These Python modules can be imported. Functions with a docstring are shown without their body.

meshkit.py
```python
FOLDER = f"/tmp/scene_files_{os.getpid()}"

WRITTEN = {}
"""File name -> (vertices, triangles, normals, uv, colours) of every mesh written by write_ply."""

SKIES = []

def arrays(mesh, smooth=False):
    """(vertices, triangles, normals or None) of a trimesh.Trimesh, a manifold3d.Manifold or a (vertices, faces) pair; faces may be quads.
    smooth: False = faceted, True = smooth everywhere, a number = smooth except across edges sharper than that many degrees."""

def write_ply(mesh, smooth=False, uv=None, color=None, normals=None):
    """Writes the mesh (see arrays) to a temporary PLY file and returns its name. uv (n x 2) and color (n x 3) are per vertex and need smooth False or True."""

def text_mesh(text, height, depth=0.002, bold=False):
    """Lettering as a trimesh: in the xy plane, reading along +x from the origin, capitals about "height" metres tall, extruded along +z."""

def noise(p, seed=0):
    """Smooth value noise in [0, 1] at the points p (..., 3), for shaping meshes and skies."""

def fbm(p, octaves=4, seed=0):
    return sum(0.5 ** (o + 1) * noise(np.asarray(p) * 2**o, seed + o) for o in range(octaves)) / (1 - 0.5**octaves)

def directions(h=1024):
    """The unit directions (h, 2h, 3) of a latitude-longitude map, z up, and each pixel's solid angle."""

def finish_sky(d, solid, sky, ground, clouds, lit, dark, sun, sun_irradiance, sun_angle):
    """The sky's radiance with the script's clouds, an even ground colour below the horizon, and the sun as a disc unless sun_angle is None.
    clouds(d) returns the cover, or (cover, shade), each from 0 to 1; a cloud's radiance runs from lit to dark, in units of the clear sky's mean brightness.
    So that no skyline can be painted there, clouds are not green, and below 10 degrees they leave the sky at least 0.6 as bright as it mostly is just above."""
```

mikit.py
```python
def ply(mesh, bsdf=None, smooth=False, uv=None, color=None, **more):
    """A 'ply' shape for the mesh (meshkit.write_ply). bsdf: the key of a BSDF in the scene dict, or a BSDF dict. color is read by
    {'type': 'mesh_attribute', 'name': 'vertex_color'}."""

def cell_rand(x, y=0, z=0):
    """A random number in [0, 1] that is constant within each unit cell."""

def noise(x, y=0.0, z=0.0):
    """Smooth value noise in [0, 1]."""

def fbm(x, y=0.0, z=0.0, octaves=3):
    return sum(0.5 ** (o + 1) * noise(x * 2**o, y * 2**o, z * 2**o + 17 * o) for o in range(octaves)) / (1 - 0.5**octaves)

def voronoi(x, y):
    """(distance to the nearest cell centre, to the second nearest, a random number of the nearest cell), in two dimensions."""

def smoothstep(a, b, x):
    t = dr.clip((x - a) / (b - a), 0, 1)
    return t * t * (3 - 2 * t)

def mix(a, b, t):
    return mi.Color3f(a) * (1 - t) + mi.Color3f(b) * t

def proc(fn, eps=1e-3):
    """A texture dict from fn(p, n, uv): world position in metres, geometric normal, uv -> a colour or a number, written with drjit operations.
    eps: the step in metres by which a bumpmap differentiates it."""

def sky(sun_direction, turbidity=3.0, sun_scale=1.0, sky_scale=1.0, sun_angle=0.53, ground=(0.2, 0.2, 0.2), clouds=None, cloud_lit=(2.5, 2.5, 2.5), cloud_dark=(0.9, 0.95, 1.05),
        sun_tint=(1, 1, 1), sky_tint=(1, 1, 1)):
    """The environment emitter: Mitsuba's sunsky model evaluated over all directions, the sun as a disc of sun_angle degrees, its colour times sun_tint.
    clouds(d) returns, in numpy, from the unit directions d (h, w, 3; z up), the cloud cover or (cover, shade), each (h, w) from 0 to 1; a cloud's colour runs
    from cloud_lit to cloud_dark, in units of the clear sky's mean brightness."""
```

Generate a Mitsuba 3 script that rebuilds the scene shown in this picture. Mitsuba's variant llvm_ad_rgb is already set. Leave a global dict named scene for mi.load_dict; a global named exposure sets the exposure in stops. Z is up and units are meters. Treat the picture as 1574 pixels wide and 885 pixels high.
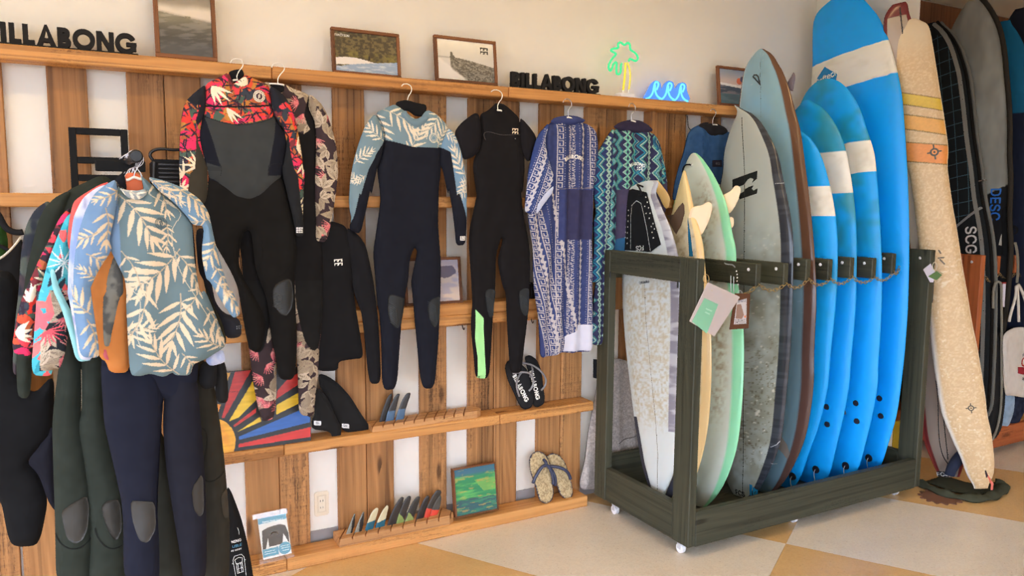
import math, random
import numpy as np, trimesh, shapely, mitsuba as mi, drjit as dr, mikit, meshkit
from shapely.geometry import Polygon, LineString, Point, MultiPolygon
from shapely import affinity
from shapely.ops import unary_union
from scipy.spatial import Delaunay, cKDTree
from mikit import noise, fbm, voronoi, cell_rand, smoothstep, mix

scene, labels = {}, {}
T4 = mi.ScalarTransform4f
exposure = -0.05

# ------------------------------------------------------------------ camera
FPX, CX, CY = 1205.0, 787.0, 442.5
def nz(a):
    a = np.asarray(a, float); return a / np.linalg.norm(a)
_x = nz([2983 - CX, 324 - CY, FPX]); _d = nz([700 - CX, 10640, FPX]); _d = nz(_d - _x * (_d @ _x))
ROT = np.stack([_x, np.cross(-_d, _x), -_d])          # camera (right, down, forward) -> world (x along the wall, y into it, z up)
EYE = np.array([0.0, -3.55, 1.66])
_f, _u = ROT @ [0, 0, 1.0], -(ROT @ [0, 1.0, 0])
scene['camera'] = {'type': 'perspective', 'fov': math.degrees(2 * math.atan(CX / FPX)), 'fov_axis': 'x', 'near_clip': 0.05, 'far_clip': 100.0,
                   'to_world': T4().look_at(origin=EYE.tolist(), target=(EYE + _f).tolist(), up=_u.tolist())}
def ray(px, py):
    return ROT @ np.array([(px - CX) / FPX, (py - CY) / FPX, 1.0])
def at(px, py, y):            # a point of the photograph on the upright plane at depth y
    r = ray(px, py); return EYE + r * ((y - EYE[1]) / r[1])
def on_plane(px, py, p0, n):
    r = ray(px, py); return EYE + r * (((np.asarray(p0) - EYE) @ n) / (r @ n))

# ------------------------------------------------------------------ sky and lamps
scene['sky'] = mikit.sky((-0.35, -0.5, 0.8), turbidity=4.0, sun_scale=0.0, sky_scale=29.0, sky_tint=(0.74, 1.0, 1.32), clouds=lambda d: (0.75 + 0 * d[..., 2], 0.25 + 0 * d[..., 2]),
                         cloud_lit=(2.2, 2.3, 2.5), cloud_dark=(1.2, 1.3, 1.5), ground=(0.25, 0.25, 0.25))
LAMP = 22.0                    # radiance of the warm tubes over the wall, and of the whiter ones farther back
LAMP_RGB = (1.0, 0.71, 0.34)
LAMP_BACK = 5.0
LAMP_BACK_RGB = (1.0, 0.9, 0.74)
LAMPS = [(-1.1, -1.3, 0), (0.7, -1.3, 0), (2.5, -1.3, 0), (-0.4, -3.9, 1), (2.2, -3.9, 1), (5.6, -2.4, 1)]
NEON_G, NEON_Y, NEON_B = 5.0, 6.0, 6.0

# ------------------------------------------------------------------ helpers
def lin(c):
    c = np.asarray(c, float) / 255.0
    return np.where(c <= 0.04045, c / 12.92, ((c + 0.055) / 1.055) ** 2.4)
def numbered(key):
    if not taken(key): return key
    i = 1
    while taken(f'{key}_{i:03d}'): i += 1
    return f'{key}_{i:03d}'
_used = set()
def taken(k):
    return k in _used
def claim(name, parent=None):
    k = numbered(f'{parent}__{name}' if parent else name); _used.add(k); return k
def thing(name, label, cat, group=None):
    k = claim(name); labels[k] = {'label': label, 'category': cat}
    if group: labels[k]['group'] = group
    return k
def struct(key):
    _used.add(key); labels[key] = {'kind': 'structure'}; return key
def arr(mesh):
    return np.asarray(mesh.vertices), np.asarray(mesh.faces)
def entry(key, mesh, mat, rgb=None, smooth=False, uv=None):
    """One shape under KEY. rgb: sRGB triple, or (n,3) sRGB per vertex -> vertex colours."""
    if not isinstance(smooth, bool):
        mesh = trimesh.graph.smooth_shade(mesh, angle=math.radians(smooth), facet_minarea=None); smooth = True
    c = None
    if rgb is not None:
        rgb = np.asarray(rgb, float); n = len(mesh.vertices)
        c = np.broadcast_to(lin(rgb), (n, 3)) if rgb.ndim == 1 else lin(rgb)
    scene[key] = mikit.ply(mesh, mat, smooth=smooth, uv=uv, color=c)
    return key
def put(name, mesh, mat='matte', rgb=None, parent=None, smooth=False, uv=None, label=None):
    k = claim(name, parent); entry(k, mesh, mat, rgb, smooth, uv)
    if label: labels[k] = {'label': label}
    return k
def again(name, src, parent=None, to_world=None):
    """A copy of an entry (shared mesh and material) under its own key."""
    k = claim(name, parent); scene[k] = {**scene[src]}
    if to_world is not None: scene[k]['to_world'] = to_world
    return k
cat_ = trimesh.util.concatenate
def TM(v, f): return trimesh.Trimesh(np.asarray(v, float), np.asarray(f, int), process=False)
def frame(o, u, v):
    """4x4 with columns u, v, u x v at origin o."""
    u, v = nz(u), nz(v); w = nz(np.cross(u, v)); v = np.cross(w, u)
    m = np.eye(4); m[:3, 0], m[:3, 1], m[:3, 2], m[:3, 3] = u, v, w, o; return m
def moved(mesh, m):
    k = mesh.copy(); k.apply_transform(m); return k
def bevbox(lo, hi, r=0.003):
    """Chamfered box: every face has its own vertices (flat shading)."""
    lo, hi = np.minimum(lo, hi).astype(float), np.maximum(lo, hi).astype(float)
    r = min(r, 0.45 * (hi - lo).min()); c, h = (lo + hi) / 2, (hi - lo) / 2
    V, F = [], []
    def add(pts, n):
        pts = np.array(pts, float)
        if np.cross(pts[1] - pts[0], pts[2] - pts[0]) @ n < 0: pts = pts[::-1]
        b = len(V); V.extend(pts); F.extend([[b, b + i, b + i + 1] for i in range(1, len(pts) - 1)])
    def P(s, ax):    # corner vertex of the face along axis ax
        q = h - r; q[ax] = h[ax]; return c + s * q
    for ax in range(3):
        a, b = (ax + 1) % 3, (ax + 2) % 3
        for s in (-1, 1):
            q = []
            for sa, sb in ((-1, -1), (1, -1), (1, 1), (-1, 1)):
                v = np.zeros(3); v[ax], v[a], v[b] = s, sa, sb; q.append(P(v, ax))
            n = np.zeros(3); n[ax] = s; add(q, n)
    for ax in range(3):
        a, b = (ax + 1) % 3, (ax + 2) % 3
        for sa in (-1, 1):
            for sb in (-1, 1):
                v0, v1 = np.zeros(3), np.zeros(3); v0[a] = v1[a] = sa; v0[b] = v1[b] = sb; v0[ax], v1[ax] = -1, 1
                n = np.zeros(3); n[a], n[b] = sa, sb; add([P(v0, a), P(v1, a), P(v1, b), P(v0, b)], n)
    for s in np.ndindex(2, 2, 2):
        v = np.array(s) * 2.0 - 1; add([P(v, 0), P(v, 1), P(v, 2)], v)
    return TM(V, F)
def grain_uv(mesh, axis, k):
    """Wood coordinates: metres along the grain and across it, with the piece's own number k."""
    v = np.asarray(mesh.vertices); o = [i for i in range(3) if i != axis]
    return np.stack([v[:, axis], v[:, o[0]] + v[:, o[1]] - (v[:, o[0]] + v[:, o[1]]).mean() + 10.0 * k + 5.0], 1)
_wk = [0, 100, 200, 300, 400, 500]
def wood_id(pal):
    _wk[pal] += 1; return _wk[pal]
def plank(name, lo, hi, axis, pal, parent=None, r=0.003, m=None, mat='wood'):
    b = bevbox(lo, hi, r); uv = grain_uv(b, axis, wood_id(pal))
    if m is not None: b = moved(b, m)
    return put(name, b, mat, parent=parent, uv=uv)
def tube(pts, r, n=8, closed=False, cap=True):
    p = np.asarray(pts, float); N = len(p)
    t = (np.roll(p, -1, 0) - np.roll(p, 1, 0)) if closed else np.gradient(p, axis=0)
    t /= np.linalg.norm(t, axis=1, keepdims=True) + 1e-12
    a = np.cross(t[0], [0, 0, 1.0] if abs(t[0][2]) < .9 else [1.0, 0, 0]); a = nz(a); A = []
    for i in range(N):
        a = a - t[i] * (a @ t[i]); a = a / (np.linalg.norm(a) + 1e-12); A.append(a)
    A = np.array(A); B = np.cross(t, A); g = np.arange(n) * 2 * np.pi / n
    R = np.broadcast_to(r, (N,))[:, None, None]
    V = (p[:, None] + R * (np.cos(g)[None, :, None] * A[:, None] + np.sin(g)[None, :, None] * B[:, None])).reshape(-1, 3)
    F = []
    for i in range(N if closed else N - 1):
        for j in range(n):
            a0, a1 = i * n + j, i * n + (j + 1) % n; b0, b1 = ((i + 1) % N) * n + j, ((i + 1) % N) * n + (j + 1) % n
            F += [[a0, a1, b1], [a0, b1, b0]]
    if cap and not closed:
        V = np.vstack([V, p[:1], p[-1:]])
        for j in range(n):
            F += [[N * n, (j + 1) % n, j], [N * n + 1, (N - 1) * n + j, (N - 1) * n + (j + 1) % n]]
    return TM(V, F)
def spline(pts, n=60, closed=False):
    from scipy.interpolate import splprep, splev
    p = np.asarray(pts, float)
    if closed: p = np.vstack([p, p[:1]])
    tck, _ = splprep(p.T, s=0, per=closed, k=min(3, len(p) - 1))
    q = np.array(splev(np.linspace(0, 1, n + (1 if closed else 0)), tck)).T
    return q[:-1] if closed else q
def extrude(poly, h):
    gs = [g for g in getattr(poly, 'geoms', [poly]) if g.geom_type == 'Polygon' and g.area > 1e-9]
    return cat_([trimesh.creation.extrude_polygon(g, h, engine='earcut') for g in gs])
def lathe(prof, n=24):
    return trimesh.creation.revolve(np.asarray(prof, float), sections=n)
def cyl(r, p0, p1, n=20):
    return trimesh.creation.cylinder(radius=r, segment=np.array([p0, p1], float), sections=n)
def sc(x0, y0, s):
    """Coordinates read off an enlarged detail (its corner x0, y0 and scale s) -> photograph pixels."""
    return lambda *pts: [(x0 + a / s, y0 + b / s) for a, b in pts]
C1, C2, C3, C4 = (sc(0, y, 3.9325) for y in (0, 225, 430, 655))
A1, A2, A3, A4, A5 = sc(270, 80, 4.916), sc(270, 250, 4.916), sc(300, 420, 4.916), sc(300, 560, 4.916), sc(300, 705, 4.916)
B1, B2, B3, B4, B5, B6 = sc(520, 120, 4.916), sc(520, 290, 4.916), sc(520, 450, 4.916), sc(480, 590, 4.916), sc(480, 705, 4.916), sc(760, 560, 4.916)
D1, D2, D3, D4, D5, D6 = sc(780, 150, 4.916), sc(780, 320, 4.916), sc(940, 220, 4.916), sc(1060, 380, 4.134), sc(900, 640, 4.372), sc(1180, 580, 3.987)
D7, D8, D9 = sc(780, 380, 4.0227), sc(780, 40, 3.935), sc(900, 40, 7.378)
E1, E2, E8 = sc(1100, 0, 4.916), sc(1080, 60, 4.916), sc(1374, 490, 4.175)
E3, E4, E5, E6, E7 = (sc(1374, y, 7.87) for y in (0, 100, 200, 300, 380))
def ident(*pts): return list(pts)

# ------------------------------------------------------------------ materials
VC = {'type': 'mesh_attribute', 'name': 'vertex_color'}
def two(b): return {'type': 'twosided', 'bsdf': b}
scene['matte'] = two({'type': 'principled', 'base_color': VC, 'roughness': 0.85, 'specular': 0.25})
scene['cloth'] = two({'type': 'principled', 'base_color': VC, 'roughness': 0.85, 'specular': 0.15, 'sheen': 0.08, 'sheen_tint': 0.5})
scene['satin'] = two({'type': 'principled', 'base_color': VC, 'roughness': 0.42, 'specular': 0.5})
scene['gloss'] = two({'type': 'principled', 'base_color': VC, 'roughness': 0.18, 'specular': 0.5})
scene['chrome'] = two({'type': 'roughconductor', 'material': 'Cr', 'alpha': 0.18})
scene['brass'] = two({'type': 'principled', 'base_color': {'type': 'rgb', 'value': lin((215, 190, 140)).tolist()}, 'metallic': 1.0, 'roughness': 0.3})
scene['glass_sheet'] = {'type': 'thindielectric', 'int_ior': 1.5}
scene['clear_plastic'] = {'type': 'thindielectric', 'int_ior': 1.45}
PAL = [((138, 92, 52), (200, 146, 92), (74, 46, 26)),      # reclaimed wall boards
       ((168, 110, 56), (218, 160, 96), (104, 62, 30)),    # shelf rails, more orange
       ((50, 54, 44), (78, 77, 61), (30, 31, 25)),         # rack stained grey green
       ((160, 82, 44), (196, 112, 64), (110, 54, 30)),      # orange brown rack
       ((100, 62, 40), (138, 90, 58), (62, 40, 26)),       # picture frames
       ((178, 126, 78), (212, 164, 112), (118, 74, 42))]    # fin stands
def wood_fn(p, n, uv):
    u, v = uv.x, uv.y
    k = dr.floor(v / 10.0); w = v - 10.0 * k - 5.0; pal = dr.floor(k / 100.0)
    r1, r2 = cell_rand(k, 3), cell_rand(k, 7)
    wob = noise(u * 1.7, w * 6.0, k * 3.1)
    g1 = fbm(u * 1.3 + r1 * 40.0, w * 55.0 + wob * 2.0, k, octaves=3)
    fine = noise(u * 9.0, w * 330.0, k * 1.7)
    ring = 0.5 + 0.5 * dr.sin((w * 2.0 + wob * 0.16 + r2) * 90.0)
    t = dr.clip(0.15 + 0.55 * g1 + 0.16 * ring + 0.24 * (fine - 0.5) + 0.34 * (r1 - 0.5), 0, 1)
    is_wall = pal < 0.5; rack = (pal > 1.5) & (pal < 2.5)
    # dark saw marks and stains of reclaimed boards: short dashes in patches
    patch = smoothstep(0.52, 0.74, noise(u * 3.2 + 11.0, w * 9.0, k * 5.3))
    dash = smoothstep(0.52, 0.95, noise(u * 16.0 + 3.0 * noise(u * 60.0, w * 300.0), w * 190.0, k)) * patch
    saw = smoothstep(0.5, 1.0, noise(u * 170.0, w * 9.0 + 2.0 * noise(u * 40.0, w * 60.0), k)) * patch
    streak = smoothstep(0.60, 0.82, noise(u * 1.4 + 9.0, w * 125.0, k * 4.1))
    stain = smoothstep(0.60, 0.85, noise(u * 1.1 + 5.0, w * 14.0, k * 2.9))
    d, s, kk = voronoi(u * 1.6 + r2 * 19.0, w * 6.0 + r1 * 9.0)
    knot = (1.0 - smoothstep(0.03, 0.11, d)) * dr.select(kk > 0.72, 1.0, 0.0)
    dark = dr.clip(dr.select(rack, 0.4, 0.55) * dash + 0.22 * saw * dr.select(is_wall, 1.0, 0.4) + 0.34 * streak + dr.select(is_wall, 0.4, 0.25) * stain + 0.8 * knot, 0, 0.92)
    out = mi.Color3f(0)
    for i, (a, b, c) in enumerate(PAL):
        col = mix(mix(lin(a).tolist(), lin(b).tolist(), t), lin(c).tolist(), dark)
        out = dr.select((pal > i - 0.5) & (pal < i + 0.5), col, out)
    return out
scene['wood'] = {'type': 'principled', 'base_color': mikit.proc(wood_fn), 'roughness': 0.55, 'specular': 0.35}
def speckle(a, b, c):
    A, B, C = lin(a).tolist(), lin(b).tolist(), lin(c).tolist()
    def fn(p, n, uv):
        m = fbm(p.x * 5.0, p.y * 5.0, octaves=4)
        chip = noise(p.x * 150.0 + 3.0 * noise(p.x * 40.0, p.y * 40.0), p.y * 150.0, 4.0)
        d, s, k = voronoi(p.x * 30.0, p.y * 30.0)
        spot = (1.0 - smoothstep(0.05, 0.13, d)) * dr.select(k > 0.86, 1.0, 0.0)
        col = mix(A, B, dr.clip(0.35 * m + 0.45 * chip + 0.1, 0, 1))
        return mix(col, C, dr.clip(0.5 * spot + 0.2 * smoothstep(0.74, 0.95, chip), 0, 1))
    return mikit.proc(fn)
scene['tile_cream'] = {'type': 'principled', 'base_color': speckle((212, 198, 176), (236, 224, 204), (186, 164, 136)), 'roughness': 0.34, 'specular': 0.4}
scene['tile_tan'] = {'type': 'principled', 'base_color': speckle((204, 162, 104), (222, 184, 126), (190, 146, 92)), 'roughness': 0.34, 'specular': 0.4}
def plaster(p, n, uv):
    return 0.7 * noise(p.x * 90.0, p.y * 90.0, p.z * 90.0) + 0.3 * noise(p.x * 240.0, p.y * 240.0, p.z * 240.0)
scene['wall_paint'] = {'type': 'bumpmap', 'nested_texture': mikit.proc(plaster, eps=0.002), 'scale': 0.0018,
                       'bsdf': {'type': 'diffuse', 'reflectance': {'type': 'rgb', 'value': lin((234, 229, 219)).tolist()}}}
scene['paint_flat'] = {'type': 'diffuse', 'reflectance': {'type': 'rgb', 'value': lin((226, 218, 200)).tolist()}}

# ------------------------------------------------------------------ the room
XL, XR, YF, ZC = -2.6, 4.135, -6.6, 3.05        # left wall, right stub, shop front, ceiling
XE = 8.2                                         # far end of the shop beyond the stub
def slab(key, lo, hi, mat): entry(struct(key), bevbox(lo, hi, 0.001), mat)
slab('wall_back', (XL - .1, 0, -.1), (XR, .12, ZC), 'wall_paint')
slab('wall_right', (XR, -0.62, -.1), (XR + .13, .12, ZC), 'wall_paint')
# left wall with a wide window beside the camera
for i, (y0, y1, z0, z1) in enumerate(((YF, 0, -.1, .35), (YF, 0, 2.75, ZC), (YF, -5.9, .35, 2.75), (-1.0, 0, .35, 2.75), (-3.5, -3.4, .35, 2.75))):
    slab('wall_left' if i == 0 else f'trim_{i + 10}', (XL - .12, y0, z0), (XL, y1, z1), 'paint_flat')
for i, (y0, y1) in enumerate(((-5.9, -3.5), (-3.4, -1.0))): entry(struct(f'window_{i + 5}'), TM([[XL - .06, y0, .35], [XL - .06, y1, .35], [XL - .06, y1, 2.75], [XL - .06, y0, 2.75]], [[0, 1, 2], [0, 2, 3]]), 'glass_sheet')
slab('wall_end', (XE, YF, -.1), (XE + .12, .5, ZC), 'paint_flat')
slab('ceiling', (XL - .12, YF - .2, ZC), (XE + .12, .6, ZC + .1), 'paint_flat')
# shop front: a sill, a lintel, piers and panes
slab('wall_front', (XL - .12, YF - .12, -.1), (XE + .12, YF, 0.45), 'paint_flat')
slab('trim_20', (3.2, YF - .12, .45), (XE, YF, 2.75), 'paint_flat')
slab('trim_1', (XL - .12, YF - .12, 2.75), (XE + .12, YF, ZC), 'paint_flat')
WX = [XL, -0.7, 1.2, 3.15]
for i, x in enumerate(WX): slab(f'trim_{i + 2}', (x - .07, YF - .12, .45), (x + .07, YF, 2.75), 'paint_flat')
for i in range(3): entry(struct(f'window_{i + 1}'), TM([[WX[i] + .07, YF - .06, .45], [WX[i + 1] - .07, YF - .06, .45], [WX[i + 1] - .07, YF - .06, 2.75], [WX[i] + .07, YF - .06, 2.75]], [[0, 2, 1], [0, 3, 2]]), 'glass_sheet')
# floor: vinyl laid in long cream and tan blocks, turned against the wall
entry(struct('floor'), bevbox((XL - .1, YF, -.1), (XE, .5, -.004), .001), 'tile_cream')
ta, tb = np.array([math.cos(math.radians(-58.5)), math.sin(math.radians(-58.5))]), np.array([math.cos(math.radians(31.5)), math.sin(math.radians(31.5))])
TSA, TSB, A0, B0 = 1.829, 0.91, 2.39, 1.998
room = shapely.box(XL, YF, XE, 0.0)
for i in range(-5, 7):
    for j in range(-8, 9):
        q = [ta * (A0 + (i + a) * TSA) + tb * (B0 + (j + b) * TSB) for a, b in ((0, 0), (1, 0), (1, 1), (0, 1))]
        pol = Polygon(q).buffer(-0.0006).intersection(room)
        if pol.is_empty or pol.area < 0.01 or pol.geom_type != 'Polygon': continue
        m = extrude(pol, 0.004); m.apply_translation([0, 0, -0.004])
        put('tile', m, 'tile_tan' if (i + j) % 2 else 'tile_cream', parent='floor')
# grey skirting between floor rail and wall
entry(struct('baseboard_back'), bevbox((XL, -.008, 0), (2.9, 0, .10), .001), 'matte', (150, 146, 146))
# ceiling lamps (off the frame): long fluorescent fittings
LN = ['white fluorescent ceiling lamp over the left clothes rail', 'white fluorescent ceiling lamp over the blue palm wetsuit', 'white fluorescent ceiling lamp over the surfboard rack', 'ceiling lamp behind the camera on the left', 'ceiling lamp behind the camera in the middle', 'ceiling lamp in front of the bagged boards']
for (x, y, kind), lab in zip(LAMPS, LN):
    t = thing('ceiling_lamp', lab, 'lamp', 'ceiling lamps'); w = .045 if kind == 0 else .12
    put('housing', bevbox((x - .65, y - w - .02, ZC - .045), (x + .65, y + w + .02, ZC), .006), 'matte', (230, 230, 226), t)
    k = put('diffuser', bevbox((x - .62, y - w, ZC - .075), (x + .62, y + w, ZC - .045), .006), 'matte', (240, 238, 230), t)
    scene[k]['emitter'] = {'type': 'area', 'radiance': {'type': 'rgb', 'value': [(LAMP_BACK if kind else LAMP) * c for c in (LAMP_BACK_RGB if kind else LAMP_RGB)]}}

# ------------------------------------------------------------------ boards on the wall
UP = [(-.50, -.362), (-.36, -.222), (-.082, .056), (.192, .329), (.330, .469), (.60, .745), (.746, .885), (1.023, 1.168), (1.297, 1.435), (1.436, 1.579), (1.698, 1.842), (1.843, 1.984),
      (2.104, 2.252), (2.385, 2.522), (2.523, 2.659), (2.82, 2.933), (2.934, 3.078), (3.208, 3.345), (3.5, 3.64), (3.78, 3.92)]
LOW = [(-.40, -.262), (-.255, -.115), (.19, .33), (.33, .465), (.599, .745), (.746, .883), (1.018, 1.157), (1.158, 1.295), (1.435, 1.577), (1.699, 1.843), (1.844, 1.982), (2.108, 2.253), (2.254, 2.388), (2.65, 2.79), (2.80, 2.94), (3.2, 3.34), (3.6, 3.74)]
rb = random.Random(4)
for a, b in UP: plank('board', (a + .001, -.026 - rb.random() * .006, 1.05), (b - .001, -.0005, 2.15), 2, 0, 'wall_back')
for a, b in LOW: plank('board', (a + .001, -.026 - rb.random() * .006, 0.03), (b - .001, -.0005, 1.049), 2, 0, 'wall_back')
plank('board', (2.79, -.075, 1.05), (2.818, -.0005, 2.15), 2, 0, 'wall_back')
# horizontal rails that carry the goods
def rail(name, label, z0, z1, xs, jog=None):
    t = thing(name, label, 'shelf')
    for i in range(len(xs) - 1):
        d = (jog or [0] * 9)[i]
        plank('board', (xs[i] + .001, -.15 - d, z0 + d * .4), (xs[i + 1] - .001, -.0335, z1 + d * .4), 0, 1, t, .004)
    return t
rail('shelf_rail', 'topmost long wooden rail shelf carrying pictures and signs above the wetsuits', 2.146, 2.198, [-.9, .733, 1.852, 3.46], [0, .002, .003])
rail('shelf_rail', 'narrow wooden rail at eye height, behind the hanging wetsuits', 1.617, 1.668, [-.9, .62, 2.2, 3.7], [0, .001, 0])
t = rail('shelf_rail', 'double thick wooden rail behind the wetsuit knees', 1.103, 1.156, [.40, 1.72, 2.39], [.0, .002])
for a, b in ((.40, 1.69), (1.691, 2.39)): plank('board', (a, -.15, 1.05), (b, -.0335, 1.102), 0, 1, t, .004)
rail('shelf_rail', 'long wooden rail shelf at knee height holding the sun panel and black sandals', .530, .580, [.36, .745, 1.815, 2.386], [0, .002, .004])
rail('shelf_rail', 'lowest wooden rail lying on the floor with fins and straw sandals', .0, .058, [-.9, .744, 2.36], [0, .003])

# ------------------------------------------------------------------ soft shapes from an outline
def grid_tri(poly, res, ring=None):
    """Even triangulation of a polygon (with its holes): points on the edge and a grid inside."""
    ring_pts = []
    for r in [poly.exterior] + list(poly.interiors):
        n = max(8, int(r.length / (ring or res))); ring_pts.append(np.array([r.interpolate(i / n, normalized=True).coords[0] for i in range(n)]))
    E = np.vstack(ring_pts); x0, y0, x1, y1 = poly.bounds
    gx, gy = np.meshgrid(np.arange(x0, x1, res), np.arange(y0, y1, res * .866)); gx = gx + (np.arange(gx.shape[0])[:, None] % 2) * res / 2
    g = np.stack([gx.ravel(), gy.ravel()], 1); ins = poly.buffer(-res * .45); shapely.prepare(ins)
    g = g[shapely.contains_xy(ins, g[:, 0], g[:, 1])]
    P = np.vstack([E, g]); tri = Delaunay(P).simplices; c = P[tri].mean(1); shapely.prepare(poly)
    ok = shapely.contains_xy(poly, c[:, 0], c[:, 1]); a = P[tri]; area = (a[:, 1, 0] - a[:, 0, 0]) * (a[:, 2, 1] - a[:, 0, 1]) - (a[:, 2, 0] - a[:, 0, 0]) * (a[:, 1, 1] - a[:, 0, 1])
    tri = tri[ok & (np.abs(area) > 1e-12)]; area = area[ok & (np.abs(area) > 1e-12)]
    tri = np.where((area > 0)[:, None], tri, tri[:, ::-1]); return P, tri, len(E)
def edge_dist(poly, P):
    pts = []
    for r in [poly.exterior] + list(poly.interiors):
        n = max(16, int(r.length / .0015)); pts.append(np.array([r.interpolate(i / n, normalized=True).coords[0] for i in range(n)]))
    return cKDTree(np.vstack(pts)).query(P)[0]
def puff(poly, T, R, res, fold=None, back=.6, coarse=3.0, edge=.0):
    """Cloth or a cushion: outline poly, half thickness T reached at distance R from the edge. -> (front, its 2-D points, back). Front faces +w."""
    P, F, ne = grid_tri(poly, res); d = edge_dist(poly, P)
    prof = lambda d: T * np.sqrt(np.maximum(1 - (1 - np.clip(d / R, 0, 1)) ** 2, 0))
    f = (lambda q: np.zeros(len(q))) if fold is None else fold
    front = TM(np.c_[P, prof(d) + edge + f(P)], F)
    Q, G, _ = grid_tri(poly, res * coarse, res); db = edge_dist(poly, Q)
    bk = TM(np.c_[Q, -prof(db) * back - edge + f(Q)], G[:, ::-1]); return front, P, bk
def bulged(poly, thick, res=.008):
    f, P, b = puff(poly, thick / 2, thick * 2.2, res, back=1.0, coarse=1.0); m = cat_([f, b]); m.merge_vertices(); return m
def smooth_poly(pts, closed=True, n=None, tension=3):
    """Rounded outline through the points (corner cutting, two rounds)."""
    p = np.asarray(pts, float)
    for _ in range(tension):
        q = np.roll(p, -1, 0); p = np.stack([p * .82 + q * .18, p * .18 + q * .82], 1).reshape(-1, 2)
    return p
class Paint:
    """Layers of flat colour shapes over a ground colour, evaluated at points."""
    def __init__(s, ground): s.ground, s.layers = ground, []
    def add(s, poly, rgb): s.layers.append((poly, np.asarray(rgb, float) if not callable(rgb) else rgb)); return s
    def __call__(s, P):
        c = s.ground(P).copy() if callable(s.ground) else np.broadcast_to(np.asarray(s.ground, float), (len(P), 3)).copy()
        order = np.argsort(P[:, 0], kind='stable'); xs = P[order, 0]
        for poly, rgb in s.layers:
            if poly.is_empty: continue
            x0, y0, x1, y1 = poly.bounds; a, b = np.searchsorted(xs, x0), np.searchsorted(xs, x1)
            i = order[a:b]; i = i[(P[i, 1] >= y0) & (P[i, 1] <= y1)]
            if not len(i): continue
            shapely.prepare(poly); i = i[shapely.contains_xy(poly, P[i, 0], P[i, 1])]
            c[i] = rgb(P[i]) if callable(rgb) else rgb
        return c

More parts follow.
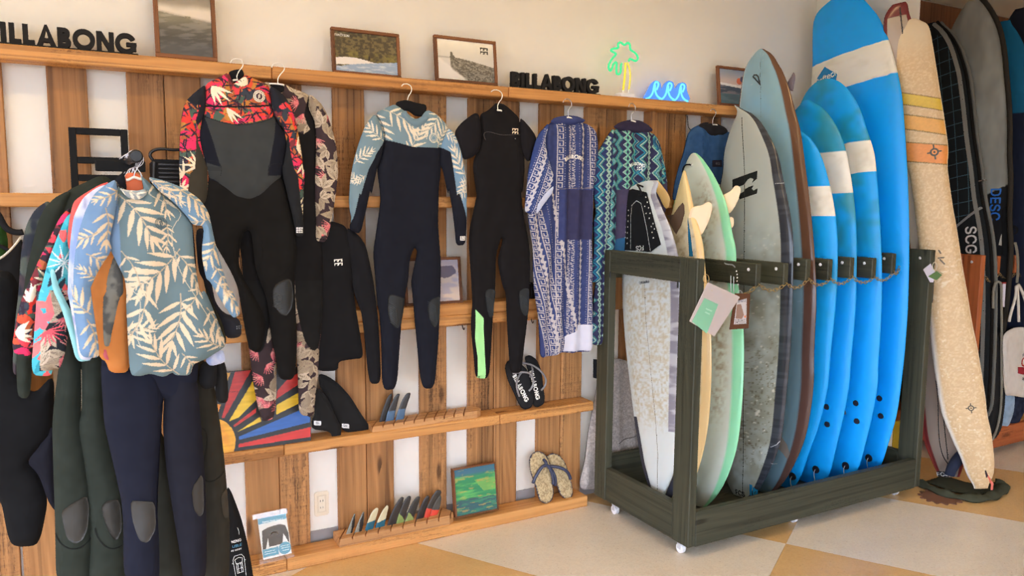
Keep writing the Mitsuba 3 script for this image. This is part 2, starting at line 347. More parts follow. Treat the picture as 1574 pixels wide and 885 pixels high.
# ------------------------------------------------------------------ lettering
def arc(cx, cy, r, a0, a1, n=24):
    return [(cx + r * math.cos(math.radians(a0 + (a1 - a0) * i / n)), cy + r * math.sin(math.radians(a0 + (a1 - a0) * i / n))) for i in range(n + 1)]
def glyph(ch, w=.2):
    """Geometric capitals, one unit high: (shape, advance)."""
    st = lambda pts: LineString(pts).buffer(w / 2, cap_style=2, join_style=2, mitre_limit=3)
    h = w / 2
    if ch == 'I': return st([(h, 0), (h, 1)]), w + .13
    if ch == 'L': return st([(h, 1), (h, h), (.52, h)]), .6
    if ch == 'B':
        up = st([(h, 1 - h), (.33, 1 - h)] + arc(.33, .74, .26 - h, 90, -90) + [(h, .48 + h)])
        lo = st([(h, .54 - h), (.36, .54 - h)] + arc(.36, .27, .27 - h, 90, -90) + [(h, h)])
        return unary_union([st([(h, 0), (h, 1)]), up, lo]), .73
    if ch == 'A':
        o = Polygon([(0, 0), (.4, 1.06), (.5, 1.06), (.9, 0), (.9 - w * 1.12, 0), (.45, .80), (w * 1.12, 0)])
        return unary_union([o, shapely.box(.2, .2, .7, .2 + w * .85).intersection(Polygon([(0, 0), (.45, 1), (.9, 0)]))]), .95
    if ch == 'O': return Point(.5, .5).buffer(.53, 32).difference(Point(.5, .5).buffer(.53 - w, 32)), 1.1
    if ch == 'N': return unary_union([st([(h, 0), (h, 1)]), st([(.72, 0), (.72, 1)]), Polygon([(0, 1), (w * 1.1, 1), (.72 + h, 0), (.72 + h - w * 1.1, 0)])]), .92
    if ch == 'G':
        ring = Point(.5, .5).buffer(.53, 32).difference(Point(.5, .5).buffer(.53 - w, 32)).difference(Polygon([(.5, .5), (1.3, .95), (1.3, .45)]))
        return unary_union([ring, shapely.box(.52, .36, 1.02, .36 + w * .85).intersection(Point(.5, .5).buffer(.53, 32)), shapely.box(1.02 - w, .12, 1.0, .5)]), 1.1
    return Point(0, 0).buffer(.01), .4
def lettering(text, w=.2):
    x, out = 0, []
    for ch in text:
        g, a = glyph(ch, w); out.append(affinity.translate(g, x, 0)); x += a
    return unary_union(out), x
def wave_mark():
    """Two breaking waves, one over the other, in a block (1.25 x 1)."""
    def crest(y0):
        b = [(0, y0), (0, y0 + .40)] + [(1.25, y0 + .40), (1.25, y0 + .22)]
        cut = []
        for x in (.1, .68):
            cut.append(Polygon([(x, y0 - .01)] + [(x + .22 + .24 * math.cos(a), y0 + .02 + .26 * math.sin(a)) for a in np.linspace(math.pi * .95, .25, 10)] + [(x + .38, y0 + .13), (x + .27, y0 + .12), (x + .36, y0 - .01)]))
        return Polygon([(0, y0), (0, y0 + .42), (1.25, y0 + .42), (1.25, y0)]).difference(unary_union(cut))
    return unary_union([crest(.54), crest(0)])
def flat_text(text, height, bold=True, depth=.0008):
    m = meshkit.text_mesh(text, height, depth, bold); v = m.vertices
    m.apply_translation([-(v[:, 0].min() + v[:, 0].max()) / 2, -height / 2, 0]); return m

# ------------------------------------------------------------------ rack of stained boards
RX0, RX1, RYF, RYB, RZ = 2.397, 4.112, -.912, -.155, 1.402
rk = thing('surfboard_rack', 'grey green stained wooden rack on castors holding a row of surfboards', 'rack')
def rb_(n, lo, hi, ax): return plank(n, lo, hi, ax, 2, rk, .004)
for x0 in (RX0, RX1 - .045):
    rb_('post', (x0, RYF, .062), (x0 + .045, RYF + .118, RZ), 2); rb_('post', (x0, RYB - .1, .062), (x0 + .045, RYB, RZ), 2)
    rb_('end_rail', (x0 + .004, RYF + .1185, RZ - .115), (x0 + .041, RYB - .1005, RZ), 1)
    rb_('end_rail', (x0 + .004, RYF + .1185, .062), (x0 + .041, RYB - .1005, .24), 1)
rb_('front_rail', (RX0 + .0455, RYF, .058), (RX1 - .0455, RYF + .036, .226), 0)
rb_('back_rail', (RX0 + .0455, RYB - .036, .062), (RX1 - .0455, RYB, .28), 0)
rb_('back_rail', (RX0 + .0455, RYB - .036, 1.25), (RX1 - .0455, RYB, 1.385), 0)
for i in range(6):
    y = RYF + .04 + i * .115
    if y + .1 < RYB - .04: rb_('base_board', (RX0 + .046, y, .064), (RX1 - .046, y + .108, .086), 0)
ARMX = [2.80, 2.985, 3.14, 3.30, 3.465, 3.64, 3.80]
ARMZ = [1.365, 1.362, 1.378, 1.372, 1.376, 1.368, 1.388]
YA = -.872
cap = lathe([(0, 0), (.0085, 0), (.0085, .003), (.006, .0045), (0, .005)], 14); cap.apply_transform(frame((0, 0, 0), (0, 1, 0), (0, 0, 1)) @ np.diag([1, 1, -1, 1]))
cap0 = None
for x, z in zip(ARMX, ARMZ):
    a = rb_('divider_arm', (x, YA, z - .108), (x + .034, RYB - .037, z), 1)
for x, z in list(zip(ARMX, ARMZ)) + [(RX0 + .34, 1.37), (RX1 - .045, 1.385)]:
    m = cap.copy(); m.invert() if m.volume < 0 else None
    y = YA + .048 if x < 4.0 and x != RX0 + .34 else (RYF + .06)
    if x == RX0 + .34: continue
    m.apply_translation([x - .0003, y, z - .03]); put('screw_cap', m, 'gloss', (240, 240, 245), rk, True, label='white screw cap')
def chain_mesh(p0, p1, sag, n=9, r=.0019, lw=.0075):
    out, p0, p1 = [], np.array(p0), np.array(p1)
    def c(t): return p0 * (1 - t) + p1 * t - np.array([0, 0, 4 * sag * t * (1 - t)])
    for i in range(n):
        a, b = c(i / n), c((i + 1) / n); L = np.linalg.norm(b - a) / 2 + .0022; d = nz(b - a)
        sd = nz(np.cross(d, [0, 1.0, 0])); sd = sd if i % 2 else nz(np.cross(d, sd)); mid = (a + b) / 2
        loop = [mid + d * (L - lw + lw * math.cos(g) if abs(g) <= math.pi / 2 else -(L - lw) + lw * math.cos(g)) + sd * lw * math.sin(g) for g in np.linspace(-math.pi, math.pi, 13)[:-1]]
        out.append(tube(loop, r, 5, closed=True))
    return cat_(out)
ends = [(RX0 + .075, RYF - .004, 1.262)] + [(x + .017, YA - .003, z - .096) for x, z in zip(ARMX, ARMZ)] + [(3.93, -.83, 1.33)]
for i in range(len(ends) - 1):
    put('chain', chain_mesh(ends[i], ends[i + 1], .034 if i else .05, 11 if i == 0 else 9), 'brass', parent=rk, smooth=True, label='brass link chain')
for x in (RX0 + .035, 3.19, RX1 - .1):
    for y in (RYF + .085, RYB - .15):
        c = put('castor', cat_([bevbox((x - .014, y - .018, .048), (x + .014, y + .018, .062)), bevbox((x - .015, y - .012, .02), (x - .011, y + .012, .05)), bevbox((x + .011, y - .012, .02), (x + .015, y + .012, .05))]), 'satin', (190, 190, 196), rk)
        put('wheel', cyl(.0235, (x - .010, y, .0235), (x + .010, y, .0235)), 'satin', (235, 235, 240), c, 40)
for y in (RYB - .112, RYF + .12):   # small brackets and staples on the end
    put('bracket', bevbox((RX0 - .003, y, 1.262), (RX0 + .001, y + .01, 1.292), .001), 'satin', (40, 42, 40), rk)
put('hinge', cat_([bevbox((RX1 - .002, RYF + .01, 1.11), (RX1 + .004, RYF + .05, 1.23), .001), cyl(.005, (RX1 + .004, RYF + .006, 1.11), (RX1 + .004, RYF + .006, 1.23), 10)]), 'satin', (48, 38, 32), rk, label='dark metal hinge plate')

# ------------------------------------------------------------------ surfboards
from scipy.interpolate import PchipInterpolator
def sstep(a, b, x):
    t = np.clip((x - a) / (b - a), 0, 1); return t * t * (3 - 2 * t)
class Board:
    def __init__(b, top, bot, R, L=(), thick=.06, nose=.0, tail=.0, rocker=.03, flip=1, tipw=0.004, taper=.5, c=0.0):
        b.top, b.bot = np.array(top, float), np.array(bot, float)
        b.len = np.linalg.norm(b.top - b.bot); b.A = (b.top - b.bot) / b.len
        w = np.array([0, -1.0, 0]) * flip if flip in (1, -1) else np.asarray(flip, float)
        b.W = nz(w - b.A * (w @ b.A)); b.N = nz(np.cross(b.A, b.W))
        if b.N[0] > 0: b.N = -b.N
        b.thick, b.rocker, b.taper, b.c = thick, rocker, taper, c
        b._k = ([0, b.len / 2, b.len], [0, c, 0]); b._off = PchipInterpolator(*b._k)
        if len(L):
            rr, ll = sorted(b.raw(*p) for p in R), sorted(b.raw(*p) for p in L)
            rr = np.array([(0, 0)] + rr); kn = [(s, (t + np.interp(s, rr[:, 0], rr[:, 1])) / 2) for s, t in ll if .06 < s < b.len - .06 and s < rr[-1, 0]]
            lo, hi = (min(k[0] for k in kn), max(k[0] for k in kn)) if kn else (9, 0)
            full = len(kn) and hi > .6 * b.len
            kn = [(0, 0)] + kn + ([] if full else [(max(hi + .35, b.len * .55), c)]) + [(b.len, 0)]
            o = [kn[0]]
            for q in kn[1:]:
                if q[0] > o[-1][0] + .05: o.append(q)
            b._off = PchipInterpolator(*np.array(o).T)
        r = sorted([(s, t - b.off(s)) for s, t in (b.raw(*p) for p in R)]); l = sorted([(s, b.off(s) - t) for s, t in (b.raw(*p) for p in L)])
        def clean(q):
            o = []
            for s, t in q:
                if 0.012 < s < b.len - .01 and (not o or s > o[-1][0] + .012) and t > .006: o.append((s, t))
            return np.array(o)
        r = clean(r); S, Wd = r[:, 0], r[:, 1].copy()
        if len(l):
            l = clean(l)
            if len(l) > 1:
                k = (S >= l[0, 0]) & (S <= l[-1, 0]); Wd[k] = (Wd[k] + np.interp(S[k], l[:, 0], l[:, 1])) / 2
                ex = [(s, t) for s, t in l if s < S[0] - .012 or s > S[-1] + .012]
                if ex: q = np.array(sorted(list(zip(S, Wd)) + ex)); S, Wd = q[:, 0], q[:, 1]
        if nose: pass
        S = np.concatenate([[0], S, [b.len]]); Wd = np.concatenate([[tipw], Wd, [max(tail, .004)]])
        f = PchipInterpolator(S, Wd ** 2); q = np.linspace(0, b.len, 800); w0 = np.sqrt(np.maximum(f(q), 1e-7))
        from scipy.ndimage import gaussian_filter1d
        e = np.clip(np.minimum(q, b.len - q) / .14 - .25, 0, 1); w1 = gaussian_filter1d(w0, 800 * .035 / b.len); w2 = gaussian_filter1d(w0, 800 * .012 / b.len, mode='nearest'); e2 = np.clip(np.minimum(q, b.len - q) / .04, 0, 1)
        w0 = w0 * (1 - e2) + w2 * e2; b._q, b._w = q, w0 * (1 - e) + w1 * e
        b.hw = lambda s: np.interp(s, b._q, b._w)
    def off(b, s):            # sideways bow of the middle line
        return b._off(np.clip(s, 0, b.len))
    def raw(b, px, py):
        p = on_plane(px, py, b.bot, b.N); d = p - b.top; return float(-(d @ b.A)), float(d @ b.W)
    def th(b, s):
        q = np.clip(np.abs(2 * s / b.len - 1), 0, 1); return b.thick / 2 * np.maximum(1 - q ** 3.2, 0) ** b.taper + .004
    def rk(b, s):
        q = 1 - 2 * s / b.len; return b.rocker * np.abs(q) ** 2.6 * np.where(q > 0, 1, .4)
    def height(b, s, t):
        w = b.hw(s); q = np.clip(np.abs(t - b.off(s)) / np.maximum(w, 1e-4), 0, 1); return b.th(s) * (1 - q ** 2.6) ** .55 + b.rk(s)
    def P(b, s, t, e=0.0, side=1):
        s, t = np.asarray(s, float), np.asarray(t, float); h = b.height(s, t)
        n = h + e if side > 0 else 2 * b.rk(s) - h - e
        return b.top - s[..., None] * b.A + t[..., None] * b.W + n[..., None] * b.N
    def mesh(b, ns=150, nc=44):
        u = np.linspace(0, 1, ns); s = b.len * (0.5 - 0.5 * np.cos(np.pi * (0.02 + 0.96 * u))); s[0], s[-1] = 0.0015, b.len - .0015
        s = np.unique(np.concatenate([s, np.linspace(.03, b.len - .03, ns)])); ns = len(s)
        g = np.arange(nc) * 2 * np.pi / nc; cg, sg = np.cos(g), np.sin(g)
        w, h, k = b.hw(s), b.th(s), b.rk(s)
        t = w[:, None] * np.sign(cg) * np.abs(cg) ** .8; q = np.clip(np.abs(t) / w[:, None], 0, 1)
        n = h[:, None] * np.sign(sg) * np.maximum(1 - q ** 2.6, 0) ** .55 + k[:, None]
        V = b.top - s[:, None, None] * b.A + (t + b.off(s)[:, None])[..., None] * b.W + n[..., None] * b.N
        F = []
        for i in range(ns - 1):
            j = np.arange(nc); a0, a1 = i * nc + j, i * nc + (j + 1) % nc
            F.append(np.stack([a0, a1, a1 + nc], 1)); F.append(np.stack([a0, a1 + nc, a0 + nc], 1))
        V = np.vstack([V.reshape(-1, 3), V[0].mean(0), V[-1].mean(0)]); j = np.arange(nc)
        F.append(np.stack([j * 0 + ns * nc, (j + 1) % nc, j], 1)); F.append(np.stack([j * 0 + ns * nc + 1, (ns - 1) * nc + j, (ns - 1) * nc + (j + 1) % nc], 1))
        m = TM(V, np.vstack(F))
        if m.volume < 0: m.invert()
        st = (np.concatenate([np.repeat(s, nc), [0, b.len]]), np.concatenate([t.ravel(), [0, 0]]), np.concatenate([np.tile(sg, ns), [0, 0]]), np.concatenate([np.repeat(w, nc), [.01, .01]]))
        return m, st
    def build(b, name, label, color, mat='gloss', group=None, ns=170, nc=48):
        m, st = b.mesh(ns, nc); k = claim(name); labels[k] = {'label': label, 'category': 'surfboard'}
        if group: labels[k]['group'] = group
        b.key = k; put('blank', m, mat, color(*st), k, True); return b
    def st(b, px, py):        # a point of the photograph on the deck
        s, t = b.raw(px, py)
        for _ in range(4):
            h = float(b.height(np.array(s), np.array(t))); p = on_plane(px, py, b.bot + b.N * h, b.N); d = p - b.top; s, t = float(-(d @ b.A)), float(d @ b.W)
        return s, t
    def decal(b, name, poly, rgb, e=.0012, side=1, mat='satin', res=.02, label=None):
        """A thin printed or glued shape; poly in (s, t)."""
        out = []
        for g in getattr(poly, 'geoms', [poly]):
            if g.geom_type != 'Polygon' or g.area < 1e-7: continue
            v, f = trimesh.creation.triangulate_polygon(g, engine='earcut')
            v, f = trimesh.remesh.subdivide_to_size(np.c_[v, np.zeros(len(v))], f, res, max_iter=12)
            P = b.P(v[:, 0], v[:, 1], e, side); m = TM(P, f); n = m.face_normals.mean(0)
            if n @ b.N * side < 0: m.invert()
            out.append(m)
        return put(name, cat_(out), mat, rgb, b.key, False, label=label)
    def pxpoly(b, pts): return Polygon([b.st(*p) for p in pts])
    def text(b, name, m, s0, t0, ang, rgb, e=.0012, label=None):
        v = m.vertices; c, sn = math.cos(ang), math.sin(ang)
        # ang 0: the words read across the board towards the front, upright towards the nose
        t = t0 + c * v[:, 0] - sn * v[:, 1]; s = s0 - (sn * v[:, 0] + c * v[:, 1])
        m2 = TM(b.P(s, t, e + v[:, 2]), m.faces)
        if m2.volume < 0: m2.invert()
        return put(name, m2, 'satin', rgb, b.key, False, label=label)
    def fin(b, s0, t0, base, hgt, rake, rgb, side=-1, splay=0.0, name='fin', thick=.008, mat='satin', towards=-1):
        """A swept fin on the underside: base runs along the board; towards = -1 sweeps to the top end of the photograph."""
        o = [(0, -.004)] + [(base * .05 + rake * (q ** 1.6) * 1.0, hgt * q) for q in np.linspace(.05, 1, 9)] + [(rake + base * .22, hgt * .97)] + [(base + (rake + base * .22 - base) * q ** 1.5 - base * .12 * math.sin(math.pi * q), hgt * .97 * q) for q in np.linspace(.93, .05, 9)] + [(base, -.004)]
        m = extrude(Polygon(o).buffer(0), thick); m.apply_translation([0, 0, -thick / 2])
        v = m.vertices.copy(); f = 1 - .75 * np.clip(v[:, 1] / hgt, 0, 1); v[:, 2] *= f
        p0 = b.P(np.array(s0), np.array(t0), 0, side); n = b.N * side; n2 = nz(n + b.W * splay)
        M = np.stack([-b.A * towards, n2, nz(np.cross(-b.A * towards, n2))], 1)
        m = TM(v @ M.T + p0, m.faces)
        if m.volume < 0: m.invert()
        return put(name, m, mat, rgb, b.key, 35)
def traced_fin(b, name, pts, rgb, s0, t0, n, thick=.009, mat='satin', label=None):
    p0 = b.P(np.array(s0), np.array(t0), 0, -1) - b.N * .05; n = nz(n); P = np.array([on_plane(*p, p0, n) for p in pts]); u = nz(P[-1] - P[0]); v = np.cross(n, u)
    q = Polygon(spline(np.stack([(P - p0) @ u, (P - p0) @ v], 1), 40, True)).buffer(0)
    m = bulged(q, thick); m.apply_transform(frame(p0, u, v)); return put(name, m, mat, rgb, b.key, True, label=label)
def N3(s, t, f=40.0, seed=0, oct=3):
    return meshkit.fbm(np.stack([np.asarray(s) * f, np.asarray(t) * f, 0 * np.asarray(s) + 3.3], -1), oct, seed)
def blend(a, b, m):
    return np.asarray(a, float) * (1 - m[..., None]) + np.asarray(b, float) * m[..., None]
def one(c, s): return np.broadcast_to(np.asarray(c, float), (len(s), 3)).copy()
def rails(col, rgb, t, w, q0, q1, sg=None):
    return blend(col, rgb, sstep(q0, q1, np.abs(t) / np.maximum(w, 1e-4)))

# A: white board standing on its nose, tail pad up
bA = Board((2.55, -.352, 1.757), (2.49, -.553, .09), D1((1040, 640), (1120, 720), (1170, 800), (1210, 885)) + D2((1190, 40), (1260, 220), (1300, 360), (1315, 600)) + D5((615, 0), (605, 350), (530, 530)),
           D1((990, 640), (930, 690), (890, 800)) + D2((875, 200), (870, 550), (885, 860)) + D5((330, 0), (370, 250), (440, 490)), thick=.055, rocker=.01)
def colA(s, t, sg, w):
    n = N3(s, t, 80); c = one((212, 220, 220), s); c = blend(c, (184, 172, 142), sstep(.34, .72, n) * .75 * sstep(.46, .55, s) * (1 - sstep(1.15, 1.3, s)) * (1 - sstep(.6, .95, np.abs(t) / w)))
    band = (t > 0) & (np.abs(t) / w > .76) & (s < 1.25); pr = sstep(.4, .62, meshkit.fbm(np.stack([s * 34, t * 9, 0 * s + 1.], -1), 3, 4)); pc = blend(np.broadcast_to((186, 188, 196.), c.shape), (124, 122, 138), pr * .75 * sstep(.3, .6, N3(s, t, 30, 6) + .25))
    return np.where(band[:, None], pc, c)
bA.build('surfboard', 'white shortboard standing on its nose in the rack, black tail pad up', colA, ns=380, nc=120)
pad = bA.pxpoly(D3((120, 362), (165, 345), (270, 372), (378, 765), (300, 822), (85, 805), (104, 400)))
bA.decal('tail_pad', pad, (22, 24, 27), e=.004, mat='matte', label='black foam tail pad')
ring_ = lambda pts, r: LineString([bA.st(*p) for p in pts]).buffer(r)
bA.decal('pad_seam', ring_(D3((150, 800), (152, 560), (160, 470), (195, 435), (230, 455), (250, 540), (275, 660), (300, 815)), .0017), (205, 208, 208), e=.0058)
dots = [(118, 448), (115, 490), (134, 507), (112, 530), (133, 547), (113, 573), (131, 590), (111, 633), (128, 633), (112, 673), (126, 677), (110, 712), (125, 717), (124, 757), (265, 408), (258, 477), (277, 447), (268, 530), (287, 488), (292, 567), (298, 530), (307, 630), (320, 607), (313, 673), (330, 648), (323, 715)]
for p in dots: bA.decal('pad_hole', Point(bA.st(*D3(p)[0])).buffer(.0042, 6), (222, 224, 222), e=.0058)
s0, t0 = bA.st(*D3((220, 793))[0]); bA.text('pad_lettering', flat_text('FCS', .024), s0, t0, math.pi, (228, 230, 230), .0058)
bA.decal('stringer', LineString([bA.st(*p) for p in D2((1037, 570), (1048, 860)) + D5((470, 0), (487, 250), (486, 520))]).buffer(.0012), (120, 112, 96))
s0, t0 = bA.st(*D2((1035, 555))[0]); bA.text('signature', flat_text('ryosuke', .016, False), s0, t0, .06, (70, 74, 78))
p = bA.P(np.array(.03), np.array(.0), .006); put('leash_loop', tube(spline([p, p + [-.02, .02, .01], p + [-.035, -.02, -.012], p + [-.028, -.02, -.03], p + [-.01, .02, -.04]], 30), .0045, 7), 'matte', (30, 30, 32), bA.key, True)
bA.decal('nose_guard', bA.pxpoly(D5((608, 350), (612, 480), (575, 555), (535, 535), (570, 450))).intersection(shapely.box(0, -.3, 1.68, .3)), (42, 46, 60), e=.002, label='dark nose guard')
bA.decal('edge_tape', bA.pxpoly(D5((330, 0), (345, 0), (400, 320), (450, 500), (435, 490), (385, 330))), (60, 62, 72), e=.0015)

# D: cream fish, tail up
bD = Board((2.70, -.47, 1.81), (2.60, -.55, .10), D3((548, 222), (610, 430), (660, 640), (700, 860)) + D4((90, 0), (135, 540), (135, 885)) + D5((830, 0), (800, 200), (770, 320)), thick=.06, rocker=.01)
def colD(s, t, sg, w):
    n = N3(s, t, 45, 3); c = blend(one((205, 196, 170), s), (150, 132, 98), sstep(.4, .75, n) * .8 * sstep(.1, .5, s)); c = blend(c, (200, 180, 128), (1 - sstep(.12, .35, s)) * .9)
    return rails(c, (236, 204, 146), t, w, .80, .83)
bD.build('surfboard', 'cream yellow twin fin fish board standing tail up behind the white one', colD, ns=380, nc=110)
CAMN = (-.45, -.9, .1)
traced_fin(bD, 'fin', D3((620, 480), (690, 465), (735, 442), (758, 465), (755, 520), (730, 600), (700, 660), (680, 690), (650, 700)), (240, 214, 178), .33, .15, (-.8, -.6, 0))
traced_fin(bD, 'fin', D3((318, 300), (335, 280), (375, 310), (420, 370), (440, 410), (440, 450), (420, 495), (370, 425), (330, 350)), (226, 192, 128), .30, -.20, (-.8, -.6, 0))
def lobe(px):  # brown swallow tail shade: the keel hung on the deck side
    return bD.pxpoly(px)
bD.decal('tail_patch', bD.pxpoly(D3((420, 545), (470, 540), (510, 480), (540, 448), (552, 470), (555, 530), (530, 620), (490, 690), (450, 620))), (96, 78, 66), e=.002, label='brown tail patch')
bD.decal('blue_stripe', bD.pxpoly(D3((577, 560), (600, 700), (618, 855), (588, 855))), (22, 92, 128), e=.0015)

# E: mint railed board
bE = Board((2.93, -.285, 1.912), (2.745, -.60, .09), D3((640, 88), (720, 140), (800, 270), (880, 480), (930, 750), (940, 885)) + D4((300, 0), (345, 600), (340, 885)) + D5((1045, 0), (1030, 150), (960, 400), (830, 595)), thick=.062, rocker=.02, tail=.05, c=.03)
def colE(s, t, sg, w):
    n = N3(s, t, 55, 7); n2 = N3(s, t, 9, 2); c = one((214, 222, 208), s); c = blend(c, (146, 126, 92), np.clip(sstep(.36, .8, n) * sstep(.3, .62, n2) * 1.1, 0, .8) * sstep(.12, .3, s) * (1 - sstep(1.2, 1.5, s)) * (1 - sstep(.5, .8, np.abs(t) / w)))
    return rails(c, (146, 222, 176), t, w, .80, .83)
bE.build('surfboard', 'white surfboard with mint green rails and a black leash loop near its tip', colE, ns=380, nc=120)
traced_fin(bE, 'fin', D3((840, 395), (900, 360), (945, 318), (968, 330), (970, 385), (945, 455), (910, 510), (885, 535), (860, 540)), (240, 216, 180), .50, .20, (-.8, -.6, 0))
traced_fin(bE, 'fin', D3((880, 570), (915, 560), (925, 590), (912, 638), (890, 650)), (236, 210, 176), .66, .24, (-.8, -.6, 0), thick=.007)
a, b_ = [bE.P(np.array(s), np.array(t), .004) for s, t in (bE.st(*D3((605, 165))[0]), bE.st(*D3((545, 205))[0]))]
put('leash_loop', tube(spline([a, a * .6 + b_ * .4 + [-.01, 0, .012], b_, b_ + [0, .003, -.012]], 20), .004, 7), 'matte', (24, 24, 26), bE.key, True)
put('leash_plug', cyl(.011, a - bE.N * .004, a + bE.N * .0015, 18), 'satin', (206, 214, 208), bE.key, 40)

# F: grey shortboard with the wave block and clear tinted rail
bF = Board((3.10, -.405, 2.165), (3.04, -.61, .09), E2((320, 533), (370, 550), (420, 588), (470, 645), (520, 730), (555, 810), (580, 885)) + D4((660, 0), (655, 300), (620, 880)) + D6((125, 0), (90, 350), (0, 600)), E2((293, 560), (265, 605), (235, 660), (205, 740), (180, 820), (163, 885)) + D3((890, 0), (850, 220), (830, 330)), thick=.06, rocker=.02, tail=.05, c=.08)
def colF(s, t, sg, w):
    n = N3(s, t, 60, 9, 4); c = one((172, 178, 172), s); lo = sstep(.55, .95, s)
    c = blend(c, (128, 126, 108), lo * .75 * sstep(.3, .7, N3(s, t, 12, 4))); wax = sstep(.66, .72, n) * lo * (1 - sstep(1.85, 1.95, s)); c = blend(c, (214, 210, 196), wax * .9)
    c = blend(c, (92, 82, 56), sstep(.58, .7, N3(s, t, 95, 11)) * sstep(1.1, 1.4, s) * (1 - sstep(1.8, 1.95, s)) * .6)
    q = np.abs(t) / np.maximum(w, 1e-4); r = blend(one((58, 62, 70), s), (42, 45, 52), sstep(.35, .65, meshkit.fbm(np.stack([s * 60, t * 5, 0 * s + 1.], -1), 2, 4)) * .8); return np.where((q > np.where(t > 0, .78, .93))[:, None], r, c)
bF.build('surfboard', 'grey shortboard with a black wave logo and a glossy dark clear rail', colF, ns=440, nc=150)
st_ = lambda *pts: [bF.st(*p) for p in D3(*pts)]
bF.decal('wave_logo', Polygon(st_((915, 275), (1103, 208), (1100, 268), (1062, 300), (1075, 270), (1050, 262), (1030, 275), (1000, 315), (915, 345))), (20, 22, 24))
bF.decal('wave_logo', Polygon(st_((968, 425), (960, 385), (1000, 368), (1012, 345), (1040, 330), (1075, 318), (1060, 345), (1075, 358), (1105, 340), (1100, 380))), (24, 26, 28))
bF.decal('stringer', LineString([bF.st(*p) for p in E2((297, 590), (312, 885)) + D3((1005, 200), (1007, 420), (1003, 770)) + D5((1062, 170), (1060, 350), (1060, 540))]).buffer(.0018), (50, 50, 48))
s0, t0 = bF.st(*D5((1040, 514))[0]); bF.text('lettering', flat_text('FCS', .026), s0, t0, .0, (20, 22, 26), .0015)
for q in (bF.pxpoly(D5((1103, 455), (1122, 460), (1122, 530), (1105, 530))), bF.pxpoly(D5((1125, 470), (1160, 495), (1158, 520), (1128, 530)))): bF.decal('fin_mark', q, (30, 128, 176))
for q in (D3((1240, 305), (1310, 300)), D5((1250, 315), (1262, 318), (1290, 316)), D5((1245, 205), (1285, 190), (1310, 165))): bF.decal('rail_line', LineString([bF.st(*p) for p in q]).buffer(.0014), (170, 174, 176))

# G: pale blue board with a brown rail
bG = Board((3.30, -.385, 2.475), (3.20, -.62, .09), E1((372, 371), (410, 385), (460, 425), (510, 503), (545, 582), (575, 680), (600, 780), (620, 885)) + E2((740, 650), (770, 885)) + D4((790, 0), (805, 300), (790, 700)) + D6((285, 0), (250, 300), (150, 570), (60, 690)), E1((358, 372), (330, 388), (300, 425), (262, 490), (240, 548), (222, 625), (205, 720), (190, 820)), thick=.065, rocker=.03, tail=.04, c=.06)
def colG(s, t, sg, w):
    c = blend(one((146, 186, 204), s), (122, 158, 172), N3(s, t, 6, 3)); c = blend(c, (88, 112, 122), sstep(1.1, 1.5, s) * .7); c = blend(c, (196, 206, 206), sstep(.72, .78, N3(s, t, 60, 5)) * .5)
    q = np.abs(t) / np.maximum(w, 1e-4); k = np.where(t > 0, .80, .90); c = np.where(((q > k - .03) & (q < k))[:, None], np.array((206, 222, 226.)), c); r = blend(one((100, 70, 52), s), (80, 58, 52), sstep(1.0, 1.6, s)); return np.where((q > k)[:, None], r, c)
bG.build('surfboard', 'pale blue surfboard with brown rails rising above its neighbours', colG, ns=240, nc=72)
loop = LineString([bG.st(*p) for p in E1((340, 640), (318, 615), (298, 592), (285, 580), (292, 568), (310, 566), (325, 580), (330, 610), (340, 640))])
bG.decal('leash_loop', loop.buffer(.0035), (26, 28, 30), e=.003)
bG.decal('stringer', LineString([bG.st(*p) for p in E1((340, 440), (342, 885)) ]).buffer(.0012), (128, 150, 158))
traced_fin(bG, 'fin', E1((545, 620), (575, 570), (590, 545), (602, 570), (600, 610), (590, 660), (582, 690), (560, 680)), (96, 84, 96), .35, .15, (-.8, -.6, 0), thick=.007)
fk = bG.pxpoly(D6((60, 430), (85, 360), (120, 410), (138, 470), (120, 500), (95, 465)))
bG.decal('fin_print', fk, (120, 112, 104), e=.002)

# H, I, J, K: blue soft boards with a white band
BL, BW = (4, 160, 240), (232, 228, 216)
def soft(band, dirt, seed, base=BL):
    def col(s, t, sg, w):
        n = N3(s, t, 7, seed); c = blend(one(base, s), (54, 140, 160), sstep(.42, .75, n) * dirt * (1 - sstep(.8, 1.1, s)))
        q = t / np.maximum(w, 1e-4); e0, e1 = band[0] + band[2] * t, band[1] + band[2] * t
        wht = blend(one(BW, s), (206, 198, 180), sstep(.5, .8, N3(s, t, 20, seed + 1)) * .6); return np.where(((s > e0) & (s < e1))[:, None], wht, c)
    return col
def plugs(bd, pts, leash, finp=None):
    for p in pts:
        s, t = bd.st(*p); bd.decal('fin_screw', Point(s, t).buffer(.016), (34, 36, 42), e=.003, label='black fin screw cap')
    s, t = bd.st(*leash); a = bd.P(np.array(s), np.array(t), 0.0)
    put('leash_plug', cyl(.021, a - bd.N * .01, a + bd.N * .004, 24), 'satin', (26, 28, 34), bd.key, 40, label='black leash plug')
    put('leash_cord', tube(spline([a + bd.N * .006, a + bd.N * .014 + [0, 0, -.03], a + bd.N * .012 + [0, -.008, -.065], a + bd.N * .018 + [0, -.004, -.1]], 16), .002, 6), 'satin', (210, 210, 210), bd.key, True)
bH = Board((3.40, -.50, 2.065), (3.36, -.56, .09), E2((760, 695), (830, 740), (890, 830), (915, 885)) + D4((942, 0), (935, 250), (890, 750)) + D6((375, 0), (330, 240), (260, 450), (180, 660)), thick=.08, rocker=.03, tail=.08, tipw=.02, c=.06)
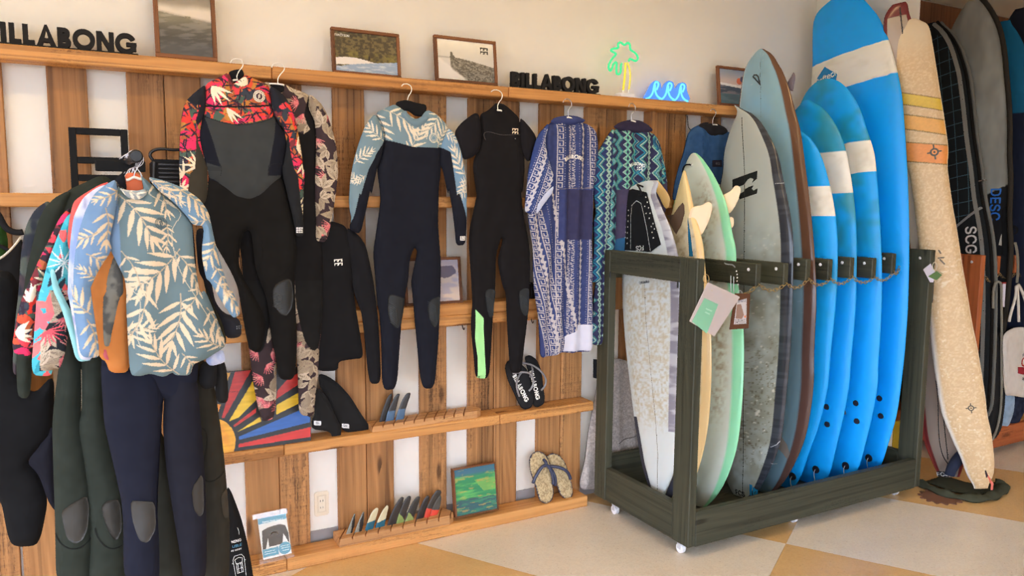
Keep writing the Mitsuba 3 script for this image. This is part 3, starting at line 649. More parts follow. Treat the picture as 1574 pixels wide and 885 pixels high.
bI = Board((3.575, -.47, 2.215), (3.53, -.59, .09), E2((850, 475), (940, 530), (1020, 640), (1085, 800)) + D4((1062, 0), (1058, 300), (1020, 800)) + D6((505, 0), (480, 170), (430, 400), (370, 630)), E2((780, 475), (725, 515)), thick=.08, rocker=.03, tail=.09, tipw=.02, c=.04)
bJ = Board((3.75, -.43, 2.345), (3.69, -.60, .09), E1((870, 605), (960, 620), (1060, 730), (1120, 850)) + E2((1250, 680), (1290, 800), (1310, 885)) + D4((1222, 170), (1215, 500), (1195, 800)) + D6((680, 0), (650, 200), (600, 420), (550, 590)), E1((800, 610), (700, 700), (670, 780)), thick=.08, rocker=.03, tail=.09, tipw=.02, c=.07)
bK = Board((3.99, -.375, 2.875), (3.90, -.61, .09), E1((1150, 0), (1260, 150), (1320, 300), (1380, 540), (1415, 740), (1425, 885)) + D4((1395, 0), (1390, 300), (1365, 700)) + D6((825, 0), (800, 200), (740, 420), (700, 545)), E1((860, 0), (780, 120), (750, 300), (745, 500)), thick=.085, rocker=.03, tail=.1, tipw=.03, c=.06)
def band_of(bd, up, lo):      # band edges from points on its upper and lower edge
    (a, b), (c, d) = [[bd.st(*p) for p in e] for e in (up, lo)]; sl = ((a[0] - b[0]) / (a[1] - b[1]) + (c[0] - d[0]) / (c[1] - d[1])) / 2
    return (a[0] + b[0]) / 2 - sl * (a[1] + b[1]) / 2, (c[0] + d[0]) / 2 - sl * (c[1] + d[1]) / 2, sl
bH.build('surfboard', 'shortest blue foam surfboard with a white band, beside the brown railed board', soft(band_of(bH, [(1246, 286), (1284, 287)], [(1248, 333), (1286, 332)]), .5, 3, (4, 160, 240)), 'satin', ns=300)
bI.build('surfboard', 'second shortest blue foam surfboard with a white band', soft(band_of(bI, [(1268, 234), (1306, 231)], [(1272, 297), (1314, 296)]), .9, 5, (4, 160, 240)), 'satin', ns=300)
bJ.build('surfboard', 'blue foam surfboard with a white band, in front of the tallest one', soft(band_of(bJ, [(1304, 220), (1342, 214)], [(1311, 266), (1349, 262)]), 1.0, 8, (4, 160, 240)), 'satin', ns=300)
bK.build('surfboard', 'tallest blue foam surfboard with a broad white band, last in the rack', soft(band_of(bK, [(1258, 100), (1340, 66)], [(1320, 126), (1378, 113)]), .15, 11, (0, 162, 252)), 'satin', ns=360)
bK.decal('logo_badge', bK.pxpoly(E1((825, 505), (920, 560), (905, 640), (760, 640), (770, 590))), (24, 128, 190), e=.002)
s0, t0 = bK.st(*E1((838, 590))[0]); mt = flat_text('Softech', .034); bK.text('logo_lettering', mt, s0 - .004, t0, .2, (240, 240, 232), .003)
plugs(bI, D6((362, 180), (366, 287)), D6((296, 563))[0]); plugs(bJ, D6((541, 157), (547, 268)), D6((478, 540))[0]); plugs(bK, D6((686, 128), (694, 236)), D6((620, 493))[0]); plugs(bH, [], D6((152, 605))[0])
for bd, q in ((bH, (330, 360)), (bI, (485, 310)), (bJ, (660, 300))):
    s, t = bd.raw(*D6(q)[0]); bd.fin(s - .04, float(bd.hw(s)) * .72, .10, .085, .0, (40, 70, 92), side=-1, splay=.35, towards=-1)

# ------------------------------------------------------------------ garments
def leaf(p, ang, l, w):
    """A lens shaped leaflet from p."""
    t = np.linspace(0, 1, 9); h = w / 2 * np.sin(np.pi * t ** .75) ; c, s = math.cos(ang), math.sin(ang)
    a = np.r_[np.c_[t * l, h], np.c_[t[::-1] * l, -h[::-1]]]
    return Polygon(np.c_[p[0] + c * a[:, 0] - s * a[:, 1], p[1] + s * a[:, 0] + c * a[:, 1]]).buffer(0)
def frond(b, t, n=7, ll=.5, wd=.13, spread=1.0, bend=.15, stem=.0016):
    """Palm frond from base b to tip t: (list of leaflets, stem line)."""
    b, t = np.array(b, float), np.array(t, float); d = t - b; L = np.linalg.norm(d); nrm = np.array([-d[1], d[0]]) / L; a0 = math.atan2(d[1], d[0]); out = []
    def pt(q): return b + d * q + nrm * bend * L * math.sin(math.pi * q) * .5
    for i in range(n):
        q = .12 + .86 * i / (n - 1); l = L * ll * (1 - .45 * abs(q - .45) * 1.6)
        for s in (-1, 1): out.append(leaf(pt(q), a0 + s * spread * (1.0 - .55 * q), l, l * wd * 1.7))
    out.append(leaf(pt(.95), a0, L * ll * .7, L * ll * wd)); return out, LineString([pt(q) for q in np.linspace(-.05, 1, 9)]).buffer(stem)
def burst(c, ang, n, l, w, fan=2.6):
    return [leaf(c, ang + fan * (i / (n - 1) - .5), l * (1 - .25 * abs(i / (n - 1) - .5)), w) for i in range(n)]
class Cloth:
    def __init__(c, px, y, T=.02, R=.05, fold=None, tension=3, poly=None):
        if poly is None:
            q = np.array([at(a, b, y)[[0, 2]] for a, b in px]); poly = Polygon(smooth_poly(q, tension=tension)).buffer(0)
            if poly.geom_type != 'Polygon': poly = max(poly.geoms, key=lambda g: g.area)
        c.poly, c.y, c.T, c.R, c.fold = poly, y, T, R, fold or (lambda P: np.zeros(len(P)))
        c._t = None
    def uv(c, pts): return [tuple(at(a, b, c.y)[[0, 2]]) for a, b in pts]
    def shape(c, pts, tension=0):
        q = np.array(c.uv(pts)); return Polygon(smooth_poly(q, tension=tension) if tension else q).buffer(0)
    def line(c, pts, r=.0016, n=40):
        return LineString(spline(c.uv(pts), n) if len(pts) > 2 else c.uv(pts)).buffer(r)
    def h(c, P):
        if c._t is None:
            q = []
            for r in [c.poly.exterior] + list(c.poly.interiors):
                n = max(16, int(r.length / .002)); q.append(np.array([r.interpolate(i / n, normalized=True).coords[0] for i in range(n)]))
            c._t = cKDTree(np.vstack(q))
        d = c._t.query(P)[0]; shapely.prepare(c.poly); d = np.where(shapely.contains_xy(c.poly, P[:, 0], P[:, 1]), d, 0)
        return c.T * np.sqrt(np.maximum(1 - (1 - np.clip(d / c.R, 0, 1)) ** 2, 0)) + c.fold(P)
    def world(c, m):
        v = np.asarray(m.vertices); return TM(np.c_[v[:, 0], c.y - v[:, 2], v[:, 1]], m.faces)
    def build(c, name, color, parent=None, res=.006, mat='cloth', label=None, back=.6, inner=None):
        front, P, bk = puff(c.poly, c.T, c.R, res, c.fold, back); m = cat_([front, bk])
        col = color(np.asarray(m.vertices)[:, :2]) if callable(color) else color
        if inner is not None: col = np.array(col, float); col[len(front.vertices):] = inner
        k = put(name, c.world(m), mat, col, parent, True, label=label); c.key = k; return k
    def over(c, name, poly, rgb, e=.0015, parent=None, res=.012, mat='cloth', label=None, rim=None):
        """A patch lying on this cloth."""
        out = []
        for g in getattr(poly, 'geoms', [poly]):
            if g.geom_type != 'Polygon' or g.area < 1e-8: continue
            P, F, n = grid_tri(g, res, min(res, .006)); z = c.h(P) + e; E = np.arange(n) if not g.interiors else np.arange(int(max(8, int(g.exterior.length / min(res, .006)))))
            v = np.vstack([np.c_[P, z], np.c_[P[E], z[E] - e - .001]]); j = np.arange(len(E)); a, b2 = E, np.roll(E, -1); k0 = len(P)
            F = np.vstack([F, np.stack([a, k0 + np.roll(j, -1), b2], 1), np.stack([a, k0 + j, k0 + np.roll(j, -1)], 1)]); out.append(TM(v, F))
        m = cat_(out); col = rgb(np.asarray(m.vertices)[:, :2]) if callable(rgb) else rgb
        return put(name, c.world(m), mat, col, parent or c.key, True, label=label)
    def words(c, name, m, px, ang, rgb, e=.002, parent=None, bend=None, label=None):
        """Flat lettering centred on a pixel, turned by ang; bend: radius of an arch."""
        v = m.vertices.copy(); u0 = c.uv([px])[0]
        if bend: a = v[:, 0] / bend; v = np.c_[(bend + v[:, 1]) * np.sin(a), (bend + v[:, 1]) * np.cos(a) - bend, v[:, 2]]
        cs, sn = math.cos(ang), math.sin(ang); P = np.c_[u0[0] + cs * v[:, 0] - sn * v[:, 1], u0[1] + sn * v[:, 0] + cs * v[:, 1]]
        return put(name, c.world(TM(np.c_[P, c.h(P) + e + v[:, 2]], m.faces)), 'satin', rgb, parent or c.key, False, label=label)
def crease(A, f=6.0, seed=0, drape=0, df=9.0):
    def fn(P):
        n = meshkit.fbm(np.c_[P * f, np.full(len(P), seed + .5)], 3, seed) - .5; o = 2 * A * n
        if drape: o = o + drape * np.sin(2 * np.pi * df * (P[:, 0] + .05 * (meshkit.noise(np.c_[P * [3, 2], np.full(len(P), seed + 7.7)], seed) - .5))) 
        return o
    return fn
def plain(rgb, amt=6, seed=0, f=30):
    def fn(P): return np.asarray(rgb, float) + amt * (meshkit.fbm(np.c_[P * f, np.full(len(P), seed)], 3, seed) - .5)[:, None] * 2
    return fn
def mesh_of(poly, depth=.0008):
    return extrude(poly, depth)
def scaled(poly, h):        # logo shapes: centre on the origin, height h
    x0, y0, x1, y1 = poly.bounds; k = h / (y1 - y0); return affinity.translate(affinity.scale(affinity.translate(poly, -(x0 + x1) / 2, -(y0 + y1) / 2), k, k, origin=(0, 0)), 0, 0)
def hanger(label, px, y, bar=None, group=None, metal=False, w=.40):
    """Hook and sloping bar; px: the hook's line in the photograph from its tip down to the neck."""
    t = thing('hanger', label, 'hanger', group); P = np.array([at(a, b, y) for a, b in px]); q = spline(P, 40)
    put('hook', tube(q, .0022, 8), 'chrome' if metal else 'satin', None if metal else (232, 228, 218), t, True)
    e = P[-1]; b = [e + [-.055, .0, -.012], e + [-.02, 0, -.002], e, e + [.02, 0, -.002], e + [.055, .0, -.012]]
    if bar: b = [at(a, c, y) for a, c in bar]
    put('bar', tube(spline(b, 24), .0042, 8), 'satin', (236, 232, 226), t, True); return t
BLACK, NAVY = (26, 26, 29), (25, 27, 37)

# ---- floral prints
def jungle(seed, box, n=260, cols=None, ground=(44, 42, 58), bursts=1):
    """Dense tropical print: broad coloured leaves with cream bursts on top."""
    r = random.Random(seed); x0, y0, x1, y1 = box; pt = Paint(ground)
    cols = cols or [(226, 66, 58), (228, 58, 104), (214, 84, 60), (176, 96, 62), (190, 128, 66), (78, 98, 88), (60, 66, 76), (120, 54, 60), (232, 72, 84)]
    for _ in range(n):
        p = (r.uniform(x0, x1), r.uniform(y0, y1)); a = r.uniform(0, 6.28); l = r.uniform(.035, .085)
        pt.add(leaf(p, a, l, l * r.uniform(.28, .5)), r.choice(cols))
    for _ in range(int(n * .35)):
        p = (r.uniform(x0, x1), r.uniform(y0, y1)); a = r.uniform(0, 6.28); pt.add(leaf(p, a, r.uniform(.03, .06), .006), (52, 44, 58))
    for _ in range(max(2, n // 60) * bursts):
        p = (r.uniform(x0, x1), r.uniform(y0, y1)); a = r.uniform(0, 6.28)
        for q in burst(p, a, 5, r.uniform(.05, .075), .0095, 2.1): pt.add(q, (238, 222, 194))
    return pt
def hibiscus(seed, box, n=26, ground=(62, 50, 54)):
    r = random.Random(seed); x0, y0, x1, y1 = box; pt = Paint(ground); P = []
    for _ in range(n * 6):
        p = (r.uniform(x0, x1), r.uniform(y0, y1))
        if all(math.dist(p, q) > .042 for q in P): P.append(p)
        if len(P) >= n: break
    for i, p in enumerate(P):
        a = r.uniform(0, 6.28)
        if i % 3 < 2:
            for k in range(4):
                g = a + k * .75 - 1.0; l = r.uniform(.045, .075); sh = r.choice([(182, 166, 146), (164, 148, 128), (196, 180, 160), (148, 134, 116)])
                pt.add(leaf(p, g, l, l * .42), sh)
                for v in (-.22, 0, .22): pt.add(leaf(p, g + v * .6, l * .85, .0022), (140, 126, 110))
        else:
            for q in burst(p, a, 9, .05, .0042, 2.2): pt.add(q, r.choice([(222, 128, 132), (206, 104, 116), (226, 150, 146)]))
    return pt

# ---- G1: red floral full suit
y1 = -.245
g1 = thing('wetsuit', 'black full wetsuit with red and pink tropical print chest and sleeves', 'wetsuit')
lg = Cloth(A2((215, 60), (205, 140), (190, 330), (195, 440)) + A3((315, 60), (355, 300), (395, 520), (430, 592), (490, 585), (520, 500), (535, 330)) + A2((470, 800), (490, 600), (520, 520), (545, 505), (570, 530), (585, 640), (600, 800)) + A3((545, 200), (575, 480), (612, 640), (632, 802), (752, 805), (768, 560), (760, 300), (748, 0)) + A2((905, 760), (915, 640), (880, 420), (825, 200), (795, 90), (640, 110), (400, 110)), y1 + .004, T=.026, R=.055, fold=crease(.006, 5, 3))
lg.build('legs', plain((24, 23, 23), 4, 2), g1, .011)
to = Cloth(A1((400, 150), (340, 185), (225, 240), (222, 330), (205, 470), (165, 590), (160, 660), (190, 770), (215, 870)) + A2((228, 80), (240, 150), (300, 170), (430, 290), (560, 310), (660, 270), (760, 150), (800, 100)) + A1((810, 860), (835, 720), (845, 640), (790, 560), (745, 490), (722, 400), (708, 250), (600, 205), (520, 165), (470, 250), (430, 235)), y1, T=.03, R=.07, fold=crease(.005, 4, 5))
bx = lambda c: (c.poly.bounds)
chest = to.shape(A1((380, 130), (215, 235), (218, 440), (216, 485), (300, 520), (420, 548), (520, 545), (640, 522), (735, 492), (728, 400), (712, 240), (600, 200), (520, 130)), 1)
def g1_torso():
    fl = jungle(21, chest.bounds, 330, bursts=0); pt = Paint(NAVY); pt.add(chest, lambda P: fl(P))
    pt.add(to.shape(A1((215, 495), (300, 520), (420, 548), (520, 545), (640, 522), (735, 492), (750, 500), (735, 640), (695, 870)) + A2((690, 0), (690, 100), (820, 95), (760, 130), (660, 260), (560, 290), (430, 270), (320, 150), (228, 100), (228, 0)) + A1((330, 870), (280, 700))), plain((58, 61, 62), 5, 4))
    pt.add(to.shape(A1((218, 860), (330, 872), (330, 900), (225, 900))), (50, 53, 55)); pt.add(to.line(A2((228, -10), (320, 5), (330, 100)), .001), (36, 38, 40)); pt.add(to.line(A2((690, 100), (692, 40), (820, 15)), .001), (36, 38, 40))
    pt.add(to.line(A1((216, 410), (470, 418), (722, 405)), .0032), (28, 26, 32)); pt.add(to.line(A1((216, 488), (420, 550), (735, 495)), .0012), (34, 34, 36))
    for c, a in (((262, 262), -.5), ((262, 262), -1.0), ((262, 262), -1.5), ((280, 262), -.75)):
        pass
    o = np.array(to.uv(A1((265, 262)))[0])
    for tip in ((292, 400), (345, 412), (408, 382), (425, 318)): q = np.array(to.uv(A1(tip))[0]); d = q - o; pt.add(leaf(o, math.atan2(d[1], d[0]), np.linalg.norm(d), .013), (240, 226, 200))
    o = np.array(to.uv(A1((375, 425)))[0])
    for tip in ((350, 480), (390, 520), (425, 540), (470, 545), (500, 510)): q = np.array(to.uv(A1(tip))[0]); d = q - o; pt.add(leaf(o, math.atan2(d[1], d[0]), np.linalg.norm(d), .011), (240, 226, 200) if tip[0] > 400 else (196, 138, 70))
    return pt
to.build('torso', g1_torso(), g1, .0026)
to.words('badge_ground', mesh_of(Point(0, 0).buffer(.0235)), A1((620, 340))[0], 0, (70, 46, 56), .0012)
rg = Point(0, 0).buffer(.0235).difference(Point(0, 0).buffer(.0125)); to.words('badge', mesh_of(rg), A1((620, 340))[0], 0, (236, 226, 206), label='round cream badge')
tick = unary_union([LineString([(.0165 * math.cos(a), .0165 * math.sin(a)), (.0205 * math.cos(a), .0205 * math.sin(a))]).buffer(.0009) for a in np.arange(0, 6.28, .33)]); to.words('badge_print', mesh_of(tick), A1((620, 340))[0], 0, (90, 50, 56), .0032)
sm = unary_union([affinity.rotate(LineString([(-.006, -.004 + k), (-.002, .002 + k), (.002, -.002 + k), (.006, .004 + k)]).buffer(.0011), 30) for k in (-.004, .001, .005)]); to.words('badge_print', mesh_of(sm), A1((620, 340))[0], 0, (236, 226, 206))
to.over('zip_toggle', Point(to.uv(A1((664, 432)))[0]).buffer(.0045), (150, 150, 150), .004, mat='satin')
ci = Cloth(A1((398, 150), (440, 135), (500, 128), (518, 165), (510, 190), (470, 235), (435, 235), (415, 200)), y1 + .015, T=.006, R=.02); ci.build('collar_lining', BLACK, g1, .006, label='black collar lining')
co = Cloth(A1((430, 245), (520, 180), (545, 200), (560, 270), (500, 290), (440, 262)), y1 - .018, T=.008, R=.02); flc = jungle(22, co.poly.bounds, 40); co.build('collar', lambda P: Paint((210, 60, 70)).add(co.poly, lambda Q: flc(Q))(P), g1, .003)
sl = Cloth(A1((222, 242), (150, 300), (82, 362), (48, 450), (32, 650), (25, 885)) + A2((28, 60), (32, 200), (60, 330), (180, 345), (240, 290), (252, 110), (240, 0)) + A1((236, 870), (198, 740), (180, 640), (196, 520), (226, 420), (228, 330)), y1 - .008, T=.022, R=.045, fold=crease(.006, 7, 8))
fs = jungle(23, sl.poly.bounds, 240)
sp = Paint(lambda P: fs(P)).add(sl.shape(A1((150, 600), (150, 720), (140, 885)) + A2((105, 80), (88, 210), (90, 360), (240, 360), (240, 0)) + A1((240, 860), (170, 700))), plain((62, 58, 50), 4, 3)).add(sl.shape(A1((230, 230), (150, 290), (80, 362), (145, 405), (200, 400), (230, 330))), plain((36, 38, 46), 3)).add(sl.shape(A1((185, 400), (230, 340), (230, 480), (160, 560), (145, 520))), plain((38, 38, 48), 3))
sl.build('sleeve', sp, g1, .0028)
sr = Cloth(A1((706, 248), (790, 300), (850, 370), (885, 460), (920, 580), (950, 760), (962, 885)) + A2((975, 60), (968, 200), (960, 400), (972, 555), (908, 560), (890, 440), (845, 250), (810, 100), (805, 0)) + A1((810, 870), (840, 700), (820, 590), (760, 510), (730, 430)), y1 - .012, T=.022, R=.04, fold=crease(.006, 7, 9))
fs2 = jungle(24, sr.poly.bounds, 240)
sp = Paint(lambda P: fs2(P)).add(sr.shape(A1((706, 240), (790, 290), (850, 372), (790, 395), (745, 450), (725, 400))), plain((36, 38, 46), 3)).add(sr.shape(A1((740, 470), (800, 545), (850, 640), (862, 760), (885, 885)) + A2((915, 100), (940, 320), (962, 400), (985, 560), (900, 570), (780, 0)) + A1((790, 870), (840, 640), (800, 580))), plain((34, 35, 38), 3))
sr.build('sleeve', sp, g1, .0028)
sr.words('cuff_print', mesh_of(unary_union([shapely.box(-.013 + i * .009, -.012 + j * .0085, -.0055 + i * .009, -.0055 + j * .0085) for i in range(3) for j in range(3)])), A2((930, 508))[0], 0, (226, 226, 226), label='white cuff print')
kp = lg.shape(A3((572, 130), (600, 70), (690, 32), (725, 60), (735, 180), (720, 260), (680, 318), (630, 300), (585, 240)), 2); lg.over('knee_pad', kp, (28, 30, 31), .003, g1, .01, 'satin', 'glossy ribbed knee pad')
for i in range(9): lg.over('knee_rib', lg.line(A3((578, 140 + i * 13), (610, 150 + i * 13), (650, 168 + i * 12)), .0012), (70, 74, 76), .0045, g1, .006, 'satin')
for L in (A2((545, 500), (500, 530), (478, 640), (490, 760), (500, 880)), A2((560, 490), (620, 540), (650, 640), (640, 760), (600, 880)), A2((740, 880), (820, 820), (900, 760))): lg.over('seam', lg.line(L, .0011), (24, 24, 25), .0008, g1, .006)
hanger('white plastic hanger of the red floral wetsuit', A1((412, 84), (432, 58), (465, 50), (500, 66), (509, 98), (490, 130), (470, 160), (465, 208)), -.238, A1((430, 216), (448, 212), (472, 212)))

# ---- G2: pink and beige floral suit behind it
y2 = -.2
g2 = thing('wetsuit', 'dark wetsuit with beige and pink leaf print, half hidden behind the red floral one', 'wetsuit')
b2 = Cloth(A1((680, 220), (740, 235), (820, 240), (870, 270), (1010, 320), (1000, 420), (1050, 520), (1060, 640), (1058, 885)) + A2((1062, 300), (1105, 560), (1112, 885)) + A3((965, 0), (965, 250), (955, 400), (935, 580), (930, 760)) + A4((910, 200), (895, 395), (785, 380), (778, 200), (775, 60)) + A3((765, 600), (770, 400), (730, 300), (600, 250), (590, 350), (610, 600), (615, 880)) + A4((608, 300), (590, 412), (505, 430), (475, 330), (435, 120)) + A3((418, 650), (405, 560), (370, 330), (360, 100)) + A2((500, 700), (420, 300), (470, 0)) + A1((560, 600), (560, 300)), y2, T=.022, R=.05, fold=crease(.005, 6, 11))
fh = hibiscus(31, b2.poly.bounds, 170)
k2 = [b2.shape(A3((330, -300), (330, 200), (385, 520), (410, 575), (450, 592), (490, 588), (525, 520), (555, 380), (600, 100), (600, -300)), 2), b2.shape(A3((740, -300), (745, 200), (800, 440), (830, 530), (885, 582), (925, 560), (945, 480), (965, 300), (975, -300)), 2)]
pt = Paint(lambda P: fh(P)); 
for q in k2: pt.add(q, plain((27, 27, 28), 4, 3))
pt.add(b2.shape(A1((500, 500), (700, 560), (830, 560), (900, 605), (960, 620), (1005, 590), (1070, 500), (1080, 900)) + A2((1130, 560), (1130, 885), (400, 885), (400, 0))), plain((23, 22, 24), 3, 5)); pt.add(b2.shape(A1((1000, 330), (960, 480), (990, 560), (1050, 640), (1075, 600), (1050, 480), (1040, 400))), plain((25, 23, 25), 3))
b2.build('body', pt, g2, .003)
s2 = Cloth(A1((1005, 320), (1032, 330), (1090, 380), (1140, 460), (1185, 590), (1218, 740), (1226, 885)) + A2((1225, 100), (1205, 270), (1180, 420), (1140, 603), (1048, 592), (1060, 420), (1050, 200), (1058, 0)) + A1((1058, 860), (1062, 640), (1050, 520), (1010, 420)), y2 - .012, T=.02, R=.04, fold=crease(.005, 8, 12))
fh2 = hibiscus(33, s2.poly.bounds, 46); s2.build('sleeve', Paint(lambda P: fh2(P)).add(s2.line(A2((1052, 570), (1100, 578), (1148, 588)), .002), (38, 32, 34)), g2, .0028)
cl2 = Cloth(A1((705, 245), (745, 240), (815, 245), (822, 290), (800, 312), (760, 290)), y2 - .022, T=.004, R=.02); cl2.build('collar_lining', BLACK, g2, .006)
hanger('thin white hanger of the beige and pink leaf wetsuit', A1((728, 118), (735, 95), (765, 82), (800, 92), (822, 120), (800, 160), (778, 190), (775, 240)), -.228, A1((705, 240), (760, 240), (820, 250)))

# ---- G3: plain black jacket
y3 = -.176
g3 = thing('wetsuit_jacket', 'plain black wetsuit jacket with a small white wave logo, hung low', 'jacket')
b3 = Cloth(A2((960, 470), (1060, 440), (1180, 440), (1290, 478), (1330, 640), (1335, 800)) + A3((1190, 0), (1195, 160), (1235, 400), (1275, 640), (1180, 648), (1080, 664), (1078, 735), (945, 738), (880, 700), (900, 300), (900, 0)) + A2((900, 600)), y3, T=.018, R=.05, fold=crease(.005, 5, 14)); b3.build('body', plain((24, 24, 27), 3), g3, .012)
s3 = Cloth(A2((1285, 478), (1385, 548), (1440, 630), (1475, 800), (1490, 885)) + A3((1345, 50), (1375, 300), (1390, 500), (1405, 832), (1320, 836), (1300, 700), (1262, 310), (1230, 230), (1190, 120)) + A2((1330, 800), (1310, 640)), y3 - .01, T=.016, R=.035, fold=crease(.005, 6, 15)); s3.build('sleeve', plain((25, 25, 29), 3), g3, .012)
b3.words('wave_logo', mesh_of(scaled(wave_mark(), .0285)), A2((1219, 750))[0], .06, (236, 232, 224), .0025, label='white wave logo')

# ---- G4: blue palm full suit
y4 = -.195
g4 = thing('wetsuit', 'black full wetsuit with pale blue palm leaf chest and sleeves', 'wetsuit')
b4 = Cloth(B1((430, 195), (380, 215), (275, 265), (330, 400), (350, 480), (320, 620), (290, 690), (320, 885)) + B2((315, 130), (290, 300), (262, 480), (275, 640), (295, 885)) + B3((310, 150), (325, 350), (330, 735), (440, 725), (465, 350), (480, 150), (505, 0)) + B2((525, 700), (540, 520), (575, 440), (600, 470)) + B2((548, 700)) + B3((560, 0), (575, 180), (625, 722), (726, 720), (752, 400), (765, 150)) + B2((772, 750), (775, 560), (750, 250), (758, 0)) + B1((775, 700), (768, 560), (790, 480), (835, 368), (740, 270), (665, 235), (600, 330)), y4, T=.026, R=.055, fold=crease(.005, 5, 16))
GBL = (116, 140, 152)
fr = [((230, 250), (330, 470)), ((350, 245), (550, 390)), ((760, 250), (660, 400)), ((520, 590), (620, 400)), ((740, 520), (800, 390)), ]
def palms(c, X, frs, ground, col, wd=.10, ll=.6, amt=5):
    pt = Paint(plain(ground, amt, 5, 18))
    for a, b in frs:
        L, st = frond(*c.uv(X(a, b)), n=5, ll=ll, wd=wd, spread=.95)
        for q in L: pt.add(q, col)
        pt.add(st, np.asarray(col) * .9)
    return pt
ch4 = b4.shape(B1((270, 150), (270, 400), (345, 468), (450, 495), (560, 525), (660, 525), (775, 528), (840, 400), (840, 150)))
pc = palms(b4, B1, fr, GBL, (222, 212, 192)); bp = Paint(plain(NAVY, 3, 6)).add(ch4, lambda P: pc(P))
for L in (B1((400, 500), (395, 640), (400, 885)) + B2((412, 100), (450, 180), (520, 232), (600, 240), (670, 205), (715, 130)) + B1((765, 880), (780, 700), (770, 560)),): bp.add(b4.line(L[1:-3], .0009), (22, 23, 30))
bp.add(b4.line(B1((345, 468), (560, 525), (775, 525)), .0011), (24, 26, 32)); bp.add(b4.line(B1((275, 268), (330, 370), (348, 470)), .0013), (46, 56, 66)); bp.add(b4.line(B1((835, 372), (790, 450), (772, 525)), .0013), (46, 56, 66))
for L in (B2((575, 440), (525, 480), (520, 600), (530, 700)), B2((575, 445), (620, 520), (630, 640), (620, 780)), B2((300, 660), (400, 740), (505, 810)), B2((770, 770), (700, 810), (640, 835))): bp.add(b4.line(L, .0009), (22, 23, 29))
b4.build('body', bp, g4, .0032)
ci = Cloth(B1((432, 185), (470, 170), (520, 165), (600, 190), (665, 200), (668, 245), (640, 290), (580, 290), (520, 240), (465, 272), (440, 230)), y4 + .004, T=.008, R=.02); ci.build('collar_lining', (24, 24, 27), g4, .006, label='black collar lining')
co = Cloth(B1((464, 270), (512, 238), (530, 290), (590, 312), (650, 280), (690, 300), (640, 352), (590, 378), (530, 345)), y4 - .024, T=.008, R=.02); co.build('collar', plain((110, 134, 148), 4), g4, .006)
rg = Point(0, 0).buffer(.0225).difference(Point(0, 0).buffer(.0145)); b4.words('badge_ground', mesh_of(Point(0, 0).buffer(.0235)), B1((703, 455))[0], 0, (112, 142, 160), .0012)
b4.words('badge', mesh_of(unary_union([rg, Point(0, 0).buffer(.0105).difference(Point(0, 0).buffer(.009))])), B1((703, 455))[0], 0, (226, 220, 200), label='round cream badge')
b4.words('badge_print', mesh_of(tick.buffer(.0002)), B1((703, 455))[0], 0, (118, 140, 152), .0032)
for m in ((B1((275, 265), (205, 350), (160, 470), (115, 620), (90, 760), (82, 885)) + B2((80, 80), (84, 160), (100, 220), (82, 312), (165, 345), (205, 180), (240, 0)) + B1((250, 885), (290, 690), (325, 600), (350, 470), (320, 350)), [((120, 640), (230, 560)), ((330, 470), (210, 350)), ((150, 800), (90, 720)), ((190, 740), (110, 780))], B1((350, 440), (350, 465), (285, 560), (215, 700), (160, 885)) + B2((150, 30), (112, 210), (60, 330), (180, 360), (280, 0)) + B1((300, 885), (380, 480)), 17),
          (B1((835, 370), (890, 440), (930, 560), (965, 740), (970, 885)) + B2((968, 60), (970, 200), (963, 424), (890, 430), (878, 300), (860, 150), (835, 0)) + B1((830, 885), (790, 700), (765, 640), (770, 525), (800, 440)), [((960, 745), (870, 560)), ((960, 760), (900, 885)), ((780, 400), (870, 470)), ((940, 885), (960, 760))], B1((760, 520), (835, 560), (850, 640), (885, 885)) + B2((900, 30), (950, 180), (985, 300), (985, 440), (860, 440), (820, 0)) + B1((820, 885), (740, 660)), 18)):
    c = Cloth(m[0], y4 - .010, T=.02, R=.04, fold=crease(.005, 7, m[3])); p4 = palms(c, B1, m[1], GBL if m[3] == 17 else (116, 148, 176), (222, 214, 198)); p4.add(c.shape(m[2]), plain(NAVY, 3, 6)); c.build('sleeve', p4, g4, .003)
cuff = unary_union([shapely.box(-.015 + i * .0078, -.011 + j * .0072, -.0085 + i * .0078, -.005 + j * .0072) for i in range(4) for j in range(3)])
c.words('cuff_print', mesh_of(cuff), B2((930, 372))[0], 0, (230, 230, 226), label='white cuff print')
def knees(c, par, polys, ribs):
    for q, rr in zip(polys, ribs):
        c.over('knee_pad', c.shape(q, 2), (34, 38, 42), .003, par, .01, 'satin', 'glossy ribbed knee pad')
        for i in range(10):
            a = rr[0]; d = rr[1]; c.over('knee_rib', c.line([(a[0] + (d[0] - a[0]) * i / 9, a[1] + (d[1] - a[1]) * i / 9 + k * 1.1) for k in (0,)] + [(a[0] + 6 + (d[0] - a[0]) * i / 9, a[1] + 3 + (d[1] - a[1]) * i / 9), (a[0] + 13 + (d[0] - a[0]) * i / 9, a[1] + 9 + (d[1] - a[1]) * i / 9)], .0012), (64, 72, 78), .0045, par, .006, 'satin')
knees(b4, g4, [B2((360, 795), (400, 795), (500, 828)) + B3((500, 60), (480, 200), (430, 270), (378, 225), (353, 120)), B2((680, 830), (758, 805)) + B3((762, 60), (755, 190), (712, 265), (672, 205), (655, 110))], [B3((356, 60), (372, 215)), B3((657, 60), (668, 190))])
hanger('white hanger in the collar of the blue palm wetsuit', B1((478, 62), (490, 48), (520, 45), (548, 62), (553, 95), (535, 130), (524, 160), (524, 195)), -.188, B1((512, 195), (560, 203), (610, 218), (655, 240)))

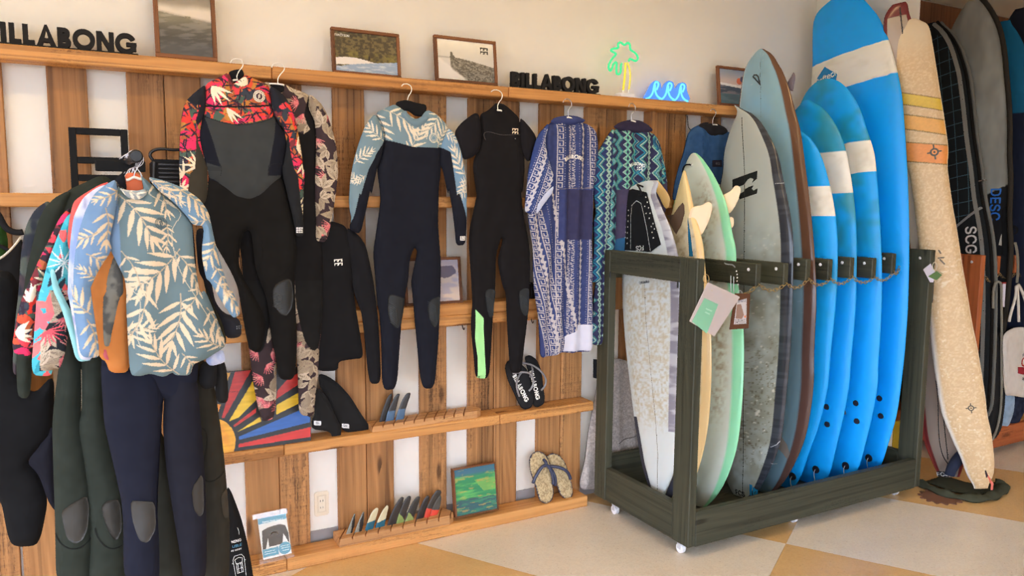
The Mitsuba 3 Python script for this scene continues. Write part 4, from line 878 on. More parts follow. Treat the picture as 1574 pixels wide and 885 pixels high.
# ---- G5: black short sleeved suit
y5 = -.19
g5 = thing('wetsuit', 'black short sleeved full wetsuit with a pale green stripe on one shin', 'wetsuit')
b5 = Cloth(B1((1185, 195), (1130, 245), (1065, 275), (1085, 420), (1075, 510), (1010, 640), (1045, 885)) + B2((1045, 50), (990, 300), (985, 450), (1005, 700), (1015, 885)) + B3((1008, 130), (1000, 260), (1025, 500), (1035, 645), (1140, 650), (1160, 300), (1176, 50)) + B2((1186, 760), (1190, 500), (1228, 372), (1245, 385), (1200, 540), (1240, 740)) + B3((1265, 0), (1275, 250), (1290, 500), (1300, 606), (1385, 606), (1402, 400), (1432, 150)) + B2((1438, 760), (1450, 600), (1440, 400), (1388, 150), (1380, 0)) + B1((1390, 885), (1412, 640), (1378, 500), (1372, 300), (1290, 225), (1250, 195)), y5, T=.026, R=.055, fold=crease(.005, 5, 19))
bp = Paint(plain((24, 22, 24), 3, 6))
for L in (B1((1108, 430), (1105, 640), (1110, 885)), B1((1340, 500), (1345, 700), (1340, 885)), B1((1085, 480), (1160, 512), (1230, 520), (1350, 485)), B2((1140, 60), (1190, 150), (1230, 172), (1270, 150), (1310, 60)), B2((1230, 372), (1195, 420), (1188, 560), (1190, 700)), B2((1236, 376), (1280, 430), (1300, 560), (1290, 740)), B2((1060, 650), (1130, 690), (1185, 740)), B2((1435, 640), (1390, 690), (1350, 730))): bp.add(b5.line(L, .0009), (24, 22, 25))
b5.build('body', bp, g5, .006)
for q, s in ((B1((1065, 270), (1030, 262), (930, 335), (875, 410), (905, 520), (945, 622), (1010, 600), (1065, 555), (1085, 430)), 20), (B1((1370, 298), (1400, 320), (1445, 370), (1500, 450), (1470, 560), (1440, 640), (1400, 590), (1375, 500)), 21)):
    c = Cloth(q, y5 - .008, T=.02, R=.045, fold=crease(.005, 7, s)); c.build('sleeve', plain((27, 25, 29), 3), g5, .012)
co = Cloth(B1((1180, 192), (1215, 190), (1252, 196), (1285, 250), (1240, 275), (1190, 250), (1165, 235)), y5 - .012, T=.008, R=.02); co.build('collar', (28, 26, 29), g5, .008)
ci = Cloth(B1((1188, 200), (1246, 200), (1245, 245), (1215, 258), (1192, 240)), y5 - .022, T=.002, R=.01); ci.build('collar_lining', (20, 20, 22), g5, .006)
b5.over('shin_stripe', b5.shape(B3((1025, 122), (1080, 185), (1078, 260), (1090, 480), (1100, 645), (1045, 640), (1040, 480), (1022, 340))), (162, 224, 150), .002, g5, .01, label='pale green stripe')
b5.words('wave_logo', mesh_of(scaled(wave_mark(), .0265)), B1((1317, 404))[0], 0, (228, 208, 184), .0025, label='beige wave logo')
b5.over('pocket_zip', b5.line(B1((1100, 468), (1098, 412), (1180, 425), (1270, 432), (1360, 430)), .0016), (70, 66, 66), .002, g5, .006)
b5.over('zip_toggle', Point(b5.uv(B1((1317, 460)))[0]).buffer(.003), (120, 120, 122), .003, g5, .004, 'satin')
knees(b5, g5, [B2((1088, 775), (1120, 748), (1180, 765)) + B3((1172, 60), (1160, 170), (1125, 188), (1102, 120)), B2((1340, 775), (1380, 745), (1432, 750)) + B3((1430, 60), (1425, 150), (1390, 176), (1350, 120))], [B3((1092, 20), (1106, 130)), B3((1344, 10), (1352, 110))])
hanger('white hanger of the black short sleeved wetsuit', B1((1155, 105), (1170, 92), (1205, 92), (1235, 115), (1238, 145), (1220, 175), (1207, 200), (1207, 238)), -.222, B1((1200, 243), (1218, 243), (1236, 248)))

# ---- hooded ponchos
def key_path(u, v, s):
    return [(u, v), (u + s, v), (u + s, v - s * .8), (u + s * .4, v - s * .8), (u + s * .4, v - s * .45)]
def columns(u0, u1, v0, v1, seed, kinds, ink=(184, 178, 182), skew=0.0, vr=None):
    """Vertical bands of woven signs: list of polygons."""
    out = []; r = random.Random(seed)
    for u, kind in kinds:
        v = v1; X = lambda uu, vv: (uu + skew * (vv - (v1 if vr is None else vr)), vv)
        while v > v0:
            if kind == 'dots': out.append((shapely.box(*(X(u - .0016, v - .0016) + X(u + .0016, v + .0016))) if not skew else Point(X(u, v)).buffer(.0021, 3), ink)); v -= .0125
            elif kind == 'key':
                q = [(u - .011, v), (u + .012, v), (u + .012, v - .024), (u - .002, v - .024), (u - .002, v - .012)]; out.append((LineString([X(*p) for p in q]).buffer(.0021, cap_style=3, join_style=2), ink)); out.append((LineString([X(u - .011, v + .002), X(u - .011, v - .034)]).buffer(.0021, cap_style=3), ink)); v -= .034
            elif kind == 'bolt':
                out.append((Polygon([X(u - .010, v), X(u + .004, v + .012), X(u + .002, v - .004), X(u + .011, v - .004), X(u - .002, v - .034), X(u - .001, v - .014), X(u - .009, v - .012)]).buffer(.0012), ink)); v -= .03
            elif kind == 'glyph':
                for k in range(2):
                    x = u + (-.009 if k else .009); w = r.choice([.004, .006]); t = r.choice([0, 1, 2])
                    if t == 0: out.append((LineString([X(x - w, v), X(x + w, v), X(x + w, v - .009), X(x - w, v - .009)]).buffer(.0017, cap_style=3), ink))
                    elif t == 1: out.append((LineString([X(x - w, v), X(x - w, v - .011), X(x + w, v - .003)]).buffer(.0017, cap_style=3), ink))
                    else: out.append((LineString([X(x + w, v), X(x - w, v - .004), X(x + w, v - .010)]).buffer(.0017, cap_style=3), ink))
                v -= .015
    return out
P1B = (56, 66, 112)
y6 = -.205
pn = thing('poncho', 'navy blue hooded poncho with white woven signs', 'poncho')
bd = Cloth(D1((320, 180), (450, 190), (590, 185), (660, 260), (690, 330), (695, 450), (645, 600), (640, 885)) + D2((640, 500), (650, 800)) + D7((535, 480), (530, 638), (430, 650), (335, 650), (195, 692), (190, 560), (182, 400)) + D2((200, 500), (180, 300), (150, 100)) + D1((150, 850), (300, 500), (270, 300)), y6, T=.03, R=.06, fold=crease(.006, 5, 22, .012, 11))
ub, vb = np.array(bd.uv(D1((450, 180)))[0]), 0
U = lambda x: bd.uv(D1((x, 400)))[0][0]
LEFTP = bd.shape(D1((140, 500), (350, 560), (352, 700), (372, 885)) + D7((345, 0), (372, 200), (402, 420), (410, 520), (300, 700), (150, 700), (100, 100))).buffer(0)
pb = Paint(plain(P1B, 7, 4, 50)); z1, z0 = bd.uv(D1((450, 175)))[0][1], bd.uv(D7((400, 660)))[0][1]
zt, zb = bd.uv(D1((450, 690)))[0][1], bd.uv(D2((450, 235)))[0][1]
for q, c in columns(0, 0, z0, z1, 3, [(U(372), 'key'), (U(402), 'dots'), (U(468), 'glyph'), (U(512), 'dots'), (U(545), 'bolt'), (U(590), 'dots'), (U(615), 'key'), (U(640), 'dots')]): pb.add(q, c)
for q, c in columns(0, 0, z0, z1, 5, [(bd.uv(D7((342, 170)))[0][0], 'bolt'), (bd.uv(D7((215, 100)))[0][0], 'bolt'), (bd.uv(D7((250, 100)))[0][0], 'key'), (bd.uv(D7((150, 20)))[0][0], 'key'), (bd.uv(D7((205, 300)))[0][0], 'dots'), (bd.uv(D7((290, 120)))[0][0], 'dots'), (bd.uv(D7((195, 400)))[0][0] - .012, 'key')], skew=-.21, vr=bd.uv(D7((300, 150)))[0][1]): pb.add(q.intersection(LEFTP), c)
pb.add(shapely.box(U(372), zb, U(625), zt), plain((58, 66, 112), 7, 8, 50)); pb.add(shapely.box(U(428), zb, U(615), zt - .004), plain((56, 56, 88), 6, 9, 50)); pb.add(bd.line(D1((372, 690), (480, 686), (605, 684)), .0015), (120, 110, 116))
pb.add(bd.shape(D7((340, 548), (405, 505), (410, 475), (540, 470), (545, 632), (340, 640))), plain((206, 206, 220), 5, 3))
bd.build('body', pb, pn, .0028)
a1 = Cloth(D1((322, 178), (225, 285), (182, 430), (150, 600), (125, 850), (140, 870), (215, 885), (260, 790), (350, 665), (352, 600), (300, 450), (280, 320)), y6 - .02, T=.028, R=.05, fold=crease(.008, 7, 24))
pa = Paint(plain((56, 72, 128), 7, 4, 50)); aa = math.radians(-16)
def rot(q, c, a): return affinity.rotate(q, a, origin=c, use_radians=True)
ac = np.array(a1.poly.centroid.coords[0]); kin = [(ac[0] - .055, 'dots'), (ac[0] - .035, 'key'), (ac[0] - .01, 'bolt'), (ac[0] + .012, 'dots'), (ac[0] + .034, 'key'), (ac[0] + .06, 'bolt')]
for q, c in columns(0, 0, ac[1] - .22, ac[1] + .22, 7, kin): pa.add(rot(q, tuple(ac), aa * 1.3), (192, 192, 206))
a1.build('sleeve', pa, pn, .0028)
ao = Cloth(D1((215, 870), (230, 800), (300, 705), (352, 662), (340, 720), (270, 810), (225, 880)), y6 - .05, T=.004, R=.02); ao.build('sleeve_lining', plain((188, 196, 222), 5), pn, .006, label='pale towelling inside of the sleeve')
hd = Cloth(D1((320, 182), (350, 155), (400, 140), (480, 133), (540, 145), (590, 172), (560, 192), (500, 205), (440, 212), (380, 205)), y6 - .012, T=.02, R=.03); hd.build('hood', plain((58, 66, 112), 6, 2, 40), pn, .006, label='plain dark blue hood')
def arch(c, txt, px, rgb, h, bend, par):
    g, w = lettering(txt, .24); k = h; g = affinity.translate(affinity.scale(g, k * .78, k, origin=(0, 0)), -w * k * .39, 0); c.words('lettering', mesh_of(unary_union([q for q in getattr(g, 'geoms', [g])]).segmentize(.004)), px, 0, rgb, .0025, par, bend)
arch(bd, 'BILLABONG', D1((470, 462))[0], (224, 218, 212), .020, .085, pn)
hanger('chrome hanger hook above the navy poncho', D1((420, 40), (430, 18), (460, 12), (482, 35), (482, 65), (460, 95), (458, 120), (458, 150)), -.232, D1((448, 150), (466, 150), (486, 156)), metal=True)

y7 = -.19
tl = thing('poncho', 'teal and dark blue zigzag patterned hooded poncho', 'poncho')
b7 = Cloth(D1((800, 225), (950, 250), (1100, 255), (1160, 400), (1195, 560), (1200, 660), (1190, 885)) + D2((1050, 200), (900, 330), (760, 500)) + D7((615, 590), (545, 612), (430, 545), (480, 520), (520, 440), (530, 260), (560, 100)) + D2((650, 100)) + D1((700, 750), (740, 560), (760, 400)), y7, T=.03, R=.06, fold=crease(.006, 5, 26, .010, 10))
def zig(u, v0, v1, a, p, w, ph=0):
    n = int((v1 - v0) / (p / 2)); return LineString([(u + a * (1 if (i + ph) % 2 else -1), v0 + i * p / 2) for i in range(n + 2)]).buffer(w, join_style=2, cap_style=2)
def zigzag_print(c, seed, base=(48, 50, 82)):
    x0, v0, x1, v1 = c.poly.bounds; r = random.Random(seed); pt = Paint(plain(base, 7, seed, 50)); u = x0; k = 0
    cs = [(104, 174, 152), (48, 132, 158), (34, 88, 124), (156, 188, 176), (58, 150, 152), (120, 164, 176)]
    while u < x1:
        a, p = r.choice([.016, .013, .02]), r.choice([.055, .07])
        if k % 3 == 2:
            for s in (-1, 1): pt.add(zig(u + .010, v0, v1, a * s, p, .0022), cs[3]); pt.add(zig(u + .010, v0, v1, a * s * .5, p, .0026), cs[(k + 1) % 6])
        else:
            for j in range(4): pt.add(zig(u + j * .0085, v0, v1, a, p, (.0027, .0021, .0026, .0013)[j]), cs[(k + j) % 6])
        u += .05; k += 1
    for _ in range(26):
        q = (r.uniform(x0, x1), r.uniform(v0, v1)); pt.add(affinity.rotate(shapely.box(q[0] - .006, q[1] - .006, q[0] + .006, q[1] + .006), 45), r.choice(cs))
    return pt
p7 = zigzag_print(b7, 4); p7.add(b7.shape(D1((800, 700), (880, 690), (1010, 700), (1200, 640), (1230, 900)) + D2((1080, 250), (850, 300), (790, 230), (800, 100))), plain((72, 66, 92), 6, 9, 50))
p7.add(b7.shape(D2((800, 235), (860, 215), (870, 330), (780, 330))), (46, 92, 130))
b7.build('body', p7, tl, .0028)
a7 = Cloth(D1((802, 222), (735, 320), (690, 400), (655, 490), (612, 590), (605, 620), (650, 655), (655, 760), (670, 885)) + D2((650, 100), (655, 300), (640, 450), (630, 560), (700, 560), (720, 400), (760, 200), (790, 60)) + D1((770, 800), (800, 600), (790, 430), (790, 330)), y7 - .02, T=.028, R=.045, fold=crease(.010, 7, 28)); a7.build('sleeve', zigzag_print(a7, 9, (48, 56, 100)), tl, .0028)
a8 = Cloth(D1((1095, 255), (1140, 340), (1170, 440), (1198, 570), (1195, 640), (1150, 620), (1120, 500), (1100, 380)), y7 - .016, T=.02, R=.04); a8.build('sleeve', zigzag_print(a8, 11), tl, .003)
h7 = Cloth(D1((795, 222), (850, 185), (930, 165), (1000, 172), (1060, 205), (1105, 252), (1020, 268), (920, 262), (840, 245)), y7 - .012, T=.018, R=.03); h7.build('hood', plain((50, 44, 66), 5, 2, 40), tl, .006, label='plain dark hood')
arch(b7, 'BILLABONG', D1((945, 512))[0], (214, 226, 226), .0175, .085, tl)
b7.words('wave_logo', mesh_of(scaled(wave_mark(), .02)), D1((970, 538))[0], 0, (214, 226, 226), .0025, tl)
hanger('chrome hanger hook above the teal zigzag poncho', D1((918, 72), (925, 50), (945, 45), (962, 62), (966, 92), (945, 115), (936, 140), (937, 172)), -.245, D1((935, 172), (950, 176), (968, 182)), metal=True)

y8 = -.2
t8 = thing('poncho', 'plain denim blue hooded poncho partly behind the tall boards', 'poncho')
X = lambda *p: p
b8 = Cloth(D1((1440, 205), (1400, 230), (1362, 280), (1335, 370), (1300, 500), (1268, 640), (1250, 800)) + E2((-60, 1100), (180, 1100), (205, 900), (205, 760), (200, 700), (110, 690), (0, 660)), y8, T=.028, R=.05, fold=crease(.006, 6, 30, .006, 9)); b8.build('body', Paint(plain((44, 74, 112), 6, 4, 60)).add(b8.line(D1((1445, 290), (1445, 500), (1440, 700)), .0009), (30, 52, 84)), t8, .005)
h8 = Cloth(D1((1440, 205), (1480, 188), (1530, 186)) + E2((30, 636), (110, 640), (165, 665), (195, 698), (150, 725), (100, 745), (60, 730), (0, 690)), y8 - .02, T=.016, R=.03); h8.build('hood', plain((32, 30, 34), 3), t8, .008, label='black hood lining')
b8.over('woven_patch', b8.shape(D3((735, 130), (808, 128), (808, 182), (735, 180))), (36, 34, 48), .002, t8, .01); b8.words('patch_lettering', flat_text('ECS', .012), D3((770, 156))[0], 0, (96, 92, 100), .004, t8)
hanger('chrome hanger hook of the denim blue poncho', E2((60, 545), (70, 530), (90, 535), (100, 560), (85, 590), (76, 620), (80, 648)), -.228, E2((74, 648), (92, 648), (110, 650)), metal=True)
# grey knitted trousers hanging behind the rack's end
y9 = -.075
t9 = thing('knit_trousers', 'grey heather knitted garment hanging behind the left end of the board rack', 'garment')
b9 = Cloth(B6((745, 60), (775, 105), (735, 400), (690, 640), (640, 885)) + B6((650, 940), (780, 950), (900, 730), (1040, 700), (1100, 690), (1160, 300), (1080, 0), (900, -60)), y9, T=.03, R=.06, fold=crease(.006, 6, 33, .008, 9)); b9.build('body', plain((172, 164, 160), 34, 6, 160), t9, .004)
b9.over('waist_tab', b9.shape(B6((748, -40), (780, -40), (780, 108), (748, 100))), (34, 36, 40), .004, t9, .02); b9.over('hem', b9.line(B6((910, 585), (960, 560), (1070, 520)), .002), (110, 104, 102), .002, t9, .006)

# ------------------------------------------------------------------ hanging rail on the left with its garments
lad = thing('wall_bracket_frame', 'black square tube frame on the wall carrying the left clothes rail', 'frame')
def sq(n, a, b, p, r=.0125): return put(n, bevbox(np.minimum(a, b) - r, np.maximum(a, b) + r, .002), 'matte', (24, 25, 27), p)
LX0, LX1, LZ = -.004, .172, 1.904
sq('upright', np.array([LX0, -.10, .9]), np.array([LX0, -.10, LZ]), lad); sq('upright', np.array([LX1, -.10, .9]), np.array([LX1, -.10, LZ]), lad)
for z in (LZ, 1.795, 1.728, 1.2): sq('crossbar', np.array([LX0 + .025, -.10, z]), np.array([LX1 - .025, -.10, z]), lad)
RXc, RZc = .157, 1.776
rl = thing('clothes_rail', 'black rail standing out from the wall with wetsuits on chrome hooks', 'clothes rail')
put('bar', cyl(.014, (RXc, -.113, RZc), (RXc, -.975, RZc), 20), 'satin', (26, 27, 30), rl, 40)
put('end_cap', lathe([(0, -.012), (.017, -.012), (.019, -.006), (.019, .006), (.015, .011), (0, .012)], 24).apply_transform(frame((RXc, -.98, RZc), (1, 0, 0), (0, 0, 1))), 'satin', (22, 23, 25), rl, 40)
put('brace', bevbox((RXc - .10, -.62, RZc - .035), (RXc + .05, -.595, RZc + .002), .003), 'matte', (24, 25, 27), rl)
cs = thing('plastic_case', 'black ridged plastic case with a carrying handle on the eye height rail', 'case')
cb = Polygon([(.262, 1.6695), (.44, 1.6695), (.44, 1.805), (.275, 1.805), (.262, 1.79)]).buffer(-.006).buffer(.006)
m = extrude(cb, .10); m = TM(np.c_[m.vertices[:, 0], -.045 - m.vertices[:, 2], m.vertices[:, 1]], m.faces); m.invert() if m.volume < 0 else None
put('shell', m, 'matte', (26, 26, 28), cs, 30)
for i in range(7): put('ridge', bevbox((.285, -.149, 1.682 + i * .0165), (.437, -.1452, 1.690 + i * .0165), .0015), 'satin', (44, 44, 46), cs)
put('handle', tube(spline([(.275, -.095, 1.80), (.268, -.095, 1.835), (.285, -.095, 1.845), (.35, -.095, 1.846), (.42, -.095, 1.846), (.432, -.095, 1.805)], 40), .006, 8), 'satin', (38, 38, 40), cs, True)
put('rim', tube(spline([(.268, -.15, 1.675), (.268, -.15, 1.74), (.272, -.15, 1.795)], 16), .006, 8), 'satin', (48, 48, 50), cs, True)

def rail_hanger(y, label, neck, dx=0.0):
    t = thing('hanger', label, 'hanger', 'hangers on the left clothes rail'); c = np.array([RXc, y, RZc])
    g = np.linspace(2.6, -1.35, 20); R = .0225
    pts = [c + [R * math.cos(a) + dx * .25, 0, R * math.sin(a) - .006] for a in g] + [c + [.004 + dx * .8, 0, -.048], np.array([RXc + dx, y, neck + .012]), np.array([RXc + dx, y, neck])]
    put('hook', tube(spline(pts, 60), .0017, 8), 'chrome', None, t, True)
    e = np.array([RXc + dx, y, neck]); put('bar', tube(spline([e + [-.10, 0, -.045], e + [-.05, 0, -.018], e + [-.012, 0, -.002], e, e + [.012, 0, -.002], e + [.05, 0, -.018], e + [.10, 0, -.045]], 30), .0045, 8), 'satin', (26, 26, 28), t, True); return t

# J1: pale blue palm jacket, nearest
yj = -.93
j1 = thing('surf_jacket', 'pale blue wetsuit jacket with cream palm leaves, nearest on the left rail', 'jacket')
bj = Cloth(C2((715, 235), (705, 300), (690, 400), (668, 520), (655, 600), (700, 690), (755, 800), (765, 885)) + C3((762, 150), (772, 350), (786, 578), (850, 580), (905, 562), (990, 590), (1045, 560), (1060, 578), (1150, 576), (1166, 505), (1260, 470), (1368, 402), (1355, 350), (1310, 230), (1240, 60)) + C2((1205, 885), (1175, 700), (1165, 560), (1160, 470), (1130, 420), (1060, 340), (960, 270), (880, 200), (850, 175), (870, 260), (840, 300), (780, 300), (730, 260)), yj, T=.034, R=.07, fold=crease(.007, 5, 41, .006, 7))
GJ = lambda P: np.where((P[:, 0] < bj.uv(C2((720, 500)))[0][0])[:, None], np.array((112, 140, 172.)), np.array((102, 122, 128.))) + 7 * (meshkit.fbm(np.c_[P * 30, P[:, :1]], 3, 2) - .5)[:, None]
FRJ = [(C2((725, 300), (905, 540)), 8, .62), (C2((1070, 630), (800, 850)), 9, .55), (C2((700, 290), (560, 300)), 6, .5), (C2((1000, 470), (1000, 600)), 5, .55), (C2((930, 190), (1000, 380)), 6, .55),
       (C3((1085, 90), (1030, 360)), 8, .62), (C3((760, 330), (890, 280)), 7, .8), (C3((1070, 560), (910, 370)), 8, .55), (C3((880, 40), (790, 330)), 7, .45), (C3((1340, 400), (1220, 330)), 6, .7), (C3((1250, 170), (1330, 340)), 7, .6), (C3((1200, 30), (1110, 180)), 7, .45), (C2((1060, 640), (1180, 820)), 6, .55), (C2((740, 640), (850, 860)), 6, .4), (C3((1100, 440), (1180, 560)), 5, .6)]
def palm_print(c, frs, ground, col, wd=.10, spread=.95):
    pt = Paint(ground)
    for e, n, ll in frs:
        L, st = frond(*c.uv(e), n=max(4, n - 3), ll=ll * 1.12, wd=wd, spread=spread)
        for q in L: pt.add(q, col)
        pt.add(st, np.asarray(col) * .86)
    return pt
CRM = (212, 192, 163)
pj = palm_print(bj, FRJ, GJ, CRM)
for L in (C2((720, 290), (690, 400), (680, 470)), C2((890, 270), (1000, 340), (1090, 410), (1050, 470), (1040, 600), (1080, 740)) + C3((1150, 60), (1240, 200), (1290, 330)), C2((800, 870), (820, 885)) + C3((840, 200), (905, 420))): pj.add(bj.line(L, .0012), (190, 180, 160))
bj.build('body', pj, j1, .0024)
for q, fr_, s, gr in ((C2((700, 195), (640, 230), (565, 290), (515, 390), (475, 520), (448, 680), (440, 885)) + C3((430, 0), (440, 150), (462, 300), (487, 468), (600, 470), (598, 400), (575, 250), (548, 60)) + C2((548, 850), (600, 740), (680, 620), (660, 570), (690, 430), (715, 290)), [(C2((640, 380), (640, 560)), 7, .7), (C2((720, 260), (590, 320)), 7, .55), (C2((580, 520), (470, 560)), 6, .8), (C2((530, 650), (640, 720)), 6, .7), (C3((545, 200), (440, 90)), 7, .8), (C3((530, 240), (580, 420)), 6, .6), (C2((600, 800), (500, 740)), 6, .6)], 42, (112, 142, 176)),
                     (C2((885, 180), (990, 205), (1110, 250), (1210, 320), (1262, 400), (1290, 540), (1330, 700), (1392, 885)) + C3((1405, 60), (1455, 205), (1410, 236), (1345, 140), (1270, 10)) + C2((1245, 800), (1216, 650), (1235, 480), (1165, 475), (1130, 425), (1060, 345), (960, 270)), [(C2((905, 195), (1010, 330)), 6, .6), (C2((1060, 250), (1240, 400)), 8, .5), (C2((1250, 440), (1110, 450)), 7, .5), (C2((1300, 560), (1240, 690)), 6, .7), (C2((1290, 720), (1370, 880)), 7, .5), (C3((1300, 10), (1420, 160)), 6, .55), (C2((960, 230), (1080, 330)), 6, .5)], 43, (106, 134, 156))):
    c = Cloth(q, yj - .016, T=.026, R=.045, fold=crease(.008, 7, s)); c.build('sleeve', palm_print(c, fr_, plain(gr, 7, 3), CRM), j1, .0024)
cj = Cloth(C2((716, 248), (760, 262), (830, 268), (880, 255), (892, 290), (835, 326), (770, 310)), yj - .03, T=.008, R=.02); cj.build('collar', palm_print(cj, [(C2((720, 260), (860, 310)), 7, .6)], plain((150, 158, 160), 5), (226, 216, 200)), j1, .0024)
nl = Cloth(C2((752, 158), (845, 160), (872, 268), (800, 275), (760, 262)), yj + .02, T=.004, R=.02); nl.build('neck_lining', plain((214, 112, 76), 8), j1, .006, label='orange neck lining')
n2 = Cloth(C2((690, 200), (748, 150), (758, 200), (768, 262), (728, 240)), yj + .016, T=.006, R=.02); n2.build('neck_facing', (26, 26, 30), j1, .006)
bj.words('badge', mesh_of(unary_union([Point(0, 0).buffer(.017).difference(Point(0, 0).buffer(.0155)), Point(0, 0).buffer(.0115).difference(Point(0, 0).buffer(.0105)), sm] + [LineString([(.0125 * math.cos(a), .0125 * math.sin(a)), (.0145 * math.cos(a), .0145 * math.sin(a))]).buffer(.0006) for a in np.arange(0, 6.28, .35)])), C2((968, 462))[0], .3, (74, 86, 90))
hw = thing('hanger', 'white plastic hanger in the orange neck of the palm leaf jacket', 'hanger')
q0, q1 = at(*C2((760, 196))[0], yj + .012), at(*C2((862, 190))[0], yj + .012)
put('bar', tube(spline([q0 + [.001, 0, -.003], q0 * .7 + q1 * .3, (q0 + q1) / 2 + [0, 0, .003], q0 * .3 + q1 * .7, q1 + [-.001, 0, -.003]], 24), .0042, 8), 'satin', (236, 226, 214), hw, True)
hm = (q0 + q1) / 2; put('hook', tube(spline([hm + [0, 0, .004], hm + [.004, 0, .02], [RXc + .02, hm[1], RZc + .004], [RXc + .010, hm[1], RZc + .019], [RXc - .012, hm[1], RZc + .016], [RXc - .02, hm[1], RZc - .004]], 30), .0018, 8), 'chrome', None, hw, True)
for i, (y, tx) in enumerate(((-.885, 'sand coloured suit'), (-.86, 'tie dyed shirt'), (-.835, 'navy wetsuit'), (-.80, 'turquoise floral top'), (-.77, 'pale aqua top'), (-.745, 'red floral top'), (-.71, 'brown wetsuit'), (-.655, 'olive wetsuit'), (-.60, 'camouflage top'))):
    rail_hanger(y, f'chrome hooked black hanger carrying the {tx} on the left rail', 1.70, (.016, -.012, .022, -.02, .008, -.026, .014, -.016, -.03)[i])

def simple(name, label, cat, px, y, color, res=.006, T=.024, R=.05, seed=1, part='body', parent=None, A=.007):
    t = parent or thing(name, label, cat); c = Cloth(px, y, T=T, R=R, fold=crease(A, 6, seed)); c.build(part, color, t, res); return t, c
sand, c = simple('surf_jacket', 'sand orange garment seen below the arm of the palm leaf jacket', 'garment', C2((690, 560), (800, 520), (790, 885)) + C3((780, 300), (788, 562), (662, 560), (640, 490), (600, 470), (560, 300), (540, 0)) + C2((545, 830), (600, 700)), -.885, plain((188, 118, 62), 8, 3), .01, seed=51)
simple('', '', '', C2((690, 650), (735, 690), (748, 885)) + C3((728, 100), (695, 250), (662, 405), (625, 398), (620, 100)) + C2((635, 885), (650, 780)), -.905, lambda P: blend(np.broadcast_to((122, 120, 112.), (len(P), 3)), (84, 84, 82), sstep(.45, .6, meshkit.fbm(np.c_[P * 38, P[:, :1]], 3, 6))), .005, T=.012, R=.03, seed=52, part='camouflage_sleeve', parent=sand)
simple('', '', '', C3((620, 400), (665, 410), (662, 492), (625, 470)), -.9, jungle(25, (-.1, .9, .4, 1.4), 30, ground=(120, 60, 70)) if False else plain((176, 84, 92), 30, 5, 70), .005, T=.008, R=.02, seed=53, part='pink_hem', parent=sand)
def tie(P):
    n = meshkit.fbm(np.c_[P * [26, 14], P[:, :1]], 4, 8); c = blend(np.broadcast_to((146, 168, 214.), (len(P), 3)), (202, 206, 226), sstep(.4, .62, n)); return blend(c, (128, 128, 168), sstep(.62, .8, n) * .6)
simple('surf_jacket', 'pale blue tie dyed top just behind the palm leaf jacket', 'top', C2((650, 225), (580, 250), (500, 310), (445, 420), (425, 560), (412, 740), (408, 885)) + C3((405, 60), (425, 160), (455, 320), (475, 480), (560, 485), (600, 300), (590, 0)) + C2((600, 600), (660, 400)), -.858, tie, .005, seed=54)
box = lambda *p: (p[0], p[1], p[2], p[3])
tq = Cloth(C2((440, 395), (398, 425), (340, 560), (285, 710), (240, 885)) + C3((222, 60), (212, 250), (184, 577), (310, 581), (320, 530), (362, 540), (398, 430), (420, 250), (430, 0)) + C2((430, 700), (440, 500)), -.80, T=.022, R=.045, fold=crease(.008, 7, 55))
r = random.Random(6); x0, z0, x1, z1 = tq.poly.bounds
pq = Paint(plain((78, 178, 194), 10, 4, 14))
for _ in range(60):
    p = (r.uniform(x0, x1), r.uniform(z0, z1)); l = r.uniform(.04, .09); pq.add(leaf(p, r.uniform(0, 6.28), l, l * .34), r.choice([(236, 98, 100), (52, 140, 160), (52, 62, 74), (104, 196, 206), (226, 120, 120), (60, 168, 186)]))
for (px, py), rr in (((385, 700), .055), ((300, 500), .03)):
    o = np.array(tq.uv(C2((px, py)))[0])
    for k in range(11): pq.add(leaf(o, k * .57, rr, .0045), (226, 236, 238))
o = np.array(tq.uv(C3((235, 240)))[0])
for k in range(5): pq.add(leaf(o, k * 1.25 + .4, .05, .026), (240, 112, 124))
hb = hibiscus(35, tq.poly.bounds, 60, (40, 44, 50)); low = tq.shape(C3((300, 60), (330, 200), (250, 330), (240, 545), (420, 545), (430, 60))); pq.add(low, lambda P: hb(P))
for k in range(9): pq.add(leaf(np.array(tq.uv(C3((285, 300)))[0]), -1.0 + k * .33 - 1.4, .055, .005), (226, 92, 104))
t = thing('surf_jacket', 'turquoise and coral tropical print top on the left rail', 'top'); tq.build('body', pq, t, .0026)
simple('surf_jacket', 'pale aqua sleeve hanging beside the turquoise floral top', 'top', C2((300, 745), (325, 735)) + C3((360, 50), (400, 130), (440, 210), (478, 370), (495, 462), (562, 486), (462, 498), (420, 330), (370, 170), (318, 60)), -.825, plain((146, 204, 208), 8, 3), .008, T=.012, R=.03, seed=56, part='sleeve')
rd = Cloth(C2((425, 360), (360, 430), (300, 555), (230, 695), (172, 830), (145, 885)) + C3((118, 150), (62, 442), (196, 466), (215, 300), (230, 100), (260, 0)) + C2((290, 760), (350, 590), (430, 440)), -.755, T=.022, R=.045, fold=crease(.008, 7, 57))
pr = jungle(41, rd.poly.bounds, 150, ground=(56, 44, 54))
for c0, tips in ((C3((195, 130))[0], ((190, 15), (140, 40), (135, 95), (215, 20))), (C3((95, 325))[0], ((185, 240), (205, 290), (200, 340), (150, 255), (190, 375)))):
    o = np.array(rd.uv([c0])[0])
    for tip in tips: q = np.array(rd.uv(C3(tip))[0]); d = q - o; pr.add(leaf(o, math.atan2(d[1], d[0]), np.linalg.norm(d), .013), (238, 226, 204))
t = thing('surf_jacket', 'red and black tropical print top with cream leaves on the left rail', 'top'); rd.build('body', pr, t, .0026)
